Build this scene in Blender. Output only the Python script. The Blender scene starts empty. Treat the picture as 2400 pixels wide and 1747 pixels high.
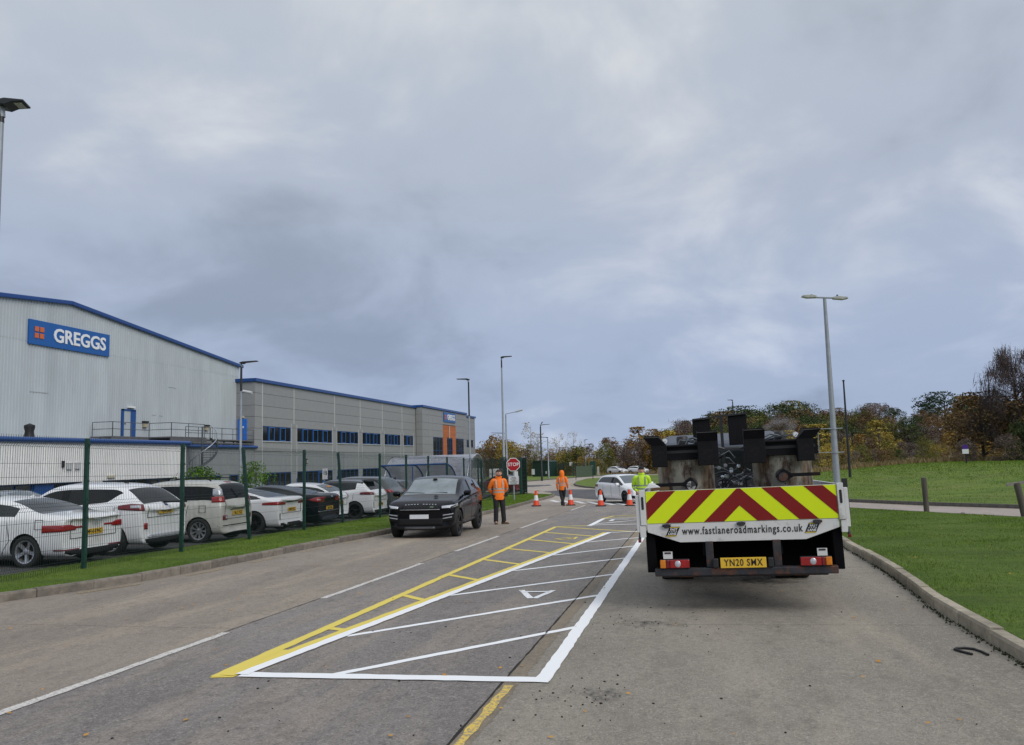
import bpy, bmesh, math, random
import numpy as np
from mathutils import Vector, Matrix, Euler
from mathutils.bvhtree import BVHTree
R = math.radians
PI = math.pi
scn = bpy.context.scene
COL = scn.collection
random.seed(7)

# ------------------------------------------------------------------ camera
cam_d = bpy.data.cameras.new('camera')
cam = bpy.data.objects.new('camera', cam_d)
COL.objects.link(cam)
cam_d.sensor_fit = 'HORIZONTAL'
cam_d.sensor_width = 36.0
cam_d.lens = 36.0 * 1900 / 2400
cam_d.clip_start = 0.05
cam_d.clip_end = 3000
_pitch, _roll, _yaw = math.atan(203 / 1900), math.atan(.0265), R(12.16)
cam.matrix_world = (Matrix.Translation((0, 0, 1.70)) @ Matrix.Rotation(_yaw, 4, 'Z')
                    @ Matrix.Rotation(PI / 2 + _pitch, 4, 'X') @ Matrix.Rotation(-_roll, 4, 'Z'))
scn.camera = cam

# ------------------------------------------------------------------ world: overcast sky
w = bpy.data.worlds.new('World')
scn.world = w
w.use_nodes = True
nt = w.node_tree
for n in list(nt.nodes):
    nt.nodes.remove(n)
N = nt.nodes.new
LK = nt.links.new
out = N('ShaderNodeOutputWorld')
bg = N('ShaderNodeBackground')
LK(bg.outputs[0], out.inputs[0])
sky = N('ShaderNodeTexSky')
sky.sky_type = 'NISHITA'
sky.sun_disc = False
SUN_EL, SUN_AZ = R(38), R(128)
sky.sun_elevation = SUN_EL
sky.sun_rotation = SUN_AZ
sky.air_density = 1.5
sky.dust_density = 3.0
tc = N('ShaderNodeTexCoord')
sep = N('ShaderNodeSeparateXYZ')
LK(tc.outputs['Generated'], sep.inputs[0])
zc = N('ShaderNodeMath'); zc.operation = 'MAXIMUM'; zc.inputs[1].default_value = 0.0
LK(sep.outputs[2], zc.inputs[0])
zb = N('ShaderNodeMath'); zb.operation = 'ADD'; zb.inputs[1].default_value = 0.38
LK(zc.outputs[0], zb.inputs[0])
def wdiv(o):
    d = N('ShaderNodeMath'); d.operation = 'DIVIDE'
    LK(o, d.inputs[0]); LK(zb.outputs[0], d.inputs[1])
    return d.outputs[0]
comb = N('ShaderNodeCombineXYZ')
LK(wdiv(sep.outputs[0]), comb.inputs[0])
LK(wdiv(sep.outputs[1]), comb.inputs[1])
def wnoise(scale, detail, rough, dist, off, stretch=(1, 1, 1)):
    mp = N('ShaderNodeMapping')
    mp.inputs['Location'].default_value = off
    mp.inputs['Scale'].default_value = stretch
    LK(comb.outputs[0], mp.inputs[0])
    nz = N('ShaderNodeTexNoise')
    nz.inputs['Scale'].default_value = scale
    nz.inputs['Detail'].default_value = detail
    nz.inputs['Roughness'].default_value = rough
    nz.inputs['Distortion'].default_value = dist
    LK(mp.outputs[0], nz.inputs['Vector'])
    return nz.outputs['Fac']
n1 = wnoise(0.85, 5, .48, .30, (2.80, 5.58, 0), (1.0, 1.0, 1))
n2 = wnoise(2.6, 6, .55, .35, (11.04, 1.84, 0), (1.0, 1.0, 1))
mixn = N('ShaderNodeMix'); mixn.data_type = 'FLOAT'; mixn.inputs[0].default_value = .42
LK(n1, mixn.inputs[2]); LK(n2, mixn.inputs[3])
rmp = N('ShaderNodeValToRGB')
rmp.color_ramp.interpolation = 'EASE'
els = rmp.color_ramp.elements
els[0].position = .36; els[0].color = (.268, .303, .362, 1)
els[1].position = .64; els[1].color = (.560, .575, .600, 1)
e = els.new(.50); e.color = (.372, .412, .484, 1)
LK(mixn.outputs[0], rmp.inputs[0])
# elevation gradient, slightly darker and bluer at the horizon, paler higher up
gr = N('ShaderNodeValToRGB')
ge = gr.color_ramp.elements
ge[0].position = 0.0; ge[0].color = (.84, .93, 1.08, 1)
ge[1].position = .9; ge[1].color = (1.45, 1.42, 1.37, 1)
e = ge.new(.10); e.color = (.84, .92, 1.09, 1)
e = ge.new(.32); e.color = (.98, 1.0, 1.04, 1)
e = ge.new(.52); e.color = (1.14, 1.13, 1.09, 1)
LK(zc.outputs[0], gr.inputs[0])
mul = N('ShaderNodeMix'); mul.data_type = 'RGBA'; mul.blend_type = 'MULTIPLY'; mul.inputs[0].default_value = 1
LK(rmp.outputs[0], mul.inputs[6]); LK(gr.outputs[0], mul.inputs[7])
# the clear sky shines faintly through the cloud layer
sk = N('ShaderNodeMix'); sk.data_type = 'RGBA'; sk.blend_type = 'MIX'; sk.inputs[0].default_value = .06
sks = N('ShaderNodeVectorMath'); sks.operation = 'SCALE'; sks.inputs['Scale'].default_value = .06
LK(sky.outputs[0], sks.inputs[0])
LK(mul.outputs[2], sk.inputs[6]); LK(sks.outputs[0], sk.inputs[7])
LK(sk.outputs[2], bg.inputs[0])
bg.inputs[1].default_value = 1.0

sun_d = bpy.data.lights.new('sun', 'SUN')
sun_d.energy = 1.25
sun_d.angle = R(40)
sun_d.color = (1, .965, .92)
sun = bpy.data.objects.new('sun', sun_d)
COL.objects.link(sun)
_sd = Vector((math.sin(SUN_AZ) * math.cos(SUN_EL), math.cos(SUN_AZ) * math.cos(SUN_EL), math.sin(SUN_EL)))
sun.rotation_euler = _sd.to_track_quat('Z', 'Y').to_euler()

scn.view_settings.view_transform = 'Standard'
scn.view_settings.look = 'None'
scn.view_settings.gamma = 1
scn.view_settings.use_curve_mapping = False
scn.view_settings.exposure = 0.32

# ------------------------------------------------------------------ materials
MATS = {}
def nodes_of(name):
    m = bpy.data.materials.new(name)
    m.use_nodes = True
    t = m.node_tree
    return m, t, t.nodes['Principled BSDF']

def mat(name, col, rough=.6, metal=0.0, var=.12, scale=4.0, bump=0.0, bscale=60.0, coat=0.0,
        col2=None, c2scale=1.5, c2lo=.45, c2hi=.62, stretch=(1, 1, 1), rvar=0.0, spec=None, rand=0.0,
        alpha=None, trans=0.0, detail=5, world=False, emit=None):
    if name in MATS:
        return MATS[name]
    m, t, b = nodes_of(name)
    n, l = t.nodes.new, t.links.new
    tcx = n('ShaderNodeTexCoord')
    co = tcx.outputs['Object']
    if world:
        gm = n('ShaderNodeNewGeometry'); co = gm.outputs['Position']
    mp = n('ShaderNodeMapping'); mp.inputs['Scale'].default_value = stretch
    l(co, mp.inputs[0]); co = mp.outputs[0]
    nz = n('ShaderNodeTexNoise'); nz.inputs['Scale'].default_value = scale; nz.inputs['Detail'].default_value = detail
    nz.inputs['Roughness'].default_value = .6
    l(co, nz.inputs['Vector'])
    hs = n('ShaderNodeMix'); hs.data_type = 'RGBA'
    lo = [max(0, c * (1 - var)) for c in col]; hi = [min(1, c * (1 + var)) for c in col]
    hs.inputs[6].default_value = (*lo, 1); hs.inputs[7].default_value = (*hi, 1)
    mr = n('ShaderNodeMapRange'); mr.inputs[1].default_value = .3; mr.inputs[2].default_value = .7
    l(nz.outputs['Fac'], mr.inputs[0]); l(mr.outputs[0], hs.inputs[0])
    cur = hs.outputs[2]
    if col2 is not None:
        n2_ = n('ShaderNodeTexNoise'); n2_.inputs['Scale'].default_value = c2scale; n2_.inputs['Detail'].default_value = 7
        n2_.inputs['Roughness'].default_value = .65
        l(co, n2_.inputs['Vector'])
        m2 = n('ShaderNodeMapRange'); m2.inputs[1].default_value = c2lo; m2.inputs[2].default_value = c2hi
        l(n2_.outputs['Fac'], m2.inputs[0])
        mx = n('ShaderNodeMix'); mx.data_type = 'RGBA'; mx.inputs[7].default_value = (*col2, 1)
        l(m2.outputs[0], mx.inputs[0]); l(cur, mx.inputs[6])
        cur = mx.outputs[2]
    if rand:
        oi = n('ShaderNodeObjectInfo')
        rr = n('ShaderNodeMapRange'); rr.inputs[3].default_value = 1 - rand; rr.inputs[4].default_value = 1 + rand
        l(oi.outputs['Random'], rr.inputs[0])
        vm = n('ShaderNodeVectorMath'); vm.operation = 'SCALE'
        l(cur, vm.inputs[0]); l(rr.outputs[0], vm.inputs['Scale'])
        cur = vm.outputs[0]
    l(cur, b.inputs['Base Color'])
    b.inputs['Roughness'].default_value = rough
    if rvar:
        m3 = n('ShaderNodeMapRange'); m3.inputs[3].default_value = max(0.02, rough - rvar); m3.inputs[4].default_value = min(1, rough + rvar)
        l(nz.outputs['Fac'], m3.inputs[0]); l(m3.outputs[0], b.inputs['Roughness'])
    b.inputs['Metallic'].default_value = metal
    if coat: b.inputs['Coat Weight'].default_value = coat; b.inputs['Coat Roughness'].default_value = .04
    if spec is not None: b.inputs['Specular IOR Level'].default_value = spec
    if trans: b.inputs['Transmission Weight'].default_value = trans
    if alpha is not None: b.inputs['Alpha'].default_value = alpha
    if emit: b.inputs['Emission Color'].default_value = (*emit[0], 1); b.inputs['Emission Strength'].default_value = emit[1]
    if bump:
        bn = n('ShaderNodeTexNoise'); bn.inputs['Scale'].default_value = bscale; bn.inputs['Detail'].default_value = 4
        l(co, bn.inputs['Vector'])
        bp = n('ShaderNodeBump'); bp.inputs['Strength'].default_value = bump; bp.inputs['Distance'].default_value = .02
        l(bn.outputs['Fac'], bp.inputs['Height']); l(bp.outputs[0], b.inputs['Normal'])
    MATS[name] = m
    return m

# ------------------------------------------------------------------ mesh builder
class MB:
    def __init__(s):
        s.v = []; s.f = []; s.m = []
    def add(s, vs, fs, mi=0, M=None):
        o = len(s.v)
        for p in vs:
            p = Vector(p)
            if M is not None: p = M @ p
            s.v.append(tuple(p))
        for f in fs:
            s.f.append(tuple(i + o for i in f)); s.m.append(mi)
        return s
    def box(s, c, d, mi=0, rot=None, M=None):
        x, y, z = d[0] / 2, d[1] / 2, d[2] / 2
        vs = [Vector((a * x, b * y, e * z)) for a in (-1, 1) for b in (-1, 1) for e in (-1, 1)]
        if rot is not None:
            E = Euler(rot).to_matrix()
            vs = [E @ p for p in vs]
        vs = [p + Vector(c) for p in vs]
        fs = [(0, 1, 3, 2), (4, 6, 7, 5), (0, 4, 5, 1), (2, 3, 7, 6), (0, 2, 6, 4), (1, 5, 7, 3)]
        return s.add(vs, fs, mi, M)
    def bx(s, a, b, mi=0, M=None):
        return s.box([(a[i] + b[i]) / 2 for i in range(3)], [abs(b[i] - a[i]) for i in range(3)], mi, None, M)
    def bar(s, p, q, wx, wy=None, mi=0, up=(0, 0, 1)):
        p, q = Vector(p), Vector(q); wy = wy or wx
        d = (q - p); L = d.length
        if L < 1e-6: return s
        d.normalize(); u = Vector(up)
        if abs(d.dot(u)) > .98: u = Vector((1, 0, 0))
        a = d.cross(u).normalized(); b = a.cross(d).normalized()
        vs = []
        for c in (p, q):
            for i, j in ((-1, -1), (1, -1), (1, 1), (-1, 1)):
                vs.append(c + a * (i * wx / 2) + b * (j * wy / 2))
        return s.add(vs, [(3, 2, 1, 0), (4, 5, 6, 7), (0, 1, 5, 4), (1, 2, 6, 5), (2, 3, 7, 6), (3, 0, 4, 7)], mi)
    def tube(s, pts, r, n=8, mi=0, caps=True):
        pts = [Vector(p) for p in pts]
        rs = r if isinstance(r, (list, tuple)) else [r] * len(pts)
        prev = None; o = len(s.v)
        for i, p in enumerate(pts):
            d = (pts[min(i + 1, len(pts) - 1)] - pts[max(i - 1, 0)])
            if d.length < 1e-9: d = Vector((0, 0, 1))
            d.normalize()
            if prev is None:
                a = d.cross(Vector((0, 0, 1)))
                if a.length < .05: a = d.cross(Vector((1, 0, 0)))
            else:
                a = prev - d * prev.dot(d)
                if a.length < 1e-4: a = d.cross(Vector((1, 0, 0)))
            a.normalize(); b = d.cross(a); prev = a
            for k in range(n):
                t = 2 * PI * k / n
                s.v.append(tuple(p + (a * math.cos(t) + b * math.sin(t)) * rs[i]))
        for i in range(len(pts) - 1):
            for k in range(n):
                s.f.append((o + i * n + k, o + i * n + (k + 1) % n, o + (i + 1) * n + (k + 1) % n, o + (i + 1) * n + k)); s.m.append(mi)
        if caps:
            s.f.append(tuple(o + k for k in reversed(range(n)))); s.m.append(mi)
            e_ = o + (len(pts) - 1) * n
            s.f.append(tuple(e_ + k for k in range(n))); s.m.append(mi)
        return s
    def lathe(s, prof, c=(0, 0, 0), axis='Z', n=24, mi=0, M=None, caps=True):
        o = len(s.v)
        for (r, h) in prof:
            for k in range(n):
                t = 2 * PI * k / n
                a, b = r * math.cos(t), r * math.sin(t)
                p = {'Z': (a, b, h), 'Y': (a, h, b), 'X': (h, a, b)}[axis]
                p = Vector(p) + Vector(c)
                if M is not None: p = M @ p
                s.v.append(tuple(p))
        for i in range(len(prof) - 1):
            for k in range(n):
                q = (o + i * n + k, o + i * n + (k + 1) % n, o + (i + 1) * n + (k + 1) % n, o + (i + 1) * n + k)
                s.f.append(q if axis != 'Y' else tuple(reversed(q))); s.m.append(mi)
        for i in ((0, len(prof) - 1) if caps else ()):
            if prof[i][0] > 1e-5:
                s.f.append(tuple(o + i * n + k for k in range(n))); s.m.append(mi)
        return s
    def prism(s, poly, a, b, axis='Y', mi=0, M=None):
        """poly: 2D points extruded along axis between a and b"""
        n = len(poly); vs = []
        for h in (a, b):
            for (u, v_) in poly:
                vs.append({'X': (h, u, v_), 'Y': (u, h, v_), 'Z': (u, v_, h)}[axis])
        fs = [tuple(range(n)), tuple(range(2 * n - 1, n - 1, -1))]
        for i in range(n):
            j = (i + 1) % n
            fs.append((i, i + n, j + n, j))
        return s.add(vs, fs, mi, M)
    def build(s, name, mats, parent=None, smooth=None, bevel=0, loc=None, fix=True):
        me = bpy.data.meshes.new(name)
        me.from_pydata(s.v, [], s.f)
        if not isinstance(mats, (list, tuple)): mats = [mats]
        for m in mats: me.materials.append(m)
        if len(mats) > 1: me.polygons.foreach_set('material_index', s.m)
        if fix:
            bm = bmesh.new(); bm.from_mesh(me)
            bmesh.ops.recalc_face_normals(bm, faces=bm.faces)
            bm.to_mesh(me); bm.free()
        if smooth:
            me.polygons.foreach_set('use_smooth', [True] * len(me.polygons))
            me.set_sharp_from_angle(angle=R(smooth))
        me.update()
        return link(name, me, parent, bevel, loc)

def link(name, me, parent=None, bevel=0, loc=None):
    o = bpy.data.objects.new(name, me)
    COL.objects.link(o)
    if parent is not None: o.parent = parent
    if loc is not None: o.location = loc
    if bevel:
        b = o.modifiers.new('bevel', 'BEVEL'); b.width = bevel; b.segments = 2; b.limit_method = 'ANGLE'; b.angle_limit = R(40)
    return o

def thing(name, label=None, cat=None, loc=(0, 0, 0), rz=0, group=None, rot=None):
    o = bpy.data.objects.new(name, None)
    COL.objects.link(o)
    o.location = loc; o.rotation_euler = rot if rot is not None else (0, 0, rz)
    return tag(o, label, cat, group)
def tag(o, label=None, cat=None, group=None, kind=None):
    if label: o['label'] = label
    if cat: o['category'] = cat
    if group: o['group'] = group
    if kind: o['kind'] = kind
    return o
def copy_tree(o, parent=None):
    c = o.copy(); COL.objects.link(c)
    for k in ('label',):
        if parent is None and k in c: del c[k]
    if parent is not None: c.parent = parent
    for ch in list(o.children): copy_tree(ch, c)
    return c
def inst(o, name=None, parent=None, loc=None, rot=None, scale=None):
    c = bpy.data.objects.new(name or o.name.split('.')[0], o.data)
    COL.objects.link(c)
    if parent is not None: c.parent = parent
    if loc is not None: c.location = loc
    if rot is not None: c.rotation_euler = rot
    if scale is not None: c.scale = scale
    return c

def text_mesh(txt, size, depth=.002, bold=0.0, xs=1.0, shear=0.0, align='CENTER', space=1.0):
    cu = bpy.data.curves.new('text', 'FONT')
    cu.body = txt; cu.size = size; cu.extrude = depth / 2; cu.offset = bold
    cu.align_x = align; cu.align_y = 'CENTER'; cu.shear = shear; cu.space_character = space
    cu.resolution_u = 3
    o = bpy.data.objects.new('text', cu); COL.objects.link(o)
    dg = bpy.context.evaluated_depsgraph_get()
    me = bpy.data.meshes.new_from_object(o.evaluated_get(dg))
    bpy.data.objects.remove(o); bpy.data.curves.remove(cu)
    if xs != 1.0:
        for v in me.vertices: v.co.x *= xs
    return me
def text_obj(txt, size, m, name='lettering', parent=None, loc=(0, 0, 0), rot=(PI / 2, 0, 0), **k):
    me = text_mesh(txt, size, **k)
    me.materials.clear(); me.materials.append(m)
    o = link(name, me, parent, 0, loc); o.rotation_euler = rot
    return o

def bake_mods(o):
    dg = bpy.context.evaluated_depsgraph_get()
    return bpy.data.meshes.new_from_object(o.evaluated_get(dg))

# ------------------------------------------------------------------ ground height
def sm(t): t = min(1, max(0, t)); return t * t * (3 - 2 * t)
def gz(x, y):
    z = -.016 * min(y, 60) - .0075 * min(max(0, y - 60), 120)
    z += .015 * min(max(x, 0), 10)
    return z
def mound(x, y):
    a = sm((x - 8) / 22) * sm((y - 36 + .35 * (x - 8)) / 22) * (1 - sm((y - 105) / 30))
    return .95 * a + sm((x - 14) / 14) * .25 * sm((y - 34) / 8)
def hill(x, y):
    return 7.0 * sm((y - 135) / 130) * sm((x - 5) / 60) + 1.5 * sm((y - 175) / 80)
def tz(x, y): return gz(x, y) + mound(x, y) + hill(x, y)

def drape(name, poly, m, dz=0.0, step=4.0, parent=None, hf=gz, thick=0.0, kind=None, sx=None, ysplit=()):
    """a polygon laid over the ground: cut along a grid so that it follows the slope"""
    bm = bmesh.new()
    vs = [bm.verts.new((p[0], p[1], 0)) for p in poly]
    f = bm.faces.new(vs)
    if f.normal.z < 0: f.normal_flip()
    bmesh.ops.triangulate(bm, faces=[f])
    xs = [p[0] for p in poly]; ys = [p[1] for p in poly]
    def cut(co, no):
        g_ = bm.verts[:] + bm.edges[:] + bm.faces[:]
        bmesh.ops.bisect_plane(bm, geom=g_, plane_co=co, plane_no=no, dist=1e-5)
    X = math.ceil(min(xs) / step) * step
    cuts = []
    while X < max(xs):
        cuts.append(X); X += (sx or step)
    for c in set(cuts + [c for c in (0, 10) if min(xs) < c < max(xs)]): cut((c, 0, 0), (1, 0, 0))
    Y = math.ceil(min(ys) / step) * step
    cuts = []
    while Y < max(ys):
        cuts.append(Y); Y += step
    for c in set(cuts + [c for c in (60,) + tuple(ysplit) if min(ys) < c < max(ys)]): cut((0, c, 0), (0, 1, 0))
    for v in bm.verts: v.co.z = hf(v.co.x, v.co.y) + dz
    bmesh.ops.recalc_face_normals(bm, faces=bm.faces)
    bm.normal_update()
    if sum(f.normal.z for f in bm.faces) < 0:
        bmesh.ops.reverse_faces(bm, faces=bm.faces)
    if thick:
        r = bmesh.ops.extrude_edge_only(bm, edges=[e for e in bm.edges if e.is_boundary])
        for g_ in r['geom']:
            if isinstance(g_, bmesh.types.BMVert): g_.co.z -= thick
    me = bpy.data.meshes.new(name); bm.to_mesh(me); bm.free()
    me.materials.append(m)
    o = link(name, me, parent)
    if kind: o['kind'] = kind
    return o
def interp(pts, y):
    for (x0, y0), (x1, y1) in zip(pts, pts[1:]):
        if y0 <= y <= y1: return x0 + (x1 - x0) * (y - y0) / (y1 - y0)
    return pts[0][0] if y < pts[0][1] else pts[-1][0]
def cr(pts, n=6):
    """smooth curve through points"""
    P = [Vector((*p, 0)) if len(p) == 2 else Vector(p) for p in pts]
    out_ = []
    for i in range(len(P) - 1):
        a, b, c, d = P[max(0, i - 1)], P[i], P[i + 1], P[min(len(P) - 1, i + 2)]
        for k in range(n):
            t = k / n
            out_.append(.5 * ((2 * b) + (c - a) * t + (2 * a - 5 * b + 4 * c - d) * t * t + (3 * b - a - 3 * c + d) * t ** 3))
    out_.append(P[-1])
    return [(p.x, p.y) for p in out_]
# ================================================================== GROUND
def surf(name, c1, c2, speck=.5, tan=(.30, .26, .21), stretchy=.12, stain=.5, dark=(.06, .055, .05), rough=.85, fine=55, spots=()):
    """road surface: speckled aggregate, long wear streaks, oil stains"""
    m, t, b = nodes_of(name)
    n, l = t.nodes.new, t.links.new
    g = n('ShaderNodeNewGeometry')
    def noise(sc, det, mp=None, ro=.6):
        z = n('ShaderNodeTexNoise'); z.inputs['Scale'].default_value = sc; z.inputs['Detail'].default_value = det
        z.inputs['Roughness'].default_value = ro
        if mp:
            q = n('ShaderNodeMapping'); q.inputs['Scale'].default_value = mp; l(g.outputs['Position'], q.inputs[0]); l(q.outputs[0], z.inputs['Vector'])
        else: l(g.outputs['Position'], z.inputs['Vector'])
        return z.outputs['Fac']
    def rng(f, a, bb, c=0, d=1):
        q = n('ShaderNodeMapRange'); q.inputs[1].default_value = a; q.inputs[2].default_value = bb; q.inputs[3].default_value = c; q.inputs[4].default_value = d
        l(f, q.inputs[0]); return q.outputs[0]
    def mix(fac, A, B, mode='MIX', f=None):
        q = n('ShaderNodeMix'); q.data_type = 'RGBA'; q.blend_type = mode
        if f is not None: q.inputs[0].default_value = f
        else: l(fac, q.inputs[0])
        for i, v in ((6, A), (7, B)):
            if isinstance(v, tuple): q.inputs[i].default_value = (*v, 1)
            else: l(v, q.inputs[i])
        return q.outputs[2]
    cur = mix(rng(noise(.55, 6, (1, .35, 1), .65), .35, .65), c1, c2)
    cur = mix(rng(noise(1.3, 8, (1.0, stretchy, 1), .7), .50, .72), cur, tan)
    cur = mix(rng(noise(.9, 9, (1.1, .6, 1), .75), .60, .78, 0, stain), cur, dark)
    sp = noise(fine, 3, None, .8)
    cur = mix(rng(sp, .56, .68, 0, speck), cur, tuple(min(1, x * 1.9) for x in c2))
    cur = mix(rng(sp, .30, .43, speck * 1.1, 0), cur, tuple(x * .28 for x in c1))
    sp2 = noise(fine * .33, 5, None, .8)
    cur = mix(rng(sp2, .57, .66, 0, speck * .5), cur, tuple(x * .5 for x in c1))
    sp3 = noise(17, 6, (1, .8, 1), .8)
    cur = mix(rng(sp3, .54, .66, 0, speck * .75), cur, tuple(min(1, x * 1.35) for x in c2))
    cur = mix(rng(sp3, .34, .46, speck * .85, 0), cur, tuple(x * .55 for x in c1))
    cur = mix(rng(noise(3.5, 8, (1, .5, 1), .75), .52, .66, 0, .45), cur, tuple(x * .62 for x in c1))
    for (sx, sy_, sr) in spots:       # tar spills
        dv = n('ShaderNodeVectorMath'); dv.operation = 'DISTANCE'; l(g.outputs['Position'], dv.inputs[0]); dv.inputs[1].default_value = (sx, sy_, gz(sx, sy_))
        f1 = rng(dv.outputs['Value'], sr * .2, sr, .24, 0)
        ad = n('ShaderNodeMath'); ad.operation = 'ADD'; l(f1, ad.inputs[0]); l(noise(9, 8, (1, .7, 1), .8), ad.inputs[1])
        cur = mix(rng(ad.outputs[0], .66, .84, 0, .8), cur, (.035, .033, .032))
    l(cur, b.inputs['Base Color'])
    b.inputs['Roughness'].default_value = rough
    hm = n('ShaderNodeMath'); hm.operation = 'ADD'; l(sp, hm.inputs[0]); l(sp3, hm.inputs[1])
    bp = n('ShaderNodeBump'); bp.inputs['Strength'].default_value = .8; bp.inputs['Distance'].default_value = .015
    l(hm.outputs[0], bp.inputs['Height']); l(bp.outputs[0], b.inputs['Normal'])
    MATS[name] = m
    return m

m_road_mid = surf('road concrete middle', (.185, .168, .157), (.270, .245, .225), tan=(.35, .295, .235), speck=.9)
m_road_left = surf('road concrete left', (.235, .20, .165), (.315, .27, .225), tan=(.40, .335, .255), speck=.7, stain=.5)
m_road_right = surf('road concrete right', (.235, .210, .175), (.335, .302, .252), tan=(.37, .325, .255), speck=.62, stain=.6, spots=((-.55, 9.35, .62), (-.75, 6.4, .36), (1.0, 12.9, 1.3)))
m_road_far = surf('road concrete far', (.34, .295, .25), (.42, .37, .32), tan=(.44, .38, .32), speck=.2, stain=.3)
m_side = surf('side road concrete', (.33, .28, .25), (.41, .35, .31), tan=(.42, .36, .31), speck=.2, stain=.25)
m_asph = surf('dark asphalt', (.075, .075, .083), (.105, .102, .108), tan=(.13, .125, .12), speck=.3, stain=.2)
m_carpark = surf('car park asphalt', (.05, .05, .053), (.085, .082, .08), tan=(.10, .095, .09), speck=.4, stain=.3)
m_gap = mat('joint dirt', (.018, .015, .012), .95, bump=.3)
m_earth = mat('earth', (.09, .07, .04), .95, bump=.5, bscale=20, world=True)
m_kerb = mat('kerb concrete', (.36, .315, .24), .9, var=.25, scale=9, bump=.4, bscale=90, col2=(.17, .145, .11), c2scale=2.5, c2lo=.52, c2hi=.8, rand=.2, world=True)
m_kerb_dark = mat('dirty kerb', (.13, .12, .105), .9, var=.3, scale=8, bump=.35, rand=.1, world=True)

def grassmat(name, a, b_, dry, drylo=.55, sc=.6, gl=.0):
    m, t, b = nodes_of(name)
    n, l = t.nodes.new, t.links.new
    g = n('ShaderNodeNewGeometry')
    def noise(s_, d, mp=(1, 1, 1)):
        q = n('ShaderNodeMapping'); q.inputs['Scale'].default_value = mp; l(g.outputs['Position'], q.inputs[0])
        z = n('ShaderNodeTexNoise'); z.inputs['Scale'].default_value = s_; z.inputs['Detail'].default_value = d; z.inputs['Roughness'].default_value = .65
        l(q.outputs[0], z.inputs['Vector']); return z.outputs['Fac']
    def rng(f, a_, bb, c=0, d=1):
        q = n('ShaderNodeMapRange'); q.inputs[1].default_value = a_; q.inputs[2].default_value = bb; q.inputs[3].default_value = c; q.inputs[4].default_value = d
        l(f, q.inputs[0]); return q.outputs[0]
    def mix(fac, A, B):
        q = n('ShaderNodeMix'); q.data_type = 'RGBA'; l(fac, q.inputs[0])
        for i, v in ((6, A), (7, B)):
            if isinstance(v, tuple): q.inputs[i].default_value = (*v, 1)
            else: l(v, q.inputs[i])
        return q.outputs[2]
    cur = mix(rng(noise(sc, 6), .36, .64), a, b_)
    cur = mix(rng(noise(9, 5), .35, .75, 0, .6), cur, tuple(x * .55 for x in a))
    cur = mix(rng(noise(.55, 8, (.35, 1.4, 1)), .50, .66, 0, .6), cur, tuple(x * .50 for x in a))
    cur = mix(rng(noise(sc * .8, 7, (1, 1.6, 1)), drylo, drylo + .2, 0, .8), cur, dry)
    l(cur, b.inputs['Base Color']); b.inputs['Roughness'].default_value = .85
    b.inputs['Specular IOR Level'].default_value = .25
    bp = n('ShaderNodeBump'); bp.inputs['Strength'].default_value = .8; bp.inputs['Distance'].default_value = .04
    l(noise(28, 4), bp.inputs['Height']); l(bp.outputs[0], b.inputs['Normal'])
    MATS[name] = m
    return m
m_grass = grassmat('verge grass', (.075, .132, .013), (.125, .190, .024), (.18, .17, .05), .60)
m_grass_far = grassmat('mound grass', (.105, .175, .020), (.19, .255, .040), (.19, .18, .06), .50, sc=.22)
m_rough = grassmat('rough grass', (.18, .14, .07), (.26, .19, .10), (.09, .10, .03), .5, sc=.3)
m_wood = mat('woodland floor', (.06, .05, .025), .95, col2=(.10, .065, .03), c2scale=.2, world=True)

# ---- terrain sheet reaching the horizon
def terrain():
    xs = [-1200, -700, -400, -250, -160, -110, -80, -60, -45] + list(range(-38, 60, 4)) + [66, 74, 84, 96, 110, 130, 160, 210, 300, 450, 800, 1200]
    xs = sorted(set(xs + [0, 10]))
    ys = [-400, -150, -60, -25, -10, 0, 10, 20] + list(range(26, 140, 4)) + [146, 154, 162, 170, 180, 190, 205, 220, 240, 265, 300, 400, 600, 1000, 1600]
    ys = sorted(set(ys + [60]))
    mb = MB()
    vs = [(x, y, tz(x, y) - .06) for y in ys for x in xs]
    nx = len(xs)
    fs = []; mi = []
    for j in range(len(ys) - 1):
        for i in range(nx - 1):
            fs.append((j * nx + i, j * nx + i + 1, (j + 1) * nx + i + 1, (j + 1) * nx + i))
            cx, cy = (xs[i] + xs[i + 1]) / 2, (ys[j] + ys[j + 1]) / 2
            far = cy > 138 or (cx > 24 and cy > 112)
            mi.append(2 if cy > 175 else (1 if far else 0))
    mb.v = vs; mb.f = fs; mb.m = mi
    o = mb.build('terrain', [m_grass_far, m_rough, m_wood], smooth=60, fix=False)
    tag(o, kind='structure')
    return o
terrain()

# ---- kerb lines (road edge)
LK_PTS = [(-14.5, 1.5), (-12.4, 4.5), (-11.0, 7.0), (-9.86, 10.1), (-9.40, 11.5), (-9.08, 13.2), (-9.02, 16.0), (-8.92, 19.0), (-8.66, 22.7), (-8.38, 27),
          (-8.25, 32), (-8.35, 38), (-8.6, 44), (-8.75, 50.5), (-9.12, 55), (-9.95, 59.1), (-11.3, 62.6), (-13.2, 65.4), (-16, 67.4)]
RK_PTS = [(2.60, -6), (2.60, 2), (2.60, 7.5), (2.62, 9.9), (2.72, 11.5), (2.85, 13.5), (2.95, 17.5), (3.15, 22), (3.75, 26.5), (4.9, 30.0)]
LKC = cr(LK_PTS, 5); RKC = cr(RK_PTS, 5)

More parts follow.
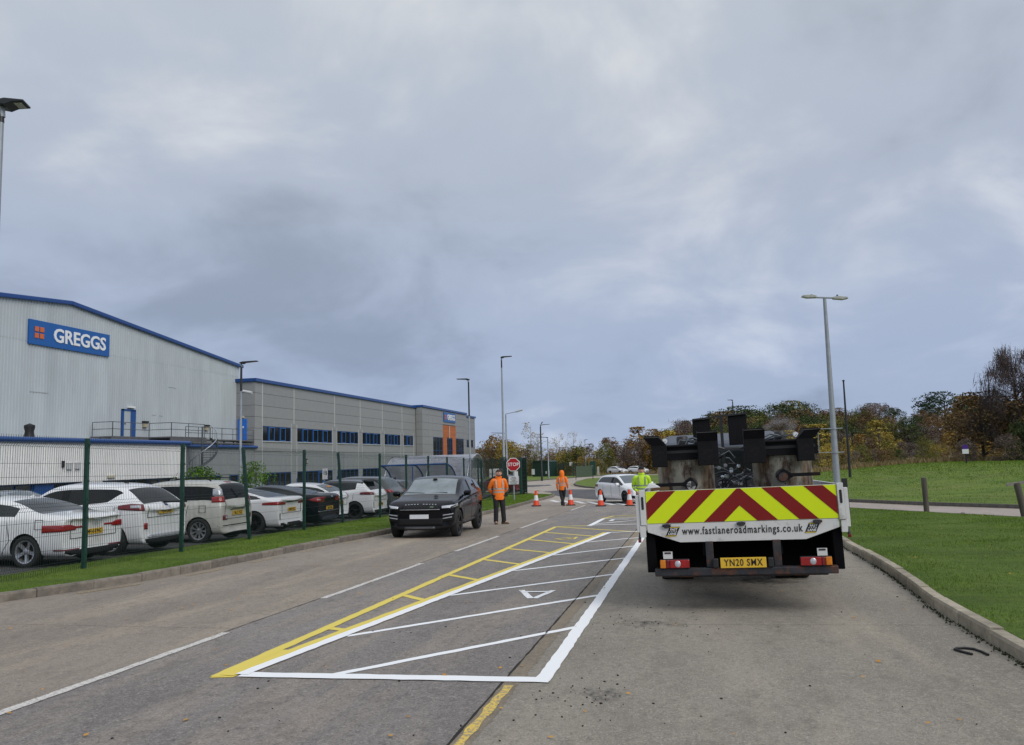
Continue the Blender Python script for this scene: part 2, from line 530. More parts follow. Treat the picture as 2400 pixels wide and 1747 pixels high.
road = thing('road')
tag(road, kind='structure')
base = drape('road_bed', [(-15, -8), (2.75, -8)] + [(x + .05, y) for x, y in RKC] + [(5.2, 31), (7, 38), (4, 50), (-6, 62), (-12, 64.5)] + [(x - .05, y) for x, y in reversed(LKC[:-8])] + [(-15, 1)], m_gap, -.03, 5, parent=road)
CX, JX = -5.17, -1.58
G_ = .007
def lane(xl, xr, y0, y1, m):
    n = max(2, int((y1 - y0) / 2) + 1)
    L_ = [((xl(y) if callable(xl) else xl) + G_, y) for y in np.linspace(y0 + G_, y1 - G_, n)]
    R_ = [((xr(y) if callable(xr) else xr) - G_, y) for y in np.linspace(y0 + G_, y1 - G_, n)]
    drape('concrete_slab', L_ + R_[::-1], m, 0, 5, parent=road, thick=.03)
lkx = lambda y: interp(LKC, y) + .004
rkx = lambda y: interp(RKC, y) - .004
ys = [-6.0, -.7, 4.3, 9.3, 14.3, 19.3, 24.3, 29.3]
for a, b_ in zip(ys, ys[1:]):
    lane(JX, rkx, a, b_, m_road_right)
ys = [-6.0, 2.1, 10.6, 19.1, 27.6, 36.1, 44.6]
for a, b_ in zip(ys, ys[1:]):
    lane(CX, JX, a, b_, m_road_mid)
ys = [2.1, 8.6, 14.6, 20.6, 26.6, 32.6, 38.6, 44.6]
for a, b_ in zip(ys, ys[1:]):
    lane(lkx, CX, a, b_, m_road_left)
drape('concrete_slab', [(JX + G_, 29.31), (4.6, 29.31), (5.2, 30.6), (6.4, 37), (5.5, 44.6), (JX + G_, 44.6)], m_road_right, 0, 5, parent=road)
# junction beyond the crossing
drape('junction_paving', [(-8.62, 44.615), (5.5, 44.615), (4, 52), (-2, 60), (-5.5, 66), (-9.6, 74.4), (-11.25, 80.5), (-12.2, 85.5), (-13.2, 95), (-14.15, 113.5), (-11, 122), (-5.6, 133), (2, 142), (2, 150), (-8, 146),
      (-15.7, 137.5), (-19.3, 116), (-20.8, 107), (-23, 95), (-26, 84), (-30, 72), (-22, 67), (-16, 67), (-13.2, 65.2), (-11.3, 62.5), (-9.95, 59), (-9.1, 55), (-8.74, 50.5)], m_road_far, .0, 5, kind='structure')
drape('asphalt_patch', [(-13.2, 60.5), (-12.8, 65.6), (-11.5, 66.2), (-10.1, 70.2), (-7.5, 68.8), (-3.2, 62), (2, 55), (5.5, 47), (-4.9, 46.4), (-8.5, 53.8), (-9.3, 56.5), (-10.2, 59.3), (-11.4, 62)], m_asph, .012, 5, kind='structure')
drape('asphalt_patch', [(-22, 79), (-15.5, 80), (-14.2, 84), (-15.0, 88), (-23, 86)], m_asph, .012, 5, kind='structure')
# side road on the right
SN = [(5.25, 30.8), (6.84, 27.0), (8.36, 23.6), (10.4, 19.0), (13.5, 12), (19, 0)]
SF = [(6.45, 37.3), (8.3, 32.75), (10.25, 29.3), (13.2, 24.0), (17, 17.5), (24, 5)]
side = drape('side_road', SN + SF[::-1], m_side, .002, 4, kind='structure')
drape('edge_line', [(6.55, 36.75), (8.42, 32.2), (10.4, 28.75), (10.33, 28.71), (8.34, 32.14), (6.48, 36.7)], mat('worn cream paint', (.55, .47, .33), .8, var=.25, scale=20, world=True), .007, 4, parent=side)
# far road behind the island
drape('far_road', [(-40, 158), (-16, 157), (-4, 156), (10, 158), (30, 164), (30, 158), (10, 151), (-4, 147), (-8, 145.5), (-16, 149), (-40, 151)], m_asph, .03, 5, hf=tz, kind='structure')

# ---- verges
verge_l = drape('left_verge', [(-12.55, 66.2)] + [(x - .128, y) for x, y in reversed(LKC[:-9])] + [(-20, -3), (-26, -3), (-26, 4), (-11.75, 11.2), (-11.75, 64)], m_grass, .122, 4, kind='structure')
verge_r = drape('right_verge', [(x + .128, y) for x, y in RKC] + [(5.15, 30.7), (6.78, 26.9), (8.30, 23.5), (10.34, 18.9), (13.4, 11.9), (19, 0), (21, -6), (2.75, -6)], m_grass, .122, 3, kind='structure')
drape('footpath', [(-11.0, 57.6), (-9.33, 55.4), (-10.05, 59.0), (-11.35, 62.5), (-13.3, 65.2), (-14.3, 62.8), (-12.2, 60.2)], m_road_far, .128, 5, kind='structure')
# island of grass, with its kerb
ISL = [(-9.45, 74.4), (-7.6, 69.9), (-3.0, 74), (4, 88), (10, 105), (8, 128), (-5.4, 133), (-12.0, 117.3), (-14.0, 113.5), (-13.1, 95), (-12.0, 85.6), (-11.1, 80.5)]
isl = drape('grass_island', ISL, m_grass_far, .13, 5, kind='structure')
mk = MB()
for (a, b_) in list(zip(ISL, ISL[1:] + ISL[:1])):
    n = 4
    for k in range(n):
        p = [a[0] + (b_[0] - a[0]) * k / n, a[1] + (b_[1] - a[1]) * k / n]; q = [a[0] + (b_[0] - a[0]) * (k + 1) / n, a[1] + (b_[1] - a[1]) * (k + 1) / n]
        mk.bar((p[0], p[1], gz(*p) + .065), (q[0], q[1], gz(*q) + .065), .14, .13)
mk.build('kerb_edge', m_kerb_dark, isl)
# far-left grass bank with its kerb
FL = [(-20.9, 107), (-19.4, 116), (-15.8, 137.6), (-9, 146), (-40, 150), (-60, 140), (-40, 110), (-23.4, 95)]
flb = drape('grass_bank', FL, m_grass_far, .13, 5, kind='structure')
mk = MB()
for a, b_ in zip(FL[:4], FL[1:4]):
    mk.bar((*a, gz(*a) + .065), (*b_, gz(*b_) + .065), .16, .14)
mk.bar((-23.4, 95, gz(0, 95) + .065), (-20.9, 107, gz(0, 107) + .065), .16, .14)
mk.build('kerb_edge', m_kerb_dark, flb)
# dark edging along the far side of the side road
def run(mb, pts, wx, wz, dz):
    for a, b_ in zip(pts, pts[1:]):
        n = max(1, int(math.dist(a, b_) / 2))
        for k in range(n):
            p = (a[0] + (b_[0] - a[0]) * k / n, a[1] + (b_[1] - a[1]) * k / n); q = (a[0] + (b_[0] - a[0]) * (k + 1) / n, a[1] + (b_[1] - a[1]) * (k + 1) / n)
            mb.bar((*p, gz(*p) + dz), (*q, gz(*q) + dz), wx, wz)
mk = MB(); run(mk, [(x + .08, y + .05) for x, y in SF], .14, .16, .05)
mk.build('kerb_edge', m_kerb_dark, side)
mk = MB(); run(mk, [(x + .02, y - .03) for x, y in SN[:-1]], .10, .14, .05)
mk.build('kerb_edge', m_kerb_dark, side)
drape('car_park', [(-11.78, 8), (-11.78, 44), (-13.2, 50), (-15, 62), (-39.5, 62), (-39.5, 160), (-44, 160), (-44, 0), (-26, 0), (-26, 4.2)], m_carpark, .02, 5, kind='structure')

# ---- kerb stones
kmb = MB()
prof = [(0, -.06), (0, .105), (-.014, .134), (-.125, .134), (-.125, -.06)]
kmb.prism(prof, -.450, .450, 'Y')
kerb_src = kmb.build('kerb_stone', m_kerb, bevel=0)
kerb_mesh = kerb_src.data
bpy.data.objects.remove(kerb_src)
def kerbline(name, pts, flip, km=None):
    root = thing(name); tag(root, kind='structure')
    # resample
    P = [Vector((x, y, 0)) for x, y in pts]
    s = 0; acc = [0]
    for a, b_ in zip(P, P[1:]): s += (b_ - a).length; acc.append(s)
    def at(t):
        for i in range(len(acc) - 1):
            if acc[i] <= t <= acc[i + 1]:
                k = (t - acc[i]) / max(1e-6, acc[i + 1] - acc[i]); return P[i].lerp(P[i + 1], k)
        return P[-1]
    n = int(s / .915)
    rnd = random.Random(3)
    for i in range(n):
        a, b_ = at(i * .915), at((i + 1) * .915)
        c = (a + b_) / 2; d = b_ - a
        o = link('kerb_stone', kerb_mesh, root)
        if km: o.material_slots[0].link = 'OBJECT'; o.material_slots[0].material = km
        ang = math.atan2(d.y, d.x) - PI / 2
        o.location = (c.x + rnd.uniform(-.006, .006), c.y, gz(c.x, c.y) + rnd.uniform(-.010, .010))
        sl = math.atan2(gz(b_.x, b_.y) - gz(a.x, a.y), d.length)
        o.rotation_euler = (sl + rnd.uniform(-.004, .004), 0, ang + (PI if flip else 0) + rnd.uniform(-.006, .006))
        if flip: o.rotation_euler[0] *= -1
    return root
kerbline('left_kerb', LKC[2:-9], False, mat('dark weathered kerb', (.20, .175, .145), .9, var=.25, scale=9, bump=.4, bscale=90, col2=(.10, .09, .07), c2scale=2.5, c2lo=.5, c2hi=.75, rand=.18, world=True))
kerbline('right_kerb', RKC[5:], True)
mk = MB()
tail = LKC[-10:]
run(mk, [(x - .06, y) for x, y in tail], .14, .17, .03)
mk.build('corner_kerb', m_kerb_dark)['kind'] = 'structure'

# ---- painted markings
def paint(name, col, wear, lo=.62, hi=.68):
    m, t, b = nodes_of(name)
    n, l = t.nodes.new, t.links.new
    g = n('ShaderNodeNewGeometry')
    z = n('ShaderNodeTexNoise'); z.inputs['Scale'].default_value = 34; z.inputs['Detail'].default_value = 6; z.inputs['Roughness'].default_value = .75
    l(g.outputs['Position'], z.inputs['Vector'])
    q = n('ShaderNodeMapRange'); q.inputs[1].default_value = lo; q.inputs[2].default_value = hi
    l(z.outputs['Fac'], q.inputs[0])
    mx = n('ShaderNodeMix'); mx.data_type = 'RGBA'; l(q.outputs[0], mx.inputs[0])
    mx.inputs[6].default_value = (*col, 1); mx.inputs[7].default_value = (*wear, 1)
    l(mx.outputs[2], b.inputs['Base Color']); b.inputs['Roughness'].default_value = .6
    bp = n('ShaderNodeBump'); bp.inputs['Strength'].default_value = .3; bp.inputs['Distance'].default_value = .01
    l(z.outputs['Fac'], bp.inputs['Height']); l(bp.outputs[0], b.inputs['Normal'])
    return m
m_wp = paint('fresh white paint', (.90, .91, .92), (.30, .29, .27), .68, .74)
m_yp = paint('fresh yellow paint', (.78, .62, .10), (.24, .21, .12), .68, .74)
m_wo = paint('old white paint', (.66, .63, .59), (.27, .24, .21), .50, .62)
m_yo = paint('old yellow paint', (.55, .38, .10), (.25, .205, .155), .42, .52)
m_cw = paint('crossing paint', (.72, .72, .72), (.33, .30, .27), .55, .66)
PZ = .006
def stroke(name, a, b_, w_, m, dz=PZ, parent=None, jit=.007, ends=None):
    """a painted line from a to b with slightly ragged edges"""
    a, b_ = Vector((*a, 0)), Vector((*b_, 0)); d = b_ - a; L_ = d.length; d.normalize(); nrm = Vector((-d.y, d.x, 0))
    n = max(1, int(L_ / .12)); rnd = random.Random(int(a.x * 971 + a.y * 131 + L_ * 77))
    mb = MB(); vs = []
    for i in range(n + 1):
        p = a + d * (L_ * i / n)
        for s_ in (-1, 1):
            q = p + nrm * (s_ * (w_ / 2 + rnd.uniform(-jit, jit)))
            vs.append((q.x, q.y, gz(q.x, q.y) + dz))
    fs = [(2 * i, 2 * i + 2, 2 * i + 3, 2 * i + 1) for i in range(n)]
    mb.add(vs, fs)
    return mb.build(name, m, parent, fix=False)
bay = thing('white_bay_marking', 'freshly painted white hatched bay with letter A on the road', 'road marking', (0, 0, 0))
stroke('border_line', (-1.265, 6.72), (-1.255, 21.9), .13, m_wp, PZ, bay)
stroke('border_line', (-3.90, 6.61), (-1.21, 6.75), .155, m_wp, PZ + .003, bay)
stroke('border_line', (-3.90, 6.60), (-2.235, 22.42), .125, m_wp, PZ + .006, bay)
stroke('border_line', (-2.27, 22.40), (-1.45, 22.82), .13, m_wp, PZ + .0015, bay)
for a, b_ in [((-3.13, 6.66), (-1.30, 9.03)), ((-3.67, 8.30), (-1.30, 11.32)), ((-3.40, 11.15), (-1.30, 13.57)), ((-3.17, 13.87), (-1.30, 16.03)), ((-2.85, 16.5), (-1.30, 18.49)), ((-2.52, 19.5), (-1.30, 20.77))]:
    stroke('hatch_line', a, b_, .092, m_wp, PZ - .0015, bay)
for a, b_ in [((-2.47, 11.72), (-2.19, 10.98)), ((-2.14, 10.98), (-2.00, 11.72))]:
    stroke('letter_stroke', a, b_, .085, m_wp, PZ, bay)
stroke('letter_stroke', (-2.42, 11.54), (-2.04, 11.58), .085, m_wp, PZ + .003, bay)
yb = thing('yellow_bay_marking', 'freshly painted yellow walkway ladder beside the white bay', 'road marking', (0, 0, 0))
stroke('border_line', (-4.09, 6.52), (-4.11, 24.9), .125, m_yp, PZ, yb)
stroke('border_line', (-4.01, 6.56), (-2.35, 22.42), .135, m_yp, PZ + .003, yb)
mbt = MB(); mbt.add([(x, y, gz(x, y) + PZ - .0015) for x, y in [(-4.13, 6.48), (-3.93, 6.52), (-3.93, 7.6), (-4.12, 7.6)]], [(0, 1, 2, 3)]); mbt.build('tip', m_yp, yb, fix=False)
for a, b_ in [((-4.09, 8.72), (-3.80, 8.62)), ((-4.06, 11.15), (-3.58, 10.70)), ((-4.06, 13.39), (-3.36, 12.74)), ((-4.06, 15.75), (-3.12, 14.91)), ((-4.06, 17.95), (-2.88, 17.0)), ((-4.06, 20.32), (-2.64, 18.99)), ((-4.06, 22.66), (-2.42, 21.13)), ((-4.12, 24.88), (-1.45, 22.60))]:
    stroke('rung', a, b_, .125, m_yp, PZ - .0015, yb)
for a, b_ in [((-3.42, 20.50), (-2.92, 21.0)), ((-3.2, 20.22), (-2.90, 20.42)), ((-2.93, 20.42), (-2.93, 21.0)), ((-3.38, 20.45), (-3.2, 20.22)), ((-3.15, 20.7), (-3.02, 20.5))]:
    stroke('letter_stroke', a, b_, .06, m_yp, PZ + .0015 * random.random(), yb)
fb = thing('far_bay_marking', 'freshly painted white and yellow bay outline ahead of the truck', 'road marking')
stroke('border_line', (-3.12, 25.1), (-3.06, 28.75), .16, m_wp, PZ, fb)
stroke('border_line', (-3.08, 28.72), (-1.2, 29.2), .14, m_wp, PZ + .003, fb)
stroke('border_line', (-4.08, 24.92), (-3.15, 25.36), .13, m_yp, PZ, fb)
stroke('border_line', (-3.15, 25.36), (-1.2, 25.78), .16, m_wp, PZ + .006, fb)
stroke('hatch_line', (-3.06, 26.0), (-1.4, 28.5), .10, m_wp, PZ - .0015, fb)
stroke('border_line', (-3.12, 28.85), (-2.85, 30.35), .12, m_yp, PZ - .0015, fb)
stroke('border_line', (-2.87, 30.3), (-1.3, 31.3), .12, m_yp, PZ + .0015, fb)
stroke('border_line', (-3.0, 28.95), (-1.2, 30.2), .09, m_yp, PZ + .0045, fb)
stroke('letter_stroke', (-2.70, 27.45), (-2.66, 28.3), .14, m_wp, PZ + .0015, fb)
stroke('letter_stroke', (-2.66, 28.25), (-2.15, 28.2), .16, m_wp, PZ + .0045, fb)
cl = thing('centre_line_marking', 'old worn white dashed centre line on the road', 'road marking')
for a, b_ in [(3.6, 8.35), (10.77, 15.1), (17.38, 21.51), (24.41, 29.1), (35.0, 39.9)]:
    stroke('dash', (CX + .055, a), (CX + .055, b_), .10, m_wo, PZ, cl, jit=.008)
jcr = stroke('joint_crack', (JX, 3.6), (JX + .01, 29), .020, m_gap, .0045, None, jit=.006); tag(jcr, kind='structure')
jc2 = stroke('joint_crack', (CX, 3.6), (CX, 40), .010, m_gap, .0035, None, jit=.004); tag(jc2, kind='structure')
jl = thing('joint_marking', 'worn orange yellow paint and brown filler along the slab joint', 'road marking')
m_fill = surf('joint filler', (.21, .175, .13), (.29, .24, .18), tan=(.33, .26, .18), speck=.5, stain=.3)
stroke('filler_band', (JX + .075, 3.8), (JX + .085, 23), .14, m_fill, .003, jl, jit=.012)
stroke('paint_band', (JX + .07, 3.8), (JX + .075, 6.55), .075, paint('flaking yellow paint', (.72, .50, .08), (.27, .23, .17), .50, .56), .006, jl, jit=.012)
el = thing('edge_line_marking', 'old yellow dashed line beside the left kerb', 'road marking')
y = 11.0
while y < 40:
    stroke('dash', (interp(LKC, y) + .26, y), (interp(LKC, y + 1.1) + .26, y + 1.1), .07, m_yo, PZ, el, jit=.01)
    y += 2.1
cw = thing('crossing_marking', 'white striped crossing painted behind the traffic cones', 'road marking')
for i in range(9):
    x0 = -8.1 + i * .86; y0 = 47.6 - i * 1.1
    stroke('stripe', (x0, y0), (x0 + .95, y0 - 3.3), .30, m_cw, PZ, cw, jit=.02)
dl = thing('give_way_marking', 'double yellow lines and worn white dashes round the grass island', 'road marking')
stroke('line', (-9.9, 74.6), (-11.5, 80.4), .12, m_yo, .02, dl); stroke('line', (-11.5, 80.4), (-12.5, 86), .12, m_yo, .02, dl)
stroke('line', (-12.5, 86), (-13.6, 95), .12, m_yo, .02, dl)
for i in range(7): stroke('dash', (-15.6 + i * .8, 86.5 - i * .5), (-15.2 + i * .8, 86.3 - i * .5), .6, m_cw, .02, dl)
# ================================================================== BUILDINGS
m_sheet = mat('silver wall sheeting', (.47, .515, .54), .45, .05, var=.05, scale=1.2, rand=.035, col2=(.41, .45, .475), c2scale=.5, c2lo=.45, c2hi=.7, stretch=(1, 1, .3), rvar=.08)
m_blue = mat('blue trim', (.006, .055, .23), .4, var=.06, coat=.2)
m_blue2 = mat('blue frame', (.012, .075, .27), .4, var=.06)
m_white_sheet = mat('white fascia sheeting', (.78, .78, .76), .5, var=.05, rand=.03)
m_grey = mat('grey cladding panel', (.275, .278, .285), .5, var=.05, scale=2, rand=.03, bump=.05, bscale=200)
m_greyd = mat('grey ribbed cladding', (.27, .285, .30), .5, var=.05)
m_pale = mat('pale joint strip', (.52, .53, .53), .5)
m_glass = mat('dark window glass', (.012, .015, .016), .06, var=.3, spec=.7)
m_glass_b = mat('window glass with blinds', (.045, .05, .045), .12, var=.5, scale=3, spec=.6)
m_black = mat('black plastic', (.015, .015, .017), .5)
m_orange = mat('orange terracotta tile', (.46, .135, .045), .7, var=.12, rand=.08)
m_roof = mat('roof sheet', (.30, .31, .32), .7)
m_galv = mat('galvanised steel', (.36, .38, .40), .45, .5, var=.12, scale=12)
m_galvd = mat('weathered handrail steel', (.10, .115, .13), .5, .4, var=.2, scale=12)
m_deck = mat('walkway deck', (.11, .11, .115), .8, var=.2)
m_wht = mat('white letter', (.80, .81, .82), .5, var=.02)
m_lampglass = mat('lamp lens', (.42, .42, .38), .3)
ROT_E = (PI / 2, 0, PI / 2)       # lettering on a wall that faces the road

def rib_sheet(name, mtl, parent, X, y0, y1, zlo, ztop, pitch=.25, depth=.035, w_=.11):
    """profiled metal sheet standing at X, facing +X, from y0 to y1; ztop(y)"""
    ys_ = []; y = y0
    n = max(1, round((y1 - y0) / pitch)); p = (y1 - y0) / n
    vs = []
    for i in range(n):
        a = y0 + i * p
        for dy, dx in ((0, 0), (p * .42, 0), (p * .52, depth), (p * .90, depth), (p, 0)):
            if i and dy == 0: continue
            vs.append((X + dx, a + dy))
    mb = MB(); m_ = len(vs)
    V = [(x, y, zlo) for x, y in vs] + [(x, y, ztop(y) if callable(ztop) else ztop) for x, y in vs]
    mb.add(V, [(i, i + 1, m_ + i + 1, m_ + i) for i in range(m_ - 1)])
    return mb.build(name, mtl, parent, fix=False)

# ---- big warehouse with a shallow gable
WX = -41.9
RY, RZ = 48.1, 13.39
def roofz(y): return RZ - abs(y - RY) * .0955
wh = thing('warehouse', 'large silver ribbed warehouse with shallow gable and blue roof edge', 'warehouse', (0, 0, 0))
y = 26.1
while y < 70.0:
    y1 = min(y + 1.0, 70.1)
    rib_sheet('wall_sheet', m_sheet, wh, WX, y + .004, y1 - .004, -1.2, lambda q: min(11.25 if q > 46 else 10.4, 10.4) if False else 10.25)
    rib_sheet('wall_sheet', m_sheet, wh, WX + .012, y + .004, y1 - .004, 10.22, roofz)
    y = y1
mb = MB()
mb.prism([(26.0, -1.3), (70.15, -1.3), (70.15, roofz(70.1) - .05), (RY, RZ - .05), (26.0, roofz(26) - .05)], WX - .06, WX - 50, 'X')
mb.build('wall_body', m_sheet, wh)
mb = MB()
mb.prism([(25.6, roofz(25.6)), (RY, RZ), (70.35, roofz(70.35)), (70.35, roofz(70.35) + .12), (RY, RZ + .12), (25.6, roofz(25.6) + .12)], WX + .05, WX - 50.2, 'X')
mb.build('roof', m_roof, wh)
mb = MB()
for s_ in (-1, 1):
    ye = 25.5 if s_ < 0 else 70.45
    mb.prism([(RY, RZ - .16), (ye, roofz(ye) - .16), (ye, roofz(ye) + .13), (RY, RZ + .13)], WX + .045, WX + .28, 'X')
mb.build('verge_trim', m_blue, wh, bevel=.05)
# upper door, part open
df = MB()
for a, b_ in (((53.62, 4.12), (53.84, 6.27)), ((54.62, 4.12), (55.18, 6.20)), ((53.62, 6.14), (55.18, 6.27))):
    df.bx((WX + .02, a[0], a[1]), (WX + .12, b_[0], b_[1]))
fr = df.build('door_frame', m_blue2, wh)
MB().bx((WX + .04, 53.84, 4.12), (WX + .075, 54.62, 6.13)).build('door', m_sheet, wh)
MB().bx((WX + .076, 53.95, 5.1), (WX + .12, 54.03, 5.2)).build('handle', m_black, wh)
MB().bx((WX + .04, 54.2, 6.38), (WX + .25, 54.95, 6.50)).build('door_lamp', m_white_sheet, wh)
for yy in (56.24, 64.63):
    l_ = MB().bx((WX + .04, yy - .26, 5.3), (WX + .34, yy + .26, 5.44)).build('bulkhead_light', m_black, wh, bevel=.02)
    MB().bx((WX + .05, yy - .2, 4.95), (WX + .28, yy + .2, 5.295)).build('lens', mat('yellowed lens', (.42, .36, .24), .3), l_, bevel=.03)
for (a, zz, l_) in ((44.8, 6.9, 1.6), (59.2, 8.35, 1.1), (57.2, 5.95, .5), (58.1, 5.93, .5)):
    MB().bx((WX + .036, a, zz), (WX + .045, a + l_, zz + .03)).build('patch_strip', m_greyd, wh)

def company_sign(name, label, X, y0, y1, z0, z1):
    s_ = thing(name, label, 'sign', (X, (y0 + y1) / 2, z0))
    H_, W_ = z1 - z0, y1 - y0
    MB().bx((0, -W_ / 2, 0), (.12, W_ / 2, H_)).build('panel', m_signblue, s_, bevel=.01)
    q = H_ * .205; g_ = H_ * .065; oy = -W_ / 2 + H_ * .28; oz = H_ * .5
    for i in (0, 1):
        for j in (0, 1):
            MB().bx((.12, oy + i * (q + g_), oz + (j - 1) * (q + g_) + g_ / 2), (.17, oy + i * (q + g_) + q, oz + (j - 1) * (q + g_) + g_ / 2 + q)).build('orange_square', m_signorange, s_, bevel=.02)
    return s_, H_, W_
m_signblue = mat('sign blue', (.008, .10, .36), .35, var=.03)
m_signorange = mat('sign orange', (.62, .14, .035), .4, var=.05)
sg, H_, W_ = company_sign('company_sign', 'large blue sign with four orange squares reading GREGGS on the warehouse gable', WX + .05, 44.44, 51.99, 10.04, 11.67)
text_obj('GREGGS', 1.30, m_wht, 'lettering', sg, (.14, .82, H_ * .49), ROT_E, depth=.05, bold=.028, xs=1.03, space=1.0)

# ---- low white block in front of the warehouse
lx = -35.0
lo = thing('low_block', 'low white ribbed block with blue gutter and windows behind the parked cars', 'building')
y = 15.0
while y < 51.6:
    y1 = min(y + 1.015, 51.65)
    rib_sheet('wall_sheet', m_white_sheet, lo, lx, y + .003, y1 - .003, 1.06, 3.30, pitch=.2, depth=.03)
    y = y1
mb = MB()
mb.bx((lx - .02, 15, -1.2), (WX + .2, 51.6, 3.34))
mb2 = MB()
# body with a recessed window strip: piers
body = MB()
body.bx((lx - .45, 15, -1.2), (WX + .1, 51.6, 1.04)); body.bx((lx - .03, 15, 1.04), (WX + .1, 51.6, 3.36))
body.bx((lx - .45, 41.64, -1.2), (lx - .01, 43.3, 1.06)); body.bx((lx - .45, 50.37, -1.2), (lx - .01, 51.65, 1.06))
body.bx((lx - .45, 15, -1.2), (lx - .01, 28, 1.06))
body.build('wall_body', m_white_sheet, lo)
MB().bx((lx + .03, 15, 3.30), (WX + .1, 51.75, 3.37)).build('roof', m_roof, lo)
gt = MB(); gt.tube([(lx + .1, 14.8, 3.44), (lx + .1, 51.9, 3.44)], .155, 12); gt.build('gutter', m_blue, lo, smooth=50)
def window_strip(parent, X, y0, y1, z0, z1, nx, kind='', door=None, horiz=None, opened=()):
    w_ = thing('window'); w_.parent = parent
    MB().bx((X - .06, y0, z0), (X - .03, y1, z1)).build('glass', m_glass, w_)
    f = MB(); t_ = .05
    f.bx((X - .04, y0, z0), (X + .03, y1, z0 + t_)); f.bx((X - .04, y0, z1 - t_), (X + .03, y1, z1))
    n = nx
    for i in range(n + 1):
        yy = y0 + (y1 - y0) * i / n; yy = min(max(yy, y0 + t_ / 2), y1 - t_ / 2)
        f.bx((X - .041, yy - t_ / 2, z0 + t_), (X + .029, yy + t_ / 2, z1 - t_))
    for h in (horiz or []):
        f.bx((X - .04, y0 + t_, h - t_ / 2), (X + .028, y1 - t_, h + t_ / 2))
    f.build('frame', m_blue2, w_)
    for i in opened:
        a = y0 + (y1 - y0) * i / n + .04; b_ = y0 + (y1 - y0) * (i + 1) / n - .04
        g_ = MB(); q = .06
        for (p, r_) in (((a, z0 + .05), (a + q, z1 - .05)), ((b_ - q, z0 + .05), (b_, z1 - .05)), ((a + q, z0 + .05), (b_ - q, z0 + .05 + q)), ((a + q, z1 - .05 - q), (b_ - q, z1 - .05))):
            g_.bx((X + .031, p[0], p[1]), (X + .09, r_[0], r_[1]))
        g_.build('casement', m_blue3, w_)
    return w_
m_blue3 = mat('pale blue casement', (.04, .14, .38), .4)
window_strip(lo, lx - .35, 28, 38.25, -.8, 1.02, 9)
MB().bx((lx - .38, 38.3, -.8), (lx - .25, 39.7, 1.0)).build('door', m_blue2, lo, bevel=.02)
window_strip(lo, lx - .35, 39.75, 41.6, -.8, 1.02, 2)
window_strip(lo, lx - .35, 43.32, 50.35, -.8, 1.02, 6)
for (a, b_, z_) in ((39.9, 40.05, 1.9), (40.25, 40.65, 1.78), (40.9, 41.3, 1.8)):
    MB().bx((lx + .03, a, z_), (lx + .14, b_, z_ + .38)).build('vent_cover', m_pale if a > 40 else m_black, lo, bevel=.01)
MB().bx((lx + .03, 43.65, 1.2), (lx + .14, 44.3, 1.36)).build('emergency_light', mat('cream lens', (.6, .56, .42), .3), lo, bevel=.02)
rv = thing('roof_vent', 'small black cowl vent on the low block roof', 'vent', (-38.5, 41.3, 3.37))
MB().lathe([(.20, 0), (.36, .12), (.30, .35), (.24, .75), (.30, .95), (.30, 1.1), (.02, 1.22)], n=14).build('cowl', m_black, rv, smooth=40)

# ---- link block below the walkway
KX = -40.0
lk_ = thing('link_block', 'grey ribbed single storey wall with blue gutter under the walkway', 'building')
y = 52.0
while y < 69.5:
    y1 = min(y + 1.1, 69.55)
    rib_sheet('wall_sheet', m_greyd, lk_, KX, y + .003, y1 - .003, 1.0, 3.30, pitch=.22, depth=.03)
    y = y1
MB().bx((KX - .02, 51.8, -1.3), (WX + .1, 69.55, 3.36)).build('wall_body', m_greyd, lk_)
window_strip(lk_, KX + .06, 57.5, 64.0, -.6, .95, 6)
window_strip(lk_, KX + .06, 65.5, 69.2, -.6, .95, 3)
gt = MB(); gt.tube([(KX + .12, 52.0, 3.46), (KX + .12, 69.9, 3.46)], .15, 12); gt.build('gutter', m_blue, lk_, smooth=50)

# ---- roof walkway with handrails and spiral stair
wk = thing('roof_walkway', 'steel walkway with handrails along the foot of the warehouse wall', 'walkway')
dk = MB(); dk.bx((-41.7, 50.2, 3.98), (-39.9, 69.5, 4.08)); dk.bx((-39.9, 54.2, 3.98), (-38.0, 58.8, 4.08)); dk.build('deck', m_deck, wk)
bm_ = MB(); bm_.bx((-40.0, 50.2, 3.74), (-39.9, 58.8, 3.97)); bm_.bx((-40.0, 59, 3.68), (-39.88, 69.4, 3.80)); bm_.bx((-38.1, 54.2, 3.72), (-37.98, 58.8, 3.97))
for i in range(12): bm_.bx((-41.6, 51 + i * 1.6, 3.38), (-41.5, 51.1 + i * 1.6, 3.97)); bm_.bx((-40.0, 51 + i * 1.6, 3.38), (-39.9, 51.1 + i * 1.6, 3.73))
bm_.build('support_beam', m_deck, wk)
def rail(pts, zt, zm, z0, r_=.028, m_=m_galvd, step=1.9):
    mb = MB()
    mb.tube([(x, y, zt) for x, y in pts], r_, 6); mb.tube([(x, y, zm) for x, y in pts], r_ * .9, 6)
    mb.build('handrail', m_, wk, smooth=50)
    for (a, b_) in zip(pts, pts[1:]):
        L_ = math.dist(a, b_); n = max(1, round(L_ / step))
        for i in range(n + 1):
            x, y_ = a[0] + (b_[0] - a[0]) * i / n, a[1] + (b_[1] - a[1]) * i / n
            MB().tube([(x, y_, z0), (x, y_, zt)], r_, 6).build('rail_post', m_, wk, smooth=50)
rail([(-41.6, 50.3), (-39.95, 50.3), (-39.95, 54.3)], 5.1, 4.6, 4.08)
rail([(-39.95, 54.3), (-38.05, 54.3), (-38.05, 58.6)], 5.12, 4.62, 4.08)
rail([(-39.9, 58.8), (-39.9, 69.3)], 5.05, 4.55, 4.08)
sp = thing('spiral_stair', 'grey steel spiral stair curling down from the roof walkway', 'staircase', (-37.4, 57.3, 0))
n = 16; pth = []; low = []
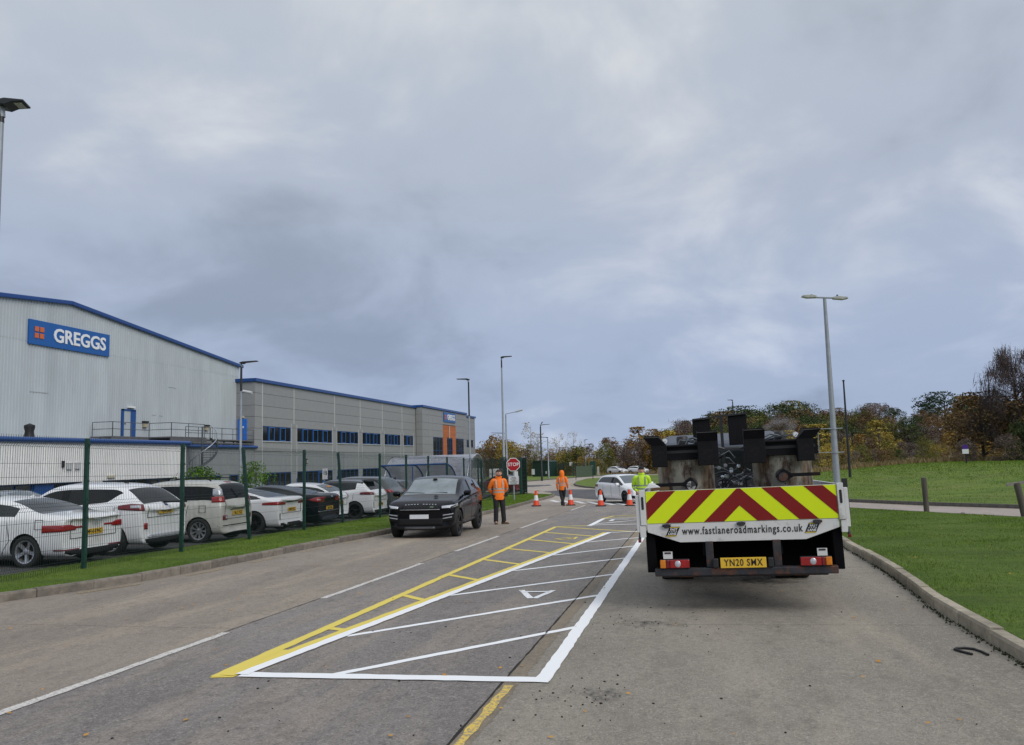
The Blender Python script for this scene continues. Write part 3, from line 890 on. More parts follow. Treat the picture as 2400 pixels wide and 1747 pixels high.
for i in range(n + 1):
    t = R(95) - R(215) * i / n
    zz = 4.08 - 3.1 * i / n
    x, y_ = 1.15 * math.cos(t), 1.15 * math.sin(t)
    pth.append((x, y_, zz + 1.0)); low.append((x, y_, zz))
MB().tube(pth, .035, 6).build('handrail', mat('pale handrail', (.42, .45, .50), .35, .6), sp, smooth=50)
sh = MB()
for i in range(n):
    a, b_ = low[i], low[i + 1]
    sh.add([(a[0], a[1], a[2] - .22), (b_[0], b_[1], b_[2] - .22), (b_[0], b_[1], b_[2] + .05), (a[0], a[1], a[2] + .05)], [(0, 1, 2, 3)])
sh.build('stringer', m_galvd, sp)
for i in range(0, n + 1):
    MB().bar(low[i], pth[i], .02).build('baluster', m_galvd, sp)
for i in range(n):
    t = R(95) - R(215) * (i + .5) / n; zz = 4.02 - 3.1 * i / n
    c_, s_ = math.cos(t), math.sin(t)
    st = MB(); dt = R(7.5)
    st.prism([(.05, 0), (1.13 * math.cos(t - dt), 1.13 * math.sin(t - dt)), (1.13 * math.cos(t + dt), 1.13 * math.sin(t + dt))], zz - .03, zz, 'Z')
    st.build('tread', m_deck, sp)
MB().tube([(0, 0, -.9), (0, 0, 4.9)], .07, 10).build('post', m_galvd, sp, smooth=50)

# ---- grey office building
ob = thing('office_building', 'long grey panelled office building with blue roof edge and ribbon windows', 'building')
OX = -40.0
gap = .014
def panel(y0, y1, z0, z1, X=OX, m_=m_grey, t_=.05):
    MB().bx((X - .03, y0 + gap, z0 + gap), (X + t_, y1 - gap, z1 - gap)).build('cladding_panel', m_, ob)
cols = [69.6, 71.0, 77.4, 87.3, 94.8, 102.3, 109.9, 115.8]
rows = [9.66, 8.62, 7.44, 6.35]
mb = MB(); mb.bx((OX - .035, 69.65, -1.6), (OX - 30, 150.4, 9.75)); mb.build('wall_body', m_black if False else mat('joint shadow gap', (.10, .10, .10), .9), ob)
wins = [(71.12, 76.75), (78.14, 86.63), (88.0, 94.16), (95.5, 101.6), (103.07, 109.16), (110.57, 114.63)]
for i, (a, b_) in enumerate(zip(cols, cols[1:])):
    for z1_, z0_ in zip(rows, rows[1:]): panel(a, b_, z0_, z1_)
    if i == 0:
        for z1_, z0_ in ((6.35, 5.27), (5.27, 4.17), (4.17, 3.05)): panel(a, b_, z0_, z1_)
        continue
    w0, w1 = wins[i - 1]
    panel(a, b_, 5.50, 6.35)
    if w0 - a > .05: panel(a, w0, 3.05, 5.50)
    if b_ - w1 > .05: panel(w1, b_, 3.05, 5.50)
    panel(w0, w1, 3.05, 4.05)
    nx = [5, 7, 5, 5, 5, 3][i - 1]
    window_strip(ob, OX + .0, w0, w1, 4.07, 5.48, nx, opened=[k for k in range(nx) if k % 2 == 1])
    MB().bx((OX, w0 - .05, 4.0), (OX + .16, w1 + .05, 4.068)).build('sill', m_pale, ob)
for c in cols[1:-1]:
    MB().bx((OX + .045, c - .06, 5.9), (OX + .065, c + .06, 9.66)).build('joint_strip', m_pale, ob)
for i, (w0, w1) in enumerate(wins):
    for e_ in (w0 - .08, w1 + .08):
        MB().bx((OX + .045, e_ - .04, .3), (OX + .062, e_ + .04, 5.9)).build('joint_strip', m_pale, ob)
y = 69.62
while y < 115.7:
    y1 = min(y + 1.1, 115.75)
    rib_sheet('wall_sheet', m_greyd, ob, OX + .01, y + .003, y1 - .003, 1.02, 3.03, pitch=.22, depth=.028)
    y = y1
for (a, b_, nx) in ((71.16, 76.77, 5), (78.15, 86.68, 7), (88.0, 94.11, 5), (95.57, 101.6, 5), (103.1, 109.1, 5)):
    window_strip(ob, OX + .05, a, b_, -.9, .98, nx)
dd = MB().bx((OX + .06, 83.0, -.9), (OX + .13, 84.1, .92)).build('door', m_blue2, ob, bevel=.02)
MB().bx((OX + .131, 83.2, -.5), (OX + .14, 83.9, .75)).build('pane', m_glass, dd)
# pier cladding between the ground floor windows
for (a, b_) in ((69.62, 71.1), (76.83, 78.1), (86.74, 87.95), (94.17, 95.5), (101.66, 103.04), (109.16, 115.75)):
    rib_sheet('wall_sheet', m_greyd, ob, OX + .01, a, b_, -1.5, 1.0, pitch=.22, depth=.028)
# side wall towards the warehouse, with blue door
mbw = MB()
for z1_, z0_ in zip([9.66, 8.62, 7.44, 6.35, 5.27, 4.17, 3.05], [8.62, 7.44, 6.35, 5.27, 4.17, 3.05, -1.3]):
    MB().bx((-60, 69.58, z0_ + gap), (OX + .05, 69.66, z1_ - gap)).build('cladding_panel', m_grey, ob)
MB().bx((-41.66, 69.5, 4.1), (-40.72, 69.579, 6.14)).build('door', mat('bright blue door', (.02, .16, .62), .4), ob, bevel=.01)
MB().bx((-41.15, 69.49, 5.3), (-41.0, 69.5, 5.45)).build('notice', m_wht, ob)
MB().bx((-41.4, 69.4, 6.25), (-41.0, 69.579, 6.38)).build('door_lamp', mat('cream lens', (.6, .56, .42), .3), ob)
# roof edge
for a_, b__ in (((OX + .0, 69.45, 9.66), (OX + .26, 116.1, 9.99)), ((-60, 69.4, 9.66), (OX - .002, 69.68, 9.988)), ((OX + .001, 140.8, 9.66), (OX + .255, 150.55, 9.99))): MB().bx(a_, b__).build('roof_trim', m_blue, ob, bevel=.03)
MB().bx((OX + .0, 69.69, 9.70), (OX - 30, 150.4, 9.90)).build('roof', m_roof, ob)
# entrance block
EX = -39.0
mb = MB(); mb.bx((EX - .04, 116.0, -1.7), (OX - .01, 140.6, 9.82)); mb.build('porch_body', mat('joint shadow gap', (.10, .10, .10), .9), ob)
for z1_, z0_ in zip([9.82, 8.80, 7.6, 6.5, 5.46, 4.3, 3.05], [8.80, 7.6, 6.5, 5.46, 4.3, 3.05, -1.5]):
    MB().bx((OX + .06, 115.94, z0_ + gap), (EX + .045, 115.99, z1_ - gap)).build('cladding_panel', m_grey, ob)
    for a, b_ in ((116.0, 119.0), (119.0, 121.15)): panel(a, b_, z0_, z1_, EX)
    for a, b_ in ((121.15, 126.4), (133.75, 138.7)):
        if z0_ >= 5.4: panel(a, b_, z0_, z1_, EX)
    panel(138.7, 140.6, z0_, z1_, EX)
    if z0_ >= 7.5: panel(126.4, 133.75, z0_, z1_, EX)
    for a, b_ in ((140.62, 144.0), (144.0, 147.2), (147.2, 150.35)):
        if z0_ >= 5.3: panel(a, b_, z0_, min(z1_, 9.66))
for a, b_, w0, w1 in ((140.62, 144.0, 140.8, 142.2), (144.0, 147.2, 144.1, 146.1), (147.2, 150.35, 147.3, 148.8)):
    panel(a, b_, -1.5, 4.08)
    panel(w1, b_, 4.08, 5.46); 
    if w0 - a > .1: panel(a, w0, 4.08, 5.46)
    window_strip(ob, OX, w0, w1, 4.1, 5.44, 2 if w1 - w0 > 1.6 else 1)
MB().bx((OX + .3, 115.85, 9.83), (EX + .25, 140.75, 10.17)).build('roof_trim', m_blue, ob, bevel=.03); MB().bx((OX - 3, 115.86, 9.995), (OX + .295, 140.74, 10.168)).build('roof_slab', m_blue, ob)
window_strip(ob, EX, 121.2, 126.15, -1.0, 5.42, 3, horiz=[1.6, 3.4])
window_strip(ob, EX, 134.0, 138.7, -1.0, 5.42, 3, horiz=[1.6, 3.4])
window_strip(ob, EX + .02, 128.6, 131.7, -1.0, 5.36, 3, horiz=[1.6, 3.4])
for i in range(21):
    z0_ = -1.2 + i * .42
    if z0_ > 7.4: break
    for a, b_ in (((126.45, 128.5), (131.8, 133.7)) if z0_ < 5.2 else ((126.45, 130.05), (130.1, 133.7))):
        MB().bx((EX - .02, a, z0_), (EX + .06, b_, min(z0_ + .40, 7.5))).build('terracotta_tile', m_orange, ob)
MB().bx((EX + .06, 129.95, 5.4), (EX + .11, 130.15, 7.5)).build('joint_strip', m_pale, ob)
es, H_, W_ = company_sign('company_sign', 'small blue sign reading GREGGS above the orange office entrance', EX + .06, 126.65, 133.35, 8.05, 9.63)
text_obj('GREGGS', 1.26, m_wht, 'lettering', es, (.14, .72, H_ * .49), ROT_E, depth=.05, bold=.026, xs=.93)
for yy, zz in ((79.8, 2.05), (106, 2.1)):
    f = MB().bx((OX + .05, yy - .3, zz - .28), (OX + .3, yy + .3, zz + .28)).build('floodlight', m_black, ob, bevel=.03)
    MB().bx((OX + .3, yy + .0, zz - .2), (OX + .31, yy + .26, zz + .16)).build('lens', m_lampglass, f)
for yy in (114.0, 118.0):
    X_ = OX + .06 if yy < 116 else EX + .06
    v = MB(); v.bx((X_, yy - .9, 1.55), (X_ + .1, yy - .7, 2.4)); v.bx((X_, yy + .7, 1.55), (X_ + .1, yy + .9, 2.4)); v.bx((X_, yy - .7, 1.9), (X_ + .1, yy + .7, 2.1)); v.build('bracket', m_black, ob)
# ================================================================== CARS
m_paint_w = mat('white car paint', (.84, .855, .87), .22, var=.015, coat=.9)
m_paint_w2 = mat('dull white car paint', (.80, .815, .82), .3, var=.03, coat=.7, col2=(.62, .61, .57), c2scale=1.2, c2lo=.52, c2hi=.75)
m_paint_k = mat('black car paint', (.003, .004, .007), .12, var=.05, coat=.10, spec=.25)
m_paint_dk = mat('dark grey car paint', (.035, .037, .043), .24, var=.04, coat=.9)
m_paint_g = mat('graphite car paint', (.075, .08, .085), .25, var=.04, coat=.9)
m_paint_r = mat('dark red car paint', (.16, .012, .02), .25, var=.04, coat=.9)
m_paint_s = mat('silver blue car paint', (.25, .28, .32), .28, .4, var=.04, coat=.9)
m_cglass = mat('car glass', (.010, .014, .016), .03, var=.6, scale=2.5, spec=.5)
m_ctint = mat('tinted car glass', (.006, .006, .009), .05, var=.3, spec=.3)
m_wind2 = mat('pale windscreen', (.20, .235, .25), .22, var=.25, scale=2.2, spec=.6)  # paler, rougher base colour than the other windscreens
m_wind = mat('windscreen glass', (.085, .105, .12), .05, var=.15, spec=1.0)
m_trim = mat('black trim', (.010, .010, .011), .7, spec=.25)
m_seam = mat('panel gap', (.09, .09, .095), .8)
m_arch = mat('wheel arch', (.006, .006, .006), .9)
m_tyre = mat('tyre rubber', (.018, .018, .019), .8, var=.2, bump=.2, bscale=80)
m_rim = mat('alloy rim', (.42, .43, .45), .3, .7, var=.1)
m_rimk = mat('black alloy rim', (.02, .02, .022), .3, .5)
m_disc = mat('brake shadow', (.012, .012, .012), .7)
m_red = mat('red lamp lens', (.30, .007, .010), .12, var=.25, scale=14, coat=.6)
m_redd = mat('dark red lamp lens', (.16, .008, .012), .12, var=.25, scale=14, coat=.6)
m_amber = mat('amber lens', (.62, .20, .02), .15, var=.2, scale=20)
m_clear = mat('clear lamp lens', (.50, .52, .56), .10, .3, var=.25, scale=22, coat=.8)
m_platey = mat('yellow plate', (.72, .45, .035), .4, var=.03)
m_platew = mat('white plate', (.72, .74, .78), .4, var=.02)
m_ink = mat('plate ink', (.01, .01, .01), .5)
m_chrome = mat('chrome', (.6, .62, .65), .12, .95, var=.02)

def ip(pts, x):
    if x <= pts[0][0]: return pts[0][1]
    for (a, b_), (c, d) in zip(pts, pts[1:]):
        if x <= c: return b_ + (d - b_) * (x - a) / (c - a)
    return pts[-1][1]

def wheel_meshes(Rw, wd, spokes, rim_m, style=0):
    t = MB(); h = wd / 2; rr = Rw * .70
    t.lathe([(rr, -h * .86), (rr + .02, -h * .97), (Rw * .86, -h * 1.0), (Rw * .965, -h * .86), (Rw, -h * .6), (Rw, h * .6), (Rw * .965, h * .86), (Rw * .86, h * 1.0), (rr + .02, h * .97), (rr, h * .86), (rr - .02, h * .4), (rr - .02, -h * .8), (rr, -h * .86)], axis='Y', n=36, caps=False)
    tm = t.build('tyre', m_tyre, smooth=35).data
    r = MB()
    r.lathe([(rr + .004, h * .88), (rr - .02, h * .80), (rr - .03, h * .1), (rr - .03, -h * .6)], axis='Y', n=36, caps=False)
    r.lathe([(0, h * .62), (.055, h * .62), (.075, h * .5), (.08, h * .2)], axis='Y', n=16)
    for k in range(spokes):
        a = 2 * PI * k / spokes
        def P(rad, off, y): return (rad * math.cos(a) - off * math.sin(a), y, rad * math.sin(a) + off * math.cos(a))
        w0, w1 = (.030, .045) if style == 0 else (.018, .030)
        offs = [0] if style != 2 else [-.035, .035]
        for o_ in offs:
            for (ra, wa, ya), (rb, wb, yb) in [((.05, w0, h * .58), (rr * .6, w0, h * .66)), ((rr * .6, w0, h * .66), (rr - .012, w1, h * .80))]:
                vs = [P(ra, o_ * .4 - wa, ya), P(ra, o_ * .4 + wa, ya), P(rb, o_ - wb, yb), P(rb, o_ + wb, yb), P(ra, o_ * .4 - wa, ya - .04), P(ra, o_ * .4 + wa, ya - .04), P(rb, o_ - wb, yb - .04), P(rb, o_ + wb, yb - .04)]
                r.add(vs, [(0, 1, 3, 2), (4, 6, 7, 5), (0, 2, 6, 4), (1, 5, 7, 3), (2, 3, 7, 6), (0, 4, 5, 1)])
    o = r.build('rim', rim_m, smooth=40); rm = o.data
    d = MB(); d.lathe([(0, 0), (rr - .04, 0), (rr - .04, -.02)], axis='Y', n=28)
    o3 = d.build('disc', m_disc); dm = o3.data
    for ob_ in list(COL.objects):
        if ob_.data in (tm, rm, dm): bpy.data.objects.remove(ob_)
    return tm, rm, dm

def split_by_mat(me, groups, parent, mats):
    """groups: list of (name, set(material index), filter)"""
    nv = len(me.vertices)
    co = np.empty(nv * 3); me.vertices.foreach_get('co', co); co = co.reshape(-1, 3)
    polys = [(tuple(p.vertices), p.material_index, tuple(p.center)) for p in me.polygons]
    res = {}
    for name, idx, flt in groups:
        sel = [p for p in polys if p[1] in idx and (flt is None or flt(p[2]))]
        if not sel: continue
        used = {}; V = []; F = []; M_ = []
        ml = sorted(idx)
        for vs, mi, _ in sel:
            f = []
            for v in vs:
                if v not in used: used[v] = len(V); V.append(tuple(co[v]))
                f.append(used[v])
            F.append(f); M_.append(ml.index(mi))
        m2 = bpy.data.meshes.new(name); m2.from_pydata(V, [], F)
        for i in ml: m2.materials.append(mats[i])
        m2.polygons.foreach_set('material_index', M_)
        m2.polygons.foreach_set('use_smooth', [True] * len(F))
        m2.set_sharp_from_angle(angle=R(38))
        o = link(name, m2, parent)
        res.setdefault(name, []).append(o)
    return res

class Car:
    def __init__(s, name, label, loc, heading, L, W, H, prof, belt, plan, roofw, xs, wheels, Rw, paint, glass=None, wind=None, rear=None,
                 ground=.18, rim=None, spokes=5, style=0, sill=.0, group=None, pillars=(), sub=2, roofmat=None, trimlow=False, cat='car', lid=None, tuck=.9, taper='down'):
        """x forward from rear bumper (-L/2) to nose (L/2). prof: top line; belt: waist line; plan: half width; xs=(rear glass base, roof rear, roof front, screen base)"""
        s.L, s.W, s.H = L, W, H
        s.root = thing(name, label, cat, loc, heading, group)
        h2 = L / 2
        xbg, xrt, xrf, xws = xs
        st = {-h2, -h2 + .07, -h2 + .25, h2 - .30, h2 - .10, h2, xbg, xrt, xrf, xws, (xrt + xrf) / 2}
        for a, b_ in pillars: st.add(a); st.add(b_)
        st.add((xws + h2 - .3) / 2); st.add((xws + h2 - .3) / 2 + .3)
        if xbg > -h2 + .5: st.add((xbg - h2 + .25) / 2)
        if abs(xrf - xws) > .5: st.add((xrf + xws) / 2)
        if abs(xrt - xbg) > .5: st.add((xrt + xbg) / 2)
        lid_ = lid if lid else xbg; dl_ = .34
        st.add(lid_)
        if lid_ - dl_ > -h2 + .12: st.add(lid_ - dl_)
        X = sorted(st); X2 = [X[0]]
        for x in X[1:]:
            if x - X2[-1] > .035: X2.append(x)
            elif x in (lid_, lid_ - dl_, xrt, xbg): X2[-1] = x
        X = X2
        mats = [paint, glass or m_cglass, wind or m_wind, rear or m_cglass, m_trim, m_arch, roofmat or paint]
        secs = []
        for x in X:
            T = ip(prof, x); B = min(ip(belt, x), T - .02); w_ = ip(plan, x)
            endk = 0
            if x < -h2 + .02 or x > h2 - .02: endk = .10
            zb = ground + (.06 if endk else 0) + sill
            gh = T - B
            rw = w_ * roofw
            k = min(1, max(0, (gh - .05) / .32))
            y5 = w_ * .955; y6 = (w_ * .90) * (1 - k) + rw * k; y6b = y6 - .055; y7 = y6 * .62
            z6 = T - .028 - .03 * k
            zm = .5 * (ground + B)
            sec = [(0, zb), (w_ * tuck * .9, zb), (w_ * .965, zb + .10), (w_ * 1.0, zm), (w_ * .995, B - .10), (w_ * .975, B - .022), (y5, B + .002 if gh > .06 else min(B, T - .03)),
                   (y6, z6), (y6b, z6 + .022), (y7, T - .006), (0, T + .012)]
            secs.append(sec)
        m_ = len(secs[0]); V = []; Fc = []; MI = []
        idx = {}
        for i, (x, sec) in enumerate(zip(X, secs)):
            for j, (y, z) in enumerate(sec):
                for sd in (1, -1):
                    if y == 0 and sd == -1: idx[i, j, -1] = idx[i, j, 1]; continue
                    # round the plan at the ends
                    xx = x
                    idx[i, j, sd] = len(V); V.append((xx, y * sd, z))
        for i in range(len(X) - 1):
            xm = (X[i] + X[i + 1]) / 2
            for j in range(m_ - 1):
                for sd in (1, -1):
                    f = [idx[i, j, sd], idx[i + 1, j, sd], idx[i + 1, j + 1, sd], idx[i, j + 1, sd]]
                    if sd == 1: f.reverse()
                    mi = 0
                    pil = any(a - .001 <= X[i] and X[i + 1] <= b_ + .001 for a, b_ in pillars)
                    if j in (0,): mi = 4
                    if j == 1: mi = 4 if trimlow else 0
                    if j == 6 and s_in(X[i], X[i + 1], max(xbg, lid if lid else xbg), xws): mi = 4 if pil else 1
                    if j >= 8 and X[i] >= xrf - .036 and X[i + 1] <= xws + .036: mi = 2
                    if j >= 8 and X[i] >= xbg - .036 and X[i + 1] <= xrt + .036: mi = 3
                    if j >= 7 and X[i] >= xrt - .002 and X[i + 1] <= xrf + .01: mi = 6
                    if j == 6 and abs(X[i + 1] - lid_) < .02 and X[i + 1] - X[i] > .2:
                        A, B_, C_, D_ = idx[i, j, sd], idx[i + 1, j, sd], idx[i + 1, j + 1, sd], idx[i, j + 1, sd]
                        tris = [((A, B_, C_), 1), ((A, C_, D_), 0)] if taper == 'down' else [((D_, B_, C_), 1), ((A, B_, D_), 0)]
                        for t_, m1 in tris: Fc.append(list(t_)); MI.append(m1)
                        continue
                    Fc.append(f); MI.append(mi)
        for i, flip in ((0, False), (len(X) - 1, True)):
            for j in range(m_ - 1):
                f = [idx[i, j, 1], idx[i, j + 1, 1], idx[i, j + 1, -1], idx[i, j, -1]]
                f2 = []
                for v in f:
                    if v not in f2: f2.append(v)
                if flip: f2.reverse()
                Fc.append(f2); MI.append(4 if j == 0 else 0)
        me = bpy.data.meshes.new('shell'); me.from_pydata(V, [], Fc)
        bmx = bmesh.new(); bmx.from_mesh(me); bmesh.ops.recalc_face_normals(bmx, faces=bmx.faces)
        # round the corners in plan
        for v in bmx.verts:
            ax = abs(v.co.x)
            if ax > h2 - .02: v.co.x -= math.copysign(.16 * (abs(v.co.y) / (W / 2)) ** 3, v.co.x)
            elif ax > h2 - .12: v.co.x -= math.copysign(.07 * (abs(v.co.y) / (W / 2)) ** 3, v.co.x)
        bmx.to_mesh(me); bmx.free()
        for m__ in mats: me.materials.append(m__)
        me.polygons.foreach_set('material_index', MI)
        tmp = bpy.data.objects.new('shell', me); COL.objects.link(tmp)
        sd_ = tmp.modifiers.new('s', 'SUBSURF'); sd_.levels = sub; sd_.render_levels = sub
        cut = MB()
        for wx in wheels:
            for sy in (1, -1):
                cut.lathe([(0, sy * (W / 2 + .2)), (Rw * 1.13, sy * (W / 2 + .2)), (Rw * 1.13, sy * (W / 2 - .30)), (0, sy * (W / 2 - .30))], (wx, 0, Rw + .0), 'Y', 28, 5)
        co_ = cut.build('cutter', mats)
        bo = tmp.modifiers.new('b', 'BOOLEAN'); bo.object = co_; bo.operation = 'DIFFERENCE'; bo.solver = 'EXACT'
        res = bake_mods(tmp)
        bpy.data.objects.remove(tmp); bpy.data.objects.remove(co_)
        bp = [p for p in pillars if p[1] - p[0] < .12]
        xb = bp[len(bp) // 2][0] if bp else 0
        split_by_mat(res, [('body', {0, 4, 5, 6}, None), ('windscreen', {2}, None), ('rear_window', {3}, None)]
                     + [('side_window', {1}, (lambda c, sy=sy, lo=lo, hi=hi: c[1] * sy > 0 and lo <= c[0] < hi)) for sy in (1, -1) for lo, hi in ((-9, xb), (xb, 9))], s.root, mats)
        vs = [v.co.copy() for v in res.vertices]
        s.bvh = BVHTree.FromPolygons(vs, [tuple(p.vertices) for p in res.polygons])
        # wheels
        key = (Rw, spokes, style, (rim or m_rim).name)
        if key not in WCACHE: WCACHE[key] = wheel_meshes(Rw, .215, spokes, rim or m_rim, style)
        tm, rm, dm = WCACHE[key]
        for wx in wheels:
            for sy in (1, -1):
                wo = thing('wheel', None, None, (wx, sy * (W / 2 - .125), Rw), 0 if sy > 0 else PI); wo.parent = s.root
                wo.rotation_euler = (0, R(random.uniform(0, 70)), 0) if sy > 0 else (0, R(random.uniform(0, 70)), PI)
                for nm, m__ in (('tyre', tm), ('rim', rm), ('brake_disc', dm)): link(nm, m__, wo)
        s.ground = ground
    def hit(s, o, d):
        h = s.bvh.ray_cast(Vector(o), Vector(d).normalized())
        return (h[0], h[1]) if h[0] is not None else (None, None)
    def patch(s, name, rows, m, off=.006, label=None):
        """rows: list of lines of (origin, dir); projected on the body"""
        G = []; ok = True
        for r_ in rows:
            line = []
            for (o, d) in r_:
                p, n = s.hit(o, d)
                if p is None: line.append(None)
                else:
                    dd = Vector(d).normalized()
                    line.append(p - dd * off)
            G.append(line)
        mb = MB(); ids = {}
        for i, l_ in enumerate(G):
            for j, p in enumerate(l_):
                if p is not None: ids[i, j] = len(mb.v); mb.v.append(tuple(p))
        for i in range(len(G) - 1):
            for j in range(len(G[0]) - 1):
                k = [(i, j), (i + 1, j), (i + 1, j + 1), (i, j + 1)]
                if all(q in ids for q in k): mb.f.append(tuple(ids[q] for q in k)); mb.m.append(0)
        if not mb.f: return None
        o = mb.build(name, m, s.root, smooth=60)
        so = o.modifiers.new('t', 'SOLIDIFY'); so.thickness = .012; so.offset = 0
        return o
    def rear(s, name, y0, y1, z0, z1, m, n=6, skew=0.0, nz=3, off=.006, end=-1, zf=None):
        """patch on the tail (end=-1) or nose (end=1), between y0..y1 and z0..z1; zf(t)->(zlow, zhigh)"""
        rows = []
        for j in range(nz + 1):
            r_ = []
            for i in range(n + 1):
                t = i / n; a, b_ = (zf(t) if zf else (z0, z1))
                y = y0 + (y1 - y0) * t + skew * j / nz
                r_.append(((end * (s.L / 2 + 1), y, a + (b_ - a) * j / nz), (-end, 0, 0)))
            rows.append(r_)
        return s.patch(name, rows, m, off)
    def wrap(s, name, sy, a0, a1, zf, m, n=20, nz=4, end=-1, off=.009, cx=.75, cy=.55):
        """patch wrapping round a corner: angle 0 = tail face, 90 = flank"""
        rows = []
        c = Vector((end * (s.L / 2 - cx), sy * (s.W / 2 - cy), 0))
        for j in range(nz + 1):
            r_ = []
            for i in range(n + 1):
                t = i / n; a = R(a0 + (a1 - a0) * t); lo_, hi_ = zf(t); z = lo_ + (hi_ - lo_) * j / nz
                d = Vector((end * math.cos(a), sy * math.sin(a), 0)); o = c + d * 2.5; o.z = z
                r_.append((tuple(o), tuple(-d)))
            rows.append(r_)
        return s.patch(name, rows, m, off)
    def flank(s, name, sy, pts_lo, pts_hi, m, off=.005, n=8, nz=1):
        rows = []
        for j in range(nz + 1):
            r_ = []
            for i in range(n + 1):
                t = i / n; pass
                xa = ip_line(pts_lo, t); xb = ip_line(pts_hi, t)
                p = xa.lerp(xb, j / nz)
                r_.append(((p.x, sy * (s.W / 2 + 1), p.y), (0, -sy, 0)))
            rows.append(r_)
        return s.patch(name, rows, m, off)
    def seam(s, sy, pts, w_=.010):
        """thin dark door gap along pts (x,z) on the flank"""
        for (a, b_) in zip(pts, pts[1:]):
            d = Vector(b_) - Vector(a); nrm = Vector((-d.y, d.x)).normalized() * w_ / 2
            s.flank('door_seam', sy, [tuple(Vector(a) - nrm), tuple(Vector(b_) - nrm)], [tuple(Vector(a) + nrm), tuple(Vector(b_) + nrm)], m_seam, .0025, max(2, int(d.length / .12)))
    def boot(s, y, z0, z1, end=-1, m=None):
        for sy in (1, -1): s.rear('boot_seam', sy * y - .006, sy * y + .006, z0, z1, m or m_seam, n=1, nz=8, off=.003, end=end)
        s.rear('bumper_seam', -y, y, z0 - .006, z0 + .006, m or m_seam, n=14, nz=1, off=.003, end=end)
    def fuel(s, sy, x, z):
        for a, b_ in (((x - .09, z - .09), (x + .09, z - .09)), ((x + .09, z - .09), (x + .09, z + .09)), ((x + .09, z + .09), (x - .09, z + .09)), ((x - .09, z + .09), (x - .09, z - .09))): s.seam(sy, [a, b_], .008)
    def plate(s, y, z, txt, end=-1, m=None, w_=.52, h=.112, tilt=0):
        p, n = s.hit((end * (s.L / 2 + 1), y, z), (-end, 0, 0))
        o = MB().bx((-.006, -w_ / 2, -h / 2), (.006, w_ / 2, h / 2)).build('number_plate', m or m_platey, s.root, bevel=.003)
        o.location = (p.x + end * .014, y, z)
        if txt:
            t_ = text_obj(txt, .105, m_ink, 'lettering', o, (end * .009, 0, -.002), (PI / 2, 0, -PI / 2 if end < 0 else PI / 2), depth=.002, bold=.002, xs=.80)
        return o
    def handle(s, sy, x, z, m=None):
        p, n = s.hit((x, sy * (s.W / 2 + 1), z), (0, -sy, 0))
        MB().box((0, 0, 0), (.20, .035, .028)).build('door_handle', m or m_trim, s.root, bevel=.01, loc=(x, p.y + sy * .018, z))
    def mirror(s, x, z, m, wd=.20):
        for sy in (1, -1):
            mb = MB(); mb.lathe([(0, 0), (.06, .01), (.095, .05), (.10, .12), (.09, .17), (0, .18)], axis='Y', n=14)
            o = mb.build('door_mirror', m, s.root, smooth=50)
            o.scale = (.95, sy * 1.15, .80); o.location = (x, sy * (s.W / 2 - .03), z)
            MB().box((x, sy * (s.W / 2 - .04), z - .07), (.10, .14, .04)).build('mirror_arm', m_trim, s.root, bevel=.01)
def s_in(a, b_, lo, hi): return a >= lo - .01 and b_ <= hi + .01
def ip_line(pts, t):
    a, b_ = Vector(pts[0]), Vector(pts[-1])
    if len(pts) == 2: return a.lerp(b_, t)
    k = t * (len(pts) - 1); i = min(int(k), len(pts) - 2)
    return Vector(pts[i]).lerp(Vector(pts[i + 1]), k - i)
WCACHE = {}
HX = PI          # heading along -X : tail towards the fence

# ---- 1 white saloon -------------------------------------------------
def cz(x, y): return gz(x, y) + .02
def spot(y, xr, L): return (xr - L / 2, y, cz(xr, y))
c = Car('parked_car', 'white saloon with long red tail lamps, nearest car behind the fence', spot(14.93, -12.12, 4.72), HX, 4.72, 1.84, 1.42,
        prof=[(-2.36, .93), (-2.25, 1.03), (-1.75, 1.06), (-1.55, 1.08), (-.85, 1.35), (-.2, 1.42), (.45, 1.38), (1.25, 1.0), (2.0, .82), (2.36, .62)],
        belt=[(-2.36, .90), (-1.6, 1.0), (-.9, .98), (1.2, .90), (2.36, .6)], plan=[(-2.36, .86), (-1.9, .91), (0, .92), (1.8, .90), (2.36, .78)],
        roofw=.69, xs=(-1.62, -.80, .42, 1.22), wheels=(-1.38, 1.42), Rw=.325, paint=m_paint_w2, pillars=((-.05, .03),), lid=-1.12)
for sy in (1, -1):
    c.wrap('tail_light', sy, 16 if sy > 0 else 16, 62, lambda t: (.70 + .03 * (1 - t), .845 if t > .2 else .80 + .2 * t), m_red, cx=.9, cy=.62)
    c.wrap('reflector', sy, 5, 50, lambda t: (.335, .36), m_redd)
c.rear('light_bar', .30, .52, .76, .80, m_red); c.rear('light_bar', -.52, -.30, .76, .80, m_red)
c.rear('diffuser', -.80, .80, .20, .33, m_trim, n=12)
c.plate(0, .66, 'MF16 KWC'); c.boot(.66, .56, .98); c.fuel(1, -1.70, .86)
c.handle(1, -.62, .80, m_paint_w2); c.handle(1, .42, .78, m_paint_w2); c.mirror(1.0, .98, m_paint_w2)
c.seam(1, [(-.95, .92), (-1.02, .55), (-.80, .28)]); c.seam(1, [(-.03, .93), (.02, .3)])
for k in range(4):
    rg = MB(); rg.tube([(0, .036 * math.cos(t * PI / 6), .036 * math.sin(t * PI / 6)) for t in range(13)], .006, 6)
    rg.build('ring_badge', m_chrome, c.root, loc=(-2.31 - .045 + .0, -.075 + .05 * k, .90))
MB().prism([(0, 0), (.14, 0), (.03, .06), (0, .05)], -.015, .015, 'Y').build('roof_aerial', m_paint_w2, c.root, loc=(-.75, 0, 1.375))

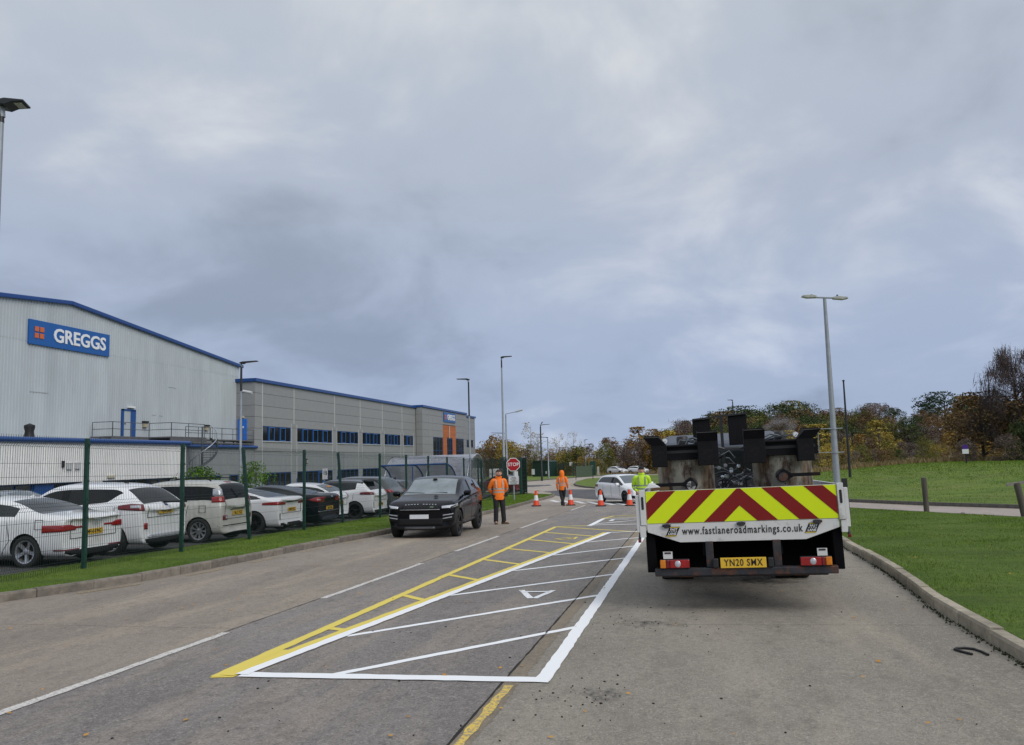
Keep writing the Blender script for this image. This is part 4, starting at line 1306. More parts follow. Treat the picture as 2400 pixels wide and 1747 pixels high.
# ---- 2 white SUV hatchback ------------------------------------------
def hatch(name, label, loc, heading, L, W, H, paint, Rw=.34, fast=.55, gr=.20, glass=m_ctint, **k):
    h = L / 2
    pr = k.pop('prof', [(-h, .86), (-h + .06, .98), (-h + .30, 1.14), (-h + fast + .12, H - .10), (-h + fast + .35, H - .03), (-.2, H), (h - 2.05 + .2, H - .05), (h - 1.15, 1.06), (h - .3, .88), (h, .64)])
    bl = k.pop('belt', [(-h, .80), (-h + .4, 1.06), (0, .98), (h - 1.1, .93), (h, .6)])
    xs = k.pop('xs', (-h + .26, -h + fast + .14, h - 1.95, h - 1.18))
    return Car(name, label, loc, heading, L, W, H, pr, bl, [(-h, W / 2 * .90), (-h + .5, W / 2 * .985), (0, W / 2), (h - .6, W / 2 * .97), (h, W / 2 * .82)],
               k.pop('roofw', .72), xs, k.pop('wheels', (-h + .86, h - .86)), Rw, paint, glass=glass, rear=k.pop('rear', m_ctint), ground=gr, **k)
c = hatch('parked_car', 'white crossover with tinted glass and roof spoiler, second from the left behind the fence', spot(17.3, -12.15, 4.60), HX, 4.60, 1.88, 1.66, m_paint_w, Rw=.36, fast=.50, gr=.22,
          belt=[(-2.3, 1.0), (-1.9, 1.22), (-1.2, 1.12), (0, 1.04), (1.2, .98), (2.3, .7)], prof=[(-2.3, .98), (-2.24, 1.10), (-2.02, 1.24), (-1.66, 1.55), (-1.45, 1.62), (-.3, 1.67), (.4, 1.62), (1.2, 1.12), (2.0, .95), (2.3, .7)],
          xs=(-2.13, -1.66, .35, 1.15), pillars=((-.15, -.07),), lid=-1.30, taper='up')
for sy in (1, -1):
    c.wrap('tail_light', sy, 24, 74, lambda t: (1.0 + .05 * t, 1.17 - .06 * abs(t - .4)), m_redd, cx=.8, cy=.5)
    c.wrap('lens_insert', sy, 30, 46, lambda t: (1.07, 1.13), m_clear, off=.012, cx=.8, cy=.5)
    c.rear('reflector', sy * .62, sy * .74, .58, .72, m_red, n=3)
c.rear('lower_bumper', -.84, .84, .25, .36, m_trim, n=12); c.rear('skid_plate', -.62, .62, .37, .45, m_clear, n=10)
c.plate(0, .96, 'VE73 UNU'); c.boot(.62, .84, 1.10); c.fuel(1, -1.62, 1.0); c.rear('oval_badge', -.05, .05, 1.09, 1.13, mat('blue badge', (.02, .05, .25), .3), n=4)
MB().prism([(-.60, .03), (.60, .03), (.5, -.03), (-.5, -.03)], -.02, .02, 'Z').build('wiper_base', m_trim, c.root, loc=(-2.2, 0, 1.17))
c.handle(1, -.95, .96, m_paint_w); c.handle(1, .1, .93, m_paint_w); c.mirror(.95, 1.08, m_paint_w)
MB().prism([(0, 0), (.14, 0), (.03, .07), (0, .06)], -.015, .015, 'Y').build('roof_aerial', m_trim, c.root, loc=(-1.2, 0, 1.635))
c.seam(1, [(-1.3, 1.02), (-1.25, .7), (-1.05, .34)]); c.seam(1, [(-.1, 1.03), (-.05, .34)])

# ---- 3 white people carrier -----------------------------------------
m_paint_b = mat('beige white car paint', (.60, .60, .55), .3, var=.04, coat=.6, col2=(.46, .45, .40), c2scale=1.2, c2lo=.5, c2hi=.72)
c = hatch('parked_car', 'tall white people carrier with stacked upright tail lamps and roof rails', spot(20.38, -12.08, 4.08), HX, 4.08, 1.75, 1.66, m_paint_b, Rw=.33, fast=.22, gr=.20, roofw=.80,
          prof=[(-2.04, .90), (-2.0, 1.03), (-1.93, 1.14), (-1.74, 1.56), (-1.55, 1.63), (-.3, 1.67), (.45, 1.62), (1.25, 1.14), (1.8, .98), (2.04, .72)],
          belt=[(-2.04, .96), (-1.6, 1.06), (0, 1.02), (1.2, 1.0), (2.04, .7)], xs=(-1.94, -1.74, .42, 1.22), wheels=(-1.28, 1.26), pillars=((-1.42, -1.16), (-.12, -.04)), style=1, spokes=9, lid=-1.74)
for sy in (1, -1):
    c.wrap('tail_light', sy, 22, 62, lambda t: (1.07, 1.22), m_red, cx=.6, cy=.45); c.wrap('lens_insert', sy, 24, 58, lambda t: (1.24, 1.42), m_clear, cx=.6, cy=.45, off=.01)
    c.wrap('fog_light', sy, 8, 30, lambda t: (.60, .72), m_redd, cx=.6, cy=.45); c.wrap('fog_lens', sy, 8, 18, lambda t: (.62, .70), m_clear, cx=.6, cy=.45, off=.012)
c.rear('garnish', -.36, .36, .845, .89, m_chrome, n=8); c.plate(.0, .76, 'NL13 YKZ'); c.boot(.60, .62, 1.12); c.fuel(1, -1.40, .90); c.rear('bumper_step', -.80, .80, .44, .46, m_trim, n=12)
c.rear('brake_light', -.12, .12, 1.575, 1.605, m_red, n=4)
for sy in (1, -1): MB().tube([(-1.5, sy * .60, 1.63), (-1.4, sy * .61, 1.69), (-.3, sy * .63, 1.72), (.5, sy * .61, 1.66), (.6, sy * .6, 1.62)], .016, 6).build('roof_rail', m_trim, c.root, smooth=50)
c.handle(1, -.80, .92, m_chrome); c.handle(1, .25, .90, m_chrome); c.mirror(1.0, 1.08, m_paint_w2)
c.seam(1, [(-.98, 1.0), (-.90, .62), (-.76, .34)]); c.seam(1, [(-.08, 1.0), (-.05, .32)])
MB().bar((-2.04, .05, 1.20), (-1.90, -.32, 1.30), .02).build('rear_wiper', m_trim, c.root)

# ---- 4 white coupe saloon -------------------------------------------
c = Car('parked_car', 'low white four door coupe with slim dark red tail lamps', spot(23.45, -12.05, 4.53), HX, 4.53, 1.80, 1.41,
        prof=[(-2.265, .96), (-2.20, 1.09), (-1.9, 1.10), (-1.65, 1.10), (-.75, 1.34), (-.1, 1.41), (.45, 1.37), (1.2, 1.02), (2.0, .84), (2.265, .64)],
        belt=[(-2.265, .92), (-1.7, 1.05), (-.9, .98), (1.2, .92), (2.265, .6)], plan=[(-2.265, .84), (-1.8, .89), (0, .90), (1.8, .88), (2.265, .74)],
        roofw=.68, xs=(-1.75, -.75, .42, 1.18), wheels=(-1.36, 1.33), Rw=.335, paint=m_paint_w, pillars=((-.1, -.02),), rim=m_rimk, style=2, spokes=5, lid=-1.3)
for sy in (1, -1):
    c.wrap('tail_light', sy, 10, 66, lambda t: (.86 + .015 * t, .93 + .03 * math.sin(t * PI)), m_red if sy > 0 else m_redd, cx=.9, cy=.62)
    c.rear('vent_slot', sy * .72, sy * .745, .42, .62, m_trim, n=2)
c.rear('dark_strip', -.38, .38, .925, .94, m_trim); c.rear('diffuser', -.72, .72, .20, .32, m_trim, n=12); c.plate(0, .70, 'NX74 YKC'); c.boot(.60, .60, 1.0)
for sy in (1, -1):
    tp = MB(); tp.lathe([(.045, -.06), (.045, .06), (.038, .06), (.038, -.05)], axis='X', n=16); tp.build('exhaust_pipe', m_chrome, c.root, loc=(-2.22, sy * .5, .28))
c.handle(1, -.75, .84, m_paint_w); c.mirror(.95, 1.0, m_paint_w); c.seam(1, [(-.98, .95), (-.95, .6), (-.80, .3)]); c.seam(1, [(-.05, .93), (0, .3)])

# ---- 5 black saloon -------------------------------------------------
c = Car('parked_car', 'black four door coupe with large round bright red tail lamps', spot(26.1, -12.02, 4.80), HX, 4.80, 1.85, 1.42,
        prof=[(-2.4, .96), (-2.32, 1.09), (-1.95, 1.11), (-1.7, 1.12), (-.8, 1.36), (-.1, 1.42), (.5, 1.38), (1.3, 1.02), (2.1, .84), (2.4, .64)],
        belt=[(-2.4, .92), (-1.7, 1.06), (-.9, 1.0), (1.2, .93), (2.4, .6)], plan=[(-2.4, .86), (-1.9, .915), (0, .925), (1.9, .90), (2.4, .76)],
        roofw=.68, xs=(-1.85, -.72, .46, 1.25), wheels=(-1.42, 1.40), Rw=.33, paint=m_paint_k, pillars=((-.05, .03),), rim=m_rim, style=1, spokes=10, lid=-1.35)
for sy in (1, -1):
    c.wrap('tail_light', sy, 8, 62, lambda t: (.93 - .10 * math.sin(min(1, .25 + t * .95) * PI) ** .6, .93 + .085 * math.sin(min(1, .25 + t * .95) * PI) ** .6), m_red, cx=.9, cy=.62)
    c.wrap('lens_insert', sy, 27, 34, lambda t: (.89, .94), m_clear, cx=.9, cy=.62, off=.012)
c.rear('chrome_strip', -.83, .83, .515, .535, m_chrome, n=14); c.rear('round_badge', -.055, .055, .92, 1.02, m_chrome, n=4); c.plate(0, .62, 'LB60 VWA')
c.mirror(.98, 1.0, m_paint_k)

# ---- 6 small white hatchback set back -------------------------------
c = hatch('parked_car', 'white hatchback with clear rear screen, mostly behind the black coupe', spot(28.5, -12.7, 3.95), HX, 3.95, 1.72, 1.48, m_paint_w, Rw=.31, fast=.62, rear=m_wind, glass=m_cglass, pillars=((-.1, -.03),), lid=-1.5)
for sy in (1, -1): c.wrap('tail_light', sy, 24, 66, lambda t: (.86, 1.05), m_redd, cx=.7, cy=.45)
c.plate(0, .70, 'NG19 OXP'); c.boot(.58, .60, 1.0); c.mirror(.75, 1.0, m_paint_w)
c.rear('sticker', -.2, .15, 1.28, 1.33, mat('orange sticker', (.6, .25, .05), .5), off=.012, n=3)

# ---- 7 white small suv with black roof ------------------------------
c = hatch('parked_car', 'white crossover with black roof and black spoked wheels beside the dark estate', spot(31.0, -12.1, 4.20), HX, 4.20, 1.79, 1.55, m_paint_w, Rw=.335, fast=.45, gr=.20, roofmat=m_paint_dk,
          belt=[(-2.1, .96), (-1.75, 1.17), (-1.1, 1.06), (0, .98), (1.2, .94), (2.1, .7)], pillars=((-.12, -.05),), rim=m_rimk, style=2, spokes=5, lid=-1.35, glass=m_cglass)
for sy in (1, -1):
    c.wrap('tail_light', sy, 22, 70, lambda t: (.93 + .02 * t, 1.03 + .02 * math.sin(t * PI)), m_redd, cx=.8, cy=.5)
    c.rear('vent_slot', sy * .70, sy * .725, .42, .66, m_trim, n=2)
c.rear('lower_bumper', -.78, .78, .22, .34, m_trim, n=12); c.plate(0, .54, 'NU72 HKB'); c.boot(.60, .70, 1.05); c.mirror(.85, 1.02, m_paint_k)
sp_ = MB(); sp_.prism([(-.22, -.02), (.1, .045), (.1, .015), (-.22, -.04)], -.58, .58, 'Y'); sp_.build('roof_spoiler', m_trim, c.root, loc=(-1.52, 0, 1.47), bevel=.01)
c.seam(1, [(-1.2, 1.0), (-1.1, .34)])

# ---- 8, 9 dark estates ----------------------------------------------
c = hatch('parked_car', 'dark grey sport utility car with red lamps beside the white black-roofed crossover', spot(33.9, -12.4, 4.65), HX, 4.65, 1.89, 1.64, m_paint_g, Rw=.36, fast=.42, gr=.22, pillars=((-.2, -.12),), lid=-1.5, glass=m_cglass, rear=m_wind,
          belt=[(-2.32, 1.0), (-1.9, 1.16), (0, 1.03), (1.2, .98), (2.32, .7)])
for sy in (1, -1): c.wrap('tail_light', sy, 16, 62, lambda t: (.94, 1.08), m_red, cx=.8, cy=.5)
c.plate(0, .76, 'YD67 LTN'); c.mirror(.95, 1.08, m_paint_g)
c2 = hatch('parked_car', 'dark grey estate car with shark fin aerial, beyond the grey sport utility car', spot(36.6, -12.6, 4.70), HX, 4.70, 1.82, 1.50, m_paint_dk, Rw=.33, fast=.50, gr=.19, pillars=((-.2, -.12),), lid=-1.6, glass=m_cglass)
for sy in (1, -1): c2.wrap('tail_light', sy, 16, 62, lambda t: (.84, .98), m_red, cx=.8, cy=.5)
MB().prism([(0, 0), (.16, 0), (.03, .09), (0, .08)], -.015, .015, 'Y').build('roof_aerial', m_trim, c2.root, loc=(-1.3, 0, 1.48))

# ---- second row, seen over the roofs --------------------------------
for (x, y_, hd, pt, lab) in ((-21.5, 22.6, 0, m_paint_s, 'silver blue hatchback parked behind the nearest white saloon'), (-21.5, 26.4, 0, m_paint_dk, 'black hatchback roof showing above the white saloon and the crossover'),
                           (-21.6, 37.5, 0, m_paint_dk, 'black hatchback roof showing above the tall people carrier')):
    q = hatch('parked_car', lab, (x, y_, cz(x, y_)), hd, 4.2, 1.78, 1.47, pt, Rw=.32, fast=.6, pillars=((-.1, -.03),), lid=-1.5, sub=1)
    for sy in (1, -1): q.wrap('headlight', sy, 18, 60, lambda t: (.66, .80), m_clear, end=1, cx=.7, cy=.45)
    q.mirror(.85, 1.0, pt)

# ---- black sport utility car driving towards us ----------------------
RL, RW = 4.37, 1.90
c = Car('black_suv', 'shiny black sport utility car facing the camera on the road', (-7.22, 22.95, gz(-7.2, 23)), R(-90 + 3.0), RL, RW, 1.65,
        prof=[(-2.185, 1.02), (-2.12, 1.14), (-1.98, 1.24), (-1.72, 1.50), (-1.5, 1.57), (-.3, 1.645), (.30, 1.60), (1.08, 1.135), (1.75, 1.04), (2.03, .955), (2.185, .78)],
        belt=[(-2.185, 1.08), (-1.6, 1.19), (0, 1.12), (1.08, 1.05), (1.9, .97), (2.185, .78)], plan=[(-2.185, .84), (-1.7, .93), (0, .95), (1.5, .95), (2.0, .91), (2.185, .82)],
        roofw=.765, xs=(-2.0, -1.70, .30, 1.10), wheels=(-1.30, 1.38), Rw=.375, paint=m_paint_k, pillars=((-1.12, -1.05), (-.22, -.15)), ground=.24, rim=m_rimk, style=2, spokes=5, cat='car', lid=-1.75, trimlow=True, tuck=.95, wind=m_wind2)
for sy in (1, -1):
    c.wrap('headlight', sy, 12, 64, lambda t: (.815 + .045 * t, .875 + .055 * t), m_clear, end=1, cx=.8, cy=.50)
    c.wrap('lamp_surround', sy, 30, 48, lambda t: (.83 + .05 * t, .855 + .05 * t), m_trim, end=1, cx=.8, cy=.50, off=.013)
    for k_ in (0, 1): c.wrap('bumper_fin', sy, 14, 36 - 4 * k_, lambda t, k_=k_: (.625 - .085 * k_ + .035 * t, .645 - .085 * k_ + .04 * t), m_clear, end=1, cx=.8, cy=.50, off=.010)
    c.wrap('air_duct', sy, 12, 40, lambda t: (.46 + .03 * t, .68), m_trim, end=1, cx=.8, cy=.50, off=.004)
c.rear('grille', -.50, .50, .80, .90, m_trim, n=14, end=1, nz=4, off=.004)
for k_ in range(12):
    for r_ in range(3):
        y0 = -.455 + k_ * .078 + (.039 if r_ % 2 else 0)
        c.rear('grille_cell', y0, y0 + .055, .812 + .028 * r_, .826 + .028 * r_, m_rimk, n=2, nz=1, end=1, off=.009)
c.rear('grille_surround', -.55, .55, .784, .797, m_clear, n=14, nz=1, end=1, off=.008)
c.rear('oval_badge', .28, .38, .84, .87, mat('green badge', (.1, .16, .1), .3), n=3, end=1, off=.014)
c.rear('lower_grille', -.62, .62, .37, .56, m_trim, n=14, end=1); c.rear('skid_plate', -.42, .42, .275, .345, mat('satin grey skid plate', (.05, .05, .055), .4), n=10, end=1, off=.012)
c.plate(-.02, .605, None, end=1, m=m_platew)
for i_, ch in enumerate('RANGE ROVER'):
    if ch == ' ': continue
    yy = -.40 + i_ * .082
    p_, n_ = c.hit((2.03 + .0, yy, 3), (0, 0, -1))
    t_ = text_obj(ch, .062, m_clear, 'bonnet_letter', c.root, (p_.x, p_.y, p_.z + .008), (R(14), 0, PI / 2), depth=.008, bold=.002, xs=1.15)
c.mirror(.82, 1.17, m_paint_k)
for sy in (1, -1):
    c.handle(sy, -.85, 1.0, m_paint_k); c.handle(sy, .12, .98, m_paint_k)
    c.seam(sy, [(-.92, 1.05), (-.82, .8), (-.75, .40)]); c.seam(sy, [(-.18, 1.08), (-.14, .36)]); c.seam(sy, [(.92, 1.0), (.90, .45)])
    c.flank('sill_strip', sy, [(-.80, .34), (.85, .34)], [(-.80, .385), (.85, .385)], mat('satin grey skid plate', (.05, .05, .055), .4))
MB().bar((1.03, .50, 1.185), (.96, -.28, 1.205), .025).build('wiper', m_trim, c.root); MB().bar((1.05, -.15, 1.18), (.95, -.70, 1.205), .025).build('wiper', m_trim, c.root)
MB().lathe([(0, 0), (.05, 0), (.07, -.03), (0, -.06)], n=12).build('sensor_pod', m_trim, c.root, loc=(.42, 0, 1.575))

# ---- white hatchback crossing behind the cones -----------------------
hx, hy = -3.30, 42.1
c = hatch('white_hatchback', 'white five door hatchback crossing behind the row of cones', (hx + .05, hy + .35, gz(hx, hy)), R(-57), 4.27, 1.80, 1.46, m_paint_w, Rw=.325, fast=.38, gr=.17, glass=m_cglass, pillars=((-.12, -.03),), lid=-1.48,
          prof=[(-2.13, .86), (-2.08, .98), (-1.98, 1.08), (-1.70, 1.36), (-1.5, 1.42), (-.3, 1.46), (.25, 1.42), (1.0, 1.0), (1.8, .86), (2.13, .62)], belt=[(-2.13, .86), (-1.7, .99), (0, .95), (1.0, .90), (2.13, .6)],
          xs=(-2.0, -1.70, .22, 1.0), rim=m_rimk, style=2, spokes=5, wheels=(-1.32, 1.31))
for sy in (1, -1):
    c.wrap('headlight', sy, 30, 72, lambda t: (.62 + .03 * t, .74 + .05 * t), m_clear, end=1, cx=.7, cy=.45); c.wrap('tail_light', sy, 25, 70, lambda t: (.80, .95), m_redd, cx=.7, cy=.45)
    c.wrap('air_duct', sy, 15, 40, lambda t: (.30, .44), m_trim, end=1, cx=.7, cy=.45)
    c.handle(sy, -.85, .84, m_paint_w); c.handle(sy, .10, .82, m_paint_w)
    c.seam(sy, [(-.08, .92), (-.05, .24)]); c.seam(sy, [(-1.0, .94), (-.98, .6), (-.82, .32)]); c.seam(sy, [(.80, .9), (.86, .6), (.80, .26)])
c.mirror(.78, .97, m_paint_w)

# ---- two white cars far behind ---------------------------------------
for (x, y_, hd, lab, kk) in ((-13.4, 153.8, -32, 'distant white hatchback parked left of its twin beyond the island', m_paint_w), (-9.6, 154.6, -28, 'distant white hatchback parked right of its twin beyond the island', m_paint_w)):
    q = hatch('distant_car', lab, (x, y_, tz(x, y_) + .05), R(hd), 4.0, 1.75, 1.48, kk, Rw=.32, fast=.5, pillars=((-.1, -.03),), lid=-1.5, glass=m_cglass, rim=m_rimk, sub=1)
    for sy in (1, -1): q.wrap('headlight', sy, 20, 70, lambda t: (.68, .86), m_clear, end=1, cx=.7, cy=.45)
    q.rear('lower_grille', -.5, .5, .34, .50, m_trim, n=8, end=1); q.mirror(.8, 1.0, kk)
    q.root['group'] = 'distant white cars'
# ---- vehicles glimpsed through the gate ------------------------------
q = hatch('parked_car', 'dark red hatchback seen behind the stop sign through the fence', (-14.9, 63.5, cz(-14, 61.5)), R(160), 4.1, 1.75, 1.46, m_paint_r, Rw=.31, fast=.55, pillars=((-.1, -.03),), lid=-1.5, sub=1)
for sy in (1, -1): q.wrap('tail_light', sy, 16, 62, lambda t: (.84, .98), m_red, cx=.8, cy=.5)
# ================================================================== TRUCK
TY = 10.10
tr = thing('flatbed_truck', 'white flatbed road marking truck with red and yellow chevron tailboard', 'truck', (.575, TY, gz(.575, TY) - .035), 0, rot=(R(-.6), R(-1.25), R(0)))
m_tw = mat('truck white paint', (.62, .62, .61), .45, var=.06, scale=3, col2=(.30, .27, .23), c2scale=5, c2lo=.56, c2hi=.75, coat=.2)
m_chev_y = mat('fluorescent yellow film', (.60, .74, .005), .35, var=.02, emit=((.55, .70, 0), .05))
m_chev_y = mat('fluorescent lime film', (.66, .80, .004), .35, var=.02)
m_chev_r = mat('red reflective film', (.20, .005, .004), .3, var=.04)
m_beam = mat('rusty painted steel', (.028, .030, .036), .6, .2, var=.4, scale=9, col2=(.12, .045, .02), c2scale=6, c2lo=.50, c2hi=.66, rvar=.15, bump=.15, bscale=40)
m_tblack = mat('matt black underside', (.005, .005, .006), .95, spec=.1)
m_blackst = mat('burnt black steel', (.006, .006, .008), .75, 0, var=.3, scale=6, col2=(.035, .018, .013), c2scale=4, c2lo=.58, c2hi=.76, bump=.2, bscale=30, spec=.2)
def tankmat():
    m, t, b = nodes_of('stained boiler steel')
    n, l = t.nodes.new, t.links.new
    co = n('ShaderNodeTexCoord').outputs['Object']
    def noise(sc, st, d=7):
        q = n('ShaderNodeMapping'); q.inputs['Scale'].default_value = st; l(co, q.inputs[0])
        z = n('ShaderNodeTexNoise'); z.inputs['Scale'].default_value = sc; z.inputs['Detail'].default_value = d; z.inputs['Roughness'].default_value = .7
        l(q.outputs[0], z.inputs['Vector']); return z.outputs['Fac']
    def mix(f, a, b2, A, B):
        q = n('ShaderNodeMapRange'); q.inputs[1].default_value = a; q.inputs[2].default_value = b2; l(f, q.inputs[0])
        x = n('ShaderNodeMix'); x.data_type = 'RGBA'; l(q.outputs[0], x.inputs[0])
        for i, v in ((6, A), (7, B)):
            if isinstance(v, tuple): x.inputs[i].default_value = (*v, 1)
            else: l(v, x.inputs[i])
        return x.outputs[2]
    cur = mix(noise(2.5, (1, 1, 1)), .35, .65, (.24, .225, .18), (.34, .325, .27))
    cur = mix(noise(3.2, (1.6, 1.6, .35)), .50, .60, cur, (.16, .105, .06))
    cur = mix(noise(4.5, (1.2, 1.2, .55)), .50, .62, cur, (.055, .028, .018))
    cur = mix(noise(9, (1.5, 1.5, .25)), .60, .72, cur, (.27, .19, .10))
    cur = mix(noise(5.5, (1, 1, .8)), .66, .72, cur, (.02, .017, .015))
    l(cur, b.inputs['Base Color']); b.inputs['Roughness'].default_value = .55; b.inputs['Metallic'].default_value = .15
    bp = n('ShaderNodeBump'); bp.inputs['Strength'].default_value = .25; l(noise(30, (1, 1, 1)), bp.inputs['Height']); l(bp.outputs[0], b.inputs['Normal'])
    return m
m_tank = tankmat()
Z0, Z1 = 1.085, 1.475
HWC = 1.10
def tb(name, a, b_, m, bevel=.004): return MB().bx(a, b_).build(name, m, tr, bevel=bevel)
# tailboard with chevrons
tbd = tb('tailboard', (-HWC, 0, Z0), (HWC, .035, Z1), m_tw, .004)
H_ = Z1 - Z0; Yc = -.006
slope = 1.0   # stripes at about 45 degrees
def clip(poly, xa, xb, za, zb_):
    def cl(P, f, inter):
        o = []
        for i in range(len(P)):
            a, b_ = P[i - 1], P[i]
            if f(b_):
                if not f(a): o.append(inter(a, b_))
                o.append(b_)
            elif f(a): o.append(inter(a, b_))
        return o
    ix = lambda v: (lambda a, b_: (v, a[1] + (b_[1] - a[1]) * (v - a[0]) / (b_[0] - a[0])))
    iz = lambda v: (lambda a, b_: (a[0] + (b_[0] - a[0]) * (v - a[1]) / (b_[1] - a[1]), v))
    for f, g_ in ((lambda p: p[0] >= xa - 1e-9, ix(xa)), (lambda p: p[0] <= xb + 1e-9, ix(xb)), (lambda p: p[1] >= za - 1e-9, iz(za)), (lambda p: p[1] <= zb_ + 1e-9, iz(zb_))):
        poly = cl(poly, f, g_)
        if not poly: return []
    return poly
MB().bx((-HWC + .003, Yc + .002, Z0 + .003), (HWC - .003, Yc + .006, Z1 - .003)).build('chevron_sheet', m_chev_y, tbd)
HR = .95; k_ = 1.05       # stripe run per height
period = .475; sw = .215
for s_ in (-1, 1):
    for i in range(6):
        # x positions of the stripe at the top edge (outer run slopes down and outwards)
        xt0 = i * period; xt1 = xt0 + sw
        dx = H_ * k_
        poly = [(s_ * xt0, Z1), (s_ * (xt0 + sw), Z1), (s_ * (xt0 + sw + dx), Z0), (s_ * (xt0 + dx), Z0)]
        if i == 0: poly = [(0, Z1 - .004), (s_ * .02, Z1 - .004), (s_ * (sw * .0 + dx + .02), Z0), (s_ * (dx - sw), Z0), (0, Z1 - sw / k_)]
        if i: poly = [(s_ * (xt0 - sw * .0 - .215), Z1), (s_ * (xt0), Z1), (s_ * (xt0 + dx), Z0), (s_ * (xt0 - .215 + dx), Z0)]
        xa, xb = (0, HWC - .004) if s_ > 0 else (-HWC + .004, 0)
        P = clip(poly if s_ > 0 else poly, xa, xb, Z0 + .004, Z1 - .004)
        if len(P) < 3: continue
        MB().prism(P, Yc - .0015, Yc + .0015, 'Y').build('red_stripe', m_chev_r, tbd)
# end posts with slotted handles
for s_ in (-1, 1):
    po = tb('corner_post', (s_ * (HWC + .004), -.02, Z0 - .015), (s_ * (HWC + .075), .06, Z1 + .015), m_tw, .006)
    sl = MB(); sl.prism([(s_ * (HWC + .04) + .014 * math.cos(t), z + .014 * math.sin(t)) for z, ts in ((1.40, range(0, 7)), (1.27, range(6, 13))) for t in [q * PI / 6 for q in ts]], -.024, -.018, 'Y')
    sl.build('latch_slot', m_black, po)
    MB().bx((s_ * (HWC + .078), .0, Z0 - .10), (s_ * (HWC + .125), .09, Z1 - .04)).build('side_post', m_tw, tr, bevel=.006)
    tb('side_panel', (s_ * (HWC + .045), .09, Z0 - .02), (s_ * (HWC + .085), 4.4, Z1), m_tw)
    tb('hinge_bracket', (s_ * (HWC + .02), -.01, Z0 - .16), (s_ * (HWC + .09), .05, Z0 - .02), m_tw)
tb('bed_floor', (-HWC, .04, Z0 - .09), (HWC, 3.6, Z0 - .02), m_beam)
# white under-beam with the web address
bm2 = MB(); bm2.prism([(-1.10, Z0 - .004), (1.10, Z0 - .004), (1.10, Z0 - .10), (.72, .855), (-.72, .855), (-1.10, Z0 - .10)], .0, .045, 'Y')
beam = bm2.build('rear_beam', m_tw, tr, bevel=.004)
text_obj('www.fastlaneroadmarkings.co.uk', .125, m_ink, 'lettering', beam, (.0, -.004, .985), (PI / 2, 0, 0), depth=.003, bold=.0014, xs=.70, space=1.17)
m_logoy = mat('logo yellow', (.62, .45, .03), .4)
for s_ in (-1, 1):
    lg = MB(); sh_ = .028; w2, h2 = .062, .058
    lg.prism([(-w2 - sh_, -h2), (w2 - sh_, -h2), (w2 + sh_, h2), (-w2 + sh_, h2)], -.003, 0, 'Y')
    l_ = lg.build('logo_plate', m_ink, tr, loc=(s_ * .80, -.001, .985))
    for z_, hh in ((.051, .010), (-.051, .010)):
        k2 = z_ / h2 * sh_
        MB().prism([(-w2 + k2 + .004, z_ - hh / 2), (w2 + k2 - .004, z_ - hh / 2), (w2 + k2 - .002, z_ + hh / 2), (-w2 + k2 + .006, z_ + hh / 2)], -.005, -.003, 'Y').build('logo_bar', m_logoy, l_)
    for tx, zz in (('FAST', .024), ('LANE', -.026)):
        text_obj(tx, .037, m_wht, 'lettering', l_, (zz * .45, -.005, zz), (PI / 2, 0, 0), depth=.002, bold=.0008, xs=1.05, shear=.25)
    for q in range(4): MB().bx((-.045 + q * .026, -.006, -.003), (-.031 + q * .026, -.003, .003)).build('logo_dash', m_wht, l_)
for x_ in (-.87, .0, .86):
    hg = MB(); hg.tube([(x_ - .05, -.02, Z0 - .025), (x_ + .05, -.02, Z0 - .025)], .016, 10); hg.box((x_, -.02, Z0 - .03), (.06, .03, .045)); hg.build('tail_hinge', m_beam, tr, smooth=50)
# underrun bumper, uprights
tb('bumper_bar', (-1.04, -.06, .465), (1.04, .05, .555), m_beam, .012)
tb('lower_bar', (-.95, .10, .43), (.95, .2, .50), m_beam, .01)
for x_ in (-.385, .385): tb('bumper_upright', (x_ - .045, -.02, .555), (x_ + .045, .06, .86), m_beam, .006)
for s_ in (-1, 1): tb('side_guard', (s_ * 1.02, .05, .50), (s_ * 1.13, .5, Z0 - .1), m_tblack, .01)
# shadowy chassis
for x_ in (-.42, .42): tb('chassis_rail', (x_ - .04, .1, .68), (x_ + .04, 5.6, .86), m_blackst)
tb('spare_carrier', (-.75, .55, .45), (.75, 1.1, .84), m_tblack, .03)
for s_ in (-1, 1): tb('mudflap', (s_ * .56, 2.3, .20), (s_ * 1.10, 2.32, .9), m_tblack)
tb('shade_backing', (-1.03, .46, .45), (1.03, .475, .99), m_tblack)  # added black sheet, stands in for the shade under the bed
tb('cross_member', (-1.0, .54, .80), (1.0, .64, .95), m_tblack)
# lamps
def lampc(sx, sgn):
    lc = thing('tail_lamp'); lc.parent = tr; lc.location = (sx, -.075, .612)
    MB().bx((-.175, 0, -.055), (.175, .06, .055)).build('lamp_housing', m_black, lc, bevel=.012)
    def seg(a, b_, m): MB().bx((a, -.018, -.048), (b_, .0, .048)).build('lens', m, lc, bevel=.010)
    a = sgn
    seg(*sorted((a * .172, a * .105)), m_amber); seg(*sorted((a * .104, a * .060)), m_redd); seg(*sorted((a * .059, a * -.172)), m_red)
    o = MB().lathe([(0, -.026), (.026, -.024), (.034, -.018), (.034, -.01)], axis='Y', n=20).build('reversing_lens', m_clear, lc, smooth=50)
    o.location = (a * -.035, 0, 0); o.scale = (1, 1, 1.15)
    MB().bx((a * .075 - .055, .0, .06), (a * .075 + .055, .01, .145)).build('reflector_plate', m_tw, lc)
    MB().bx((a * .075 - .038, -.004, .118), (a * .075 + .038, .0, .138)).build('plate_slot', m_beam, lc)
    for q in (-.1, .1): MB().bx((q - .02, .02, -.075), (q + .02, .05, -.05)).build('bracket', m_beam, lc)
lampc(-.80, -1); lampc(.80, 1)
pl = tb('number_plate', (-.272, -.085, .552), (.248, -.075, .672), m_platey, .004)
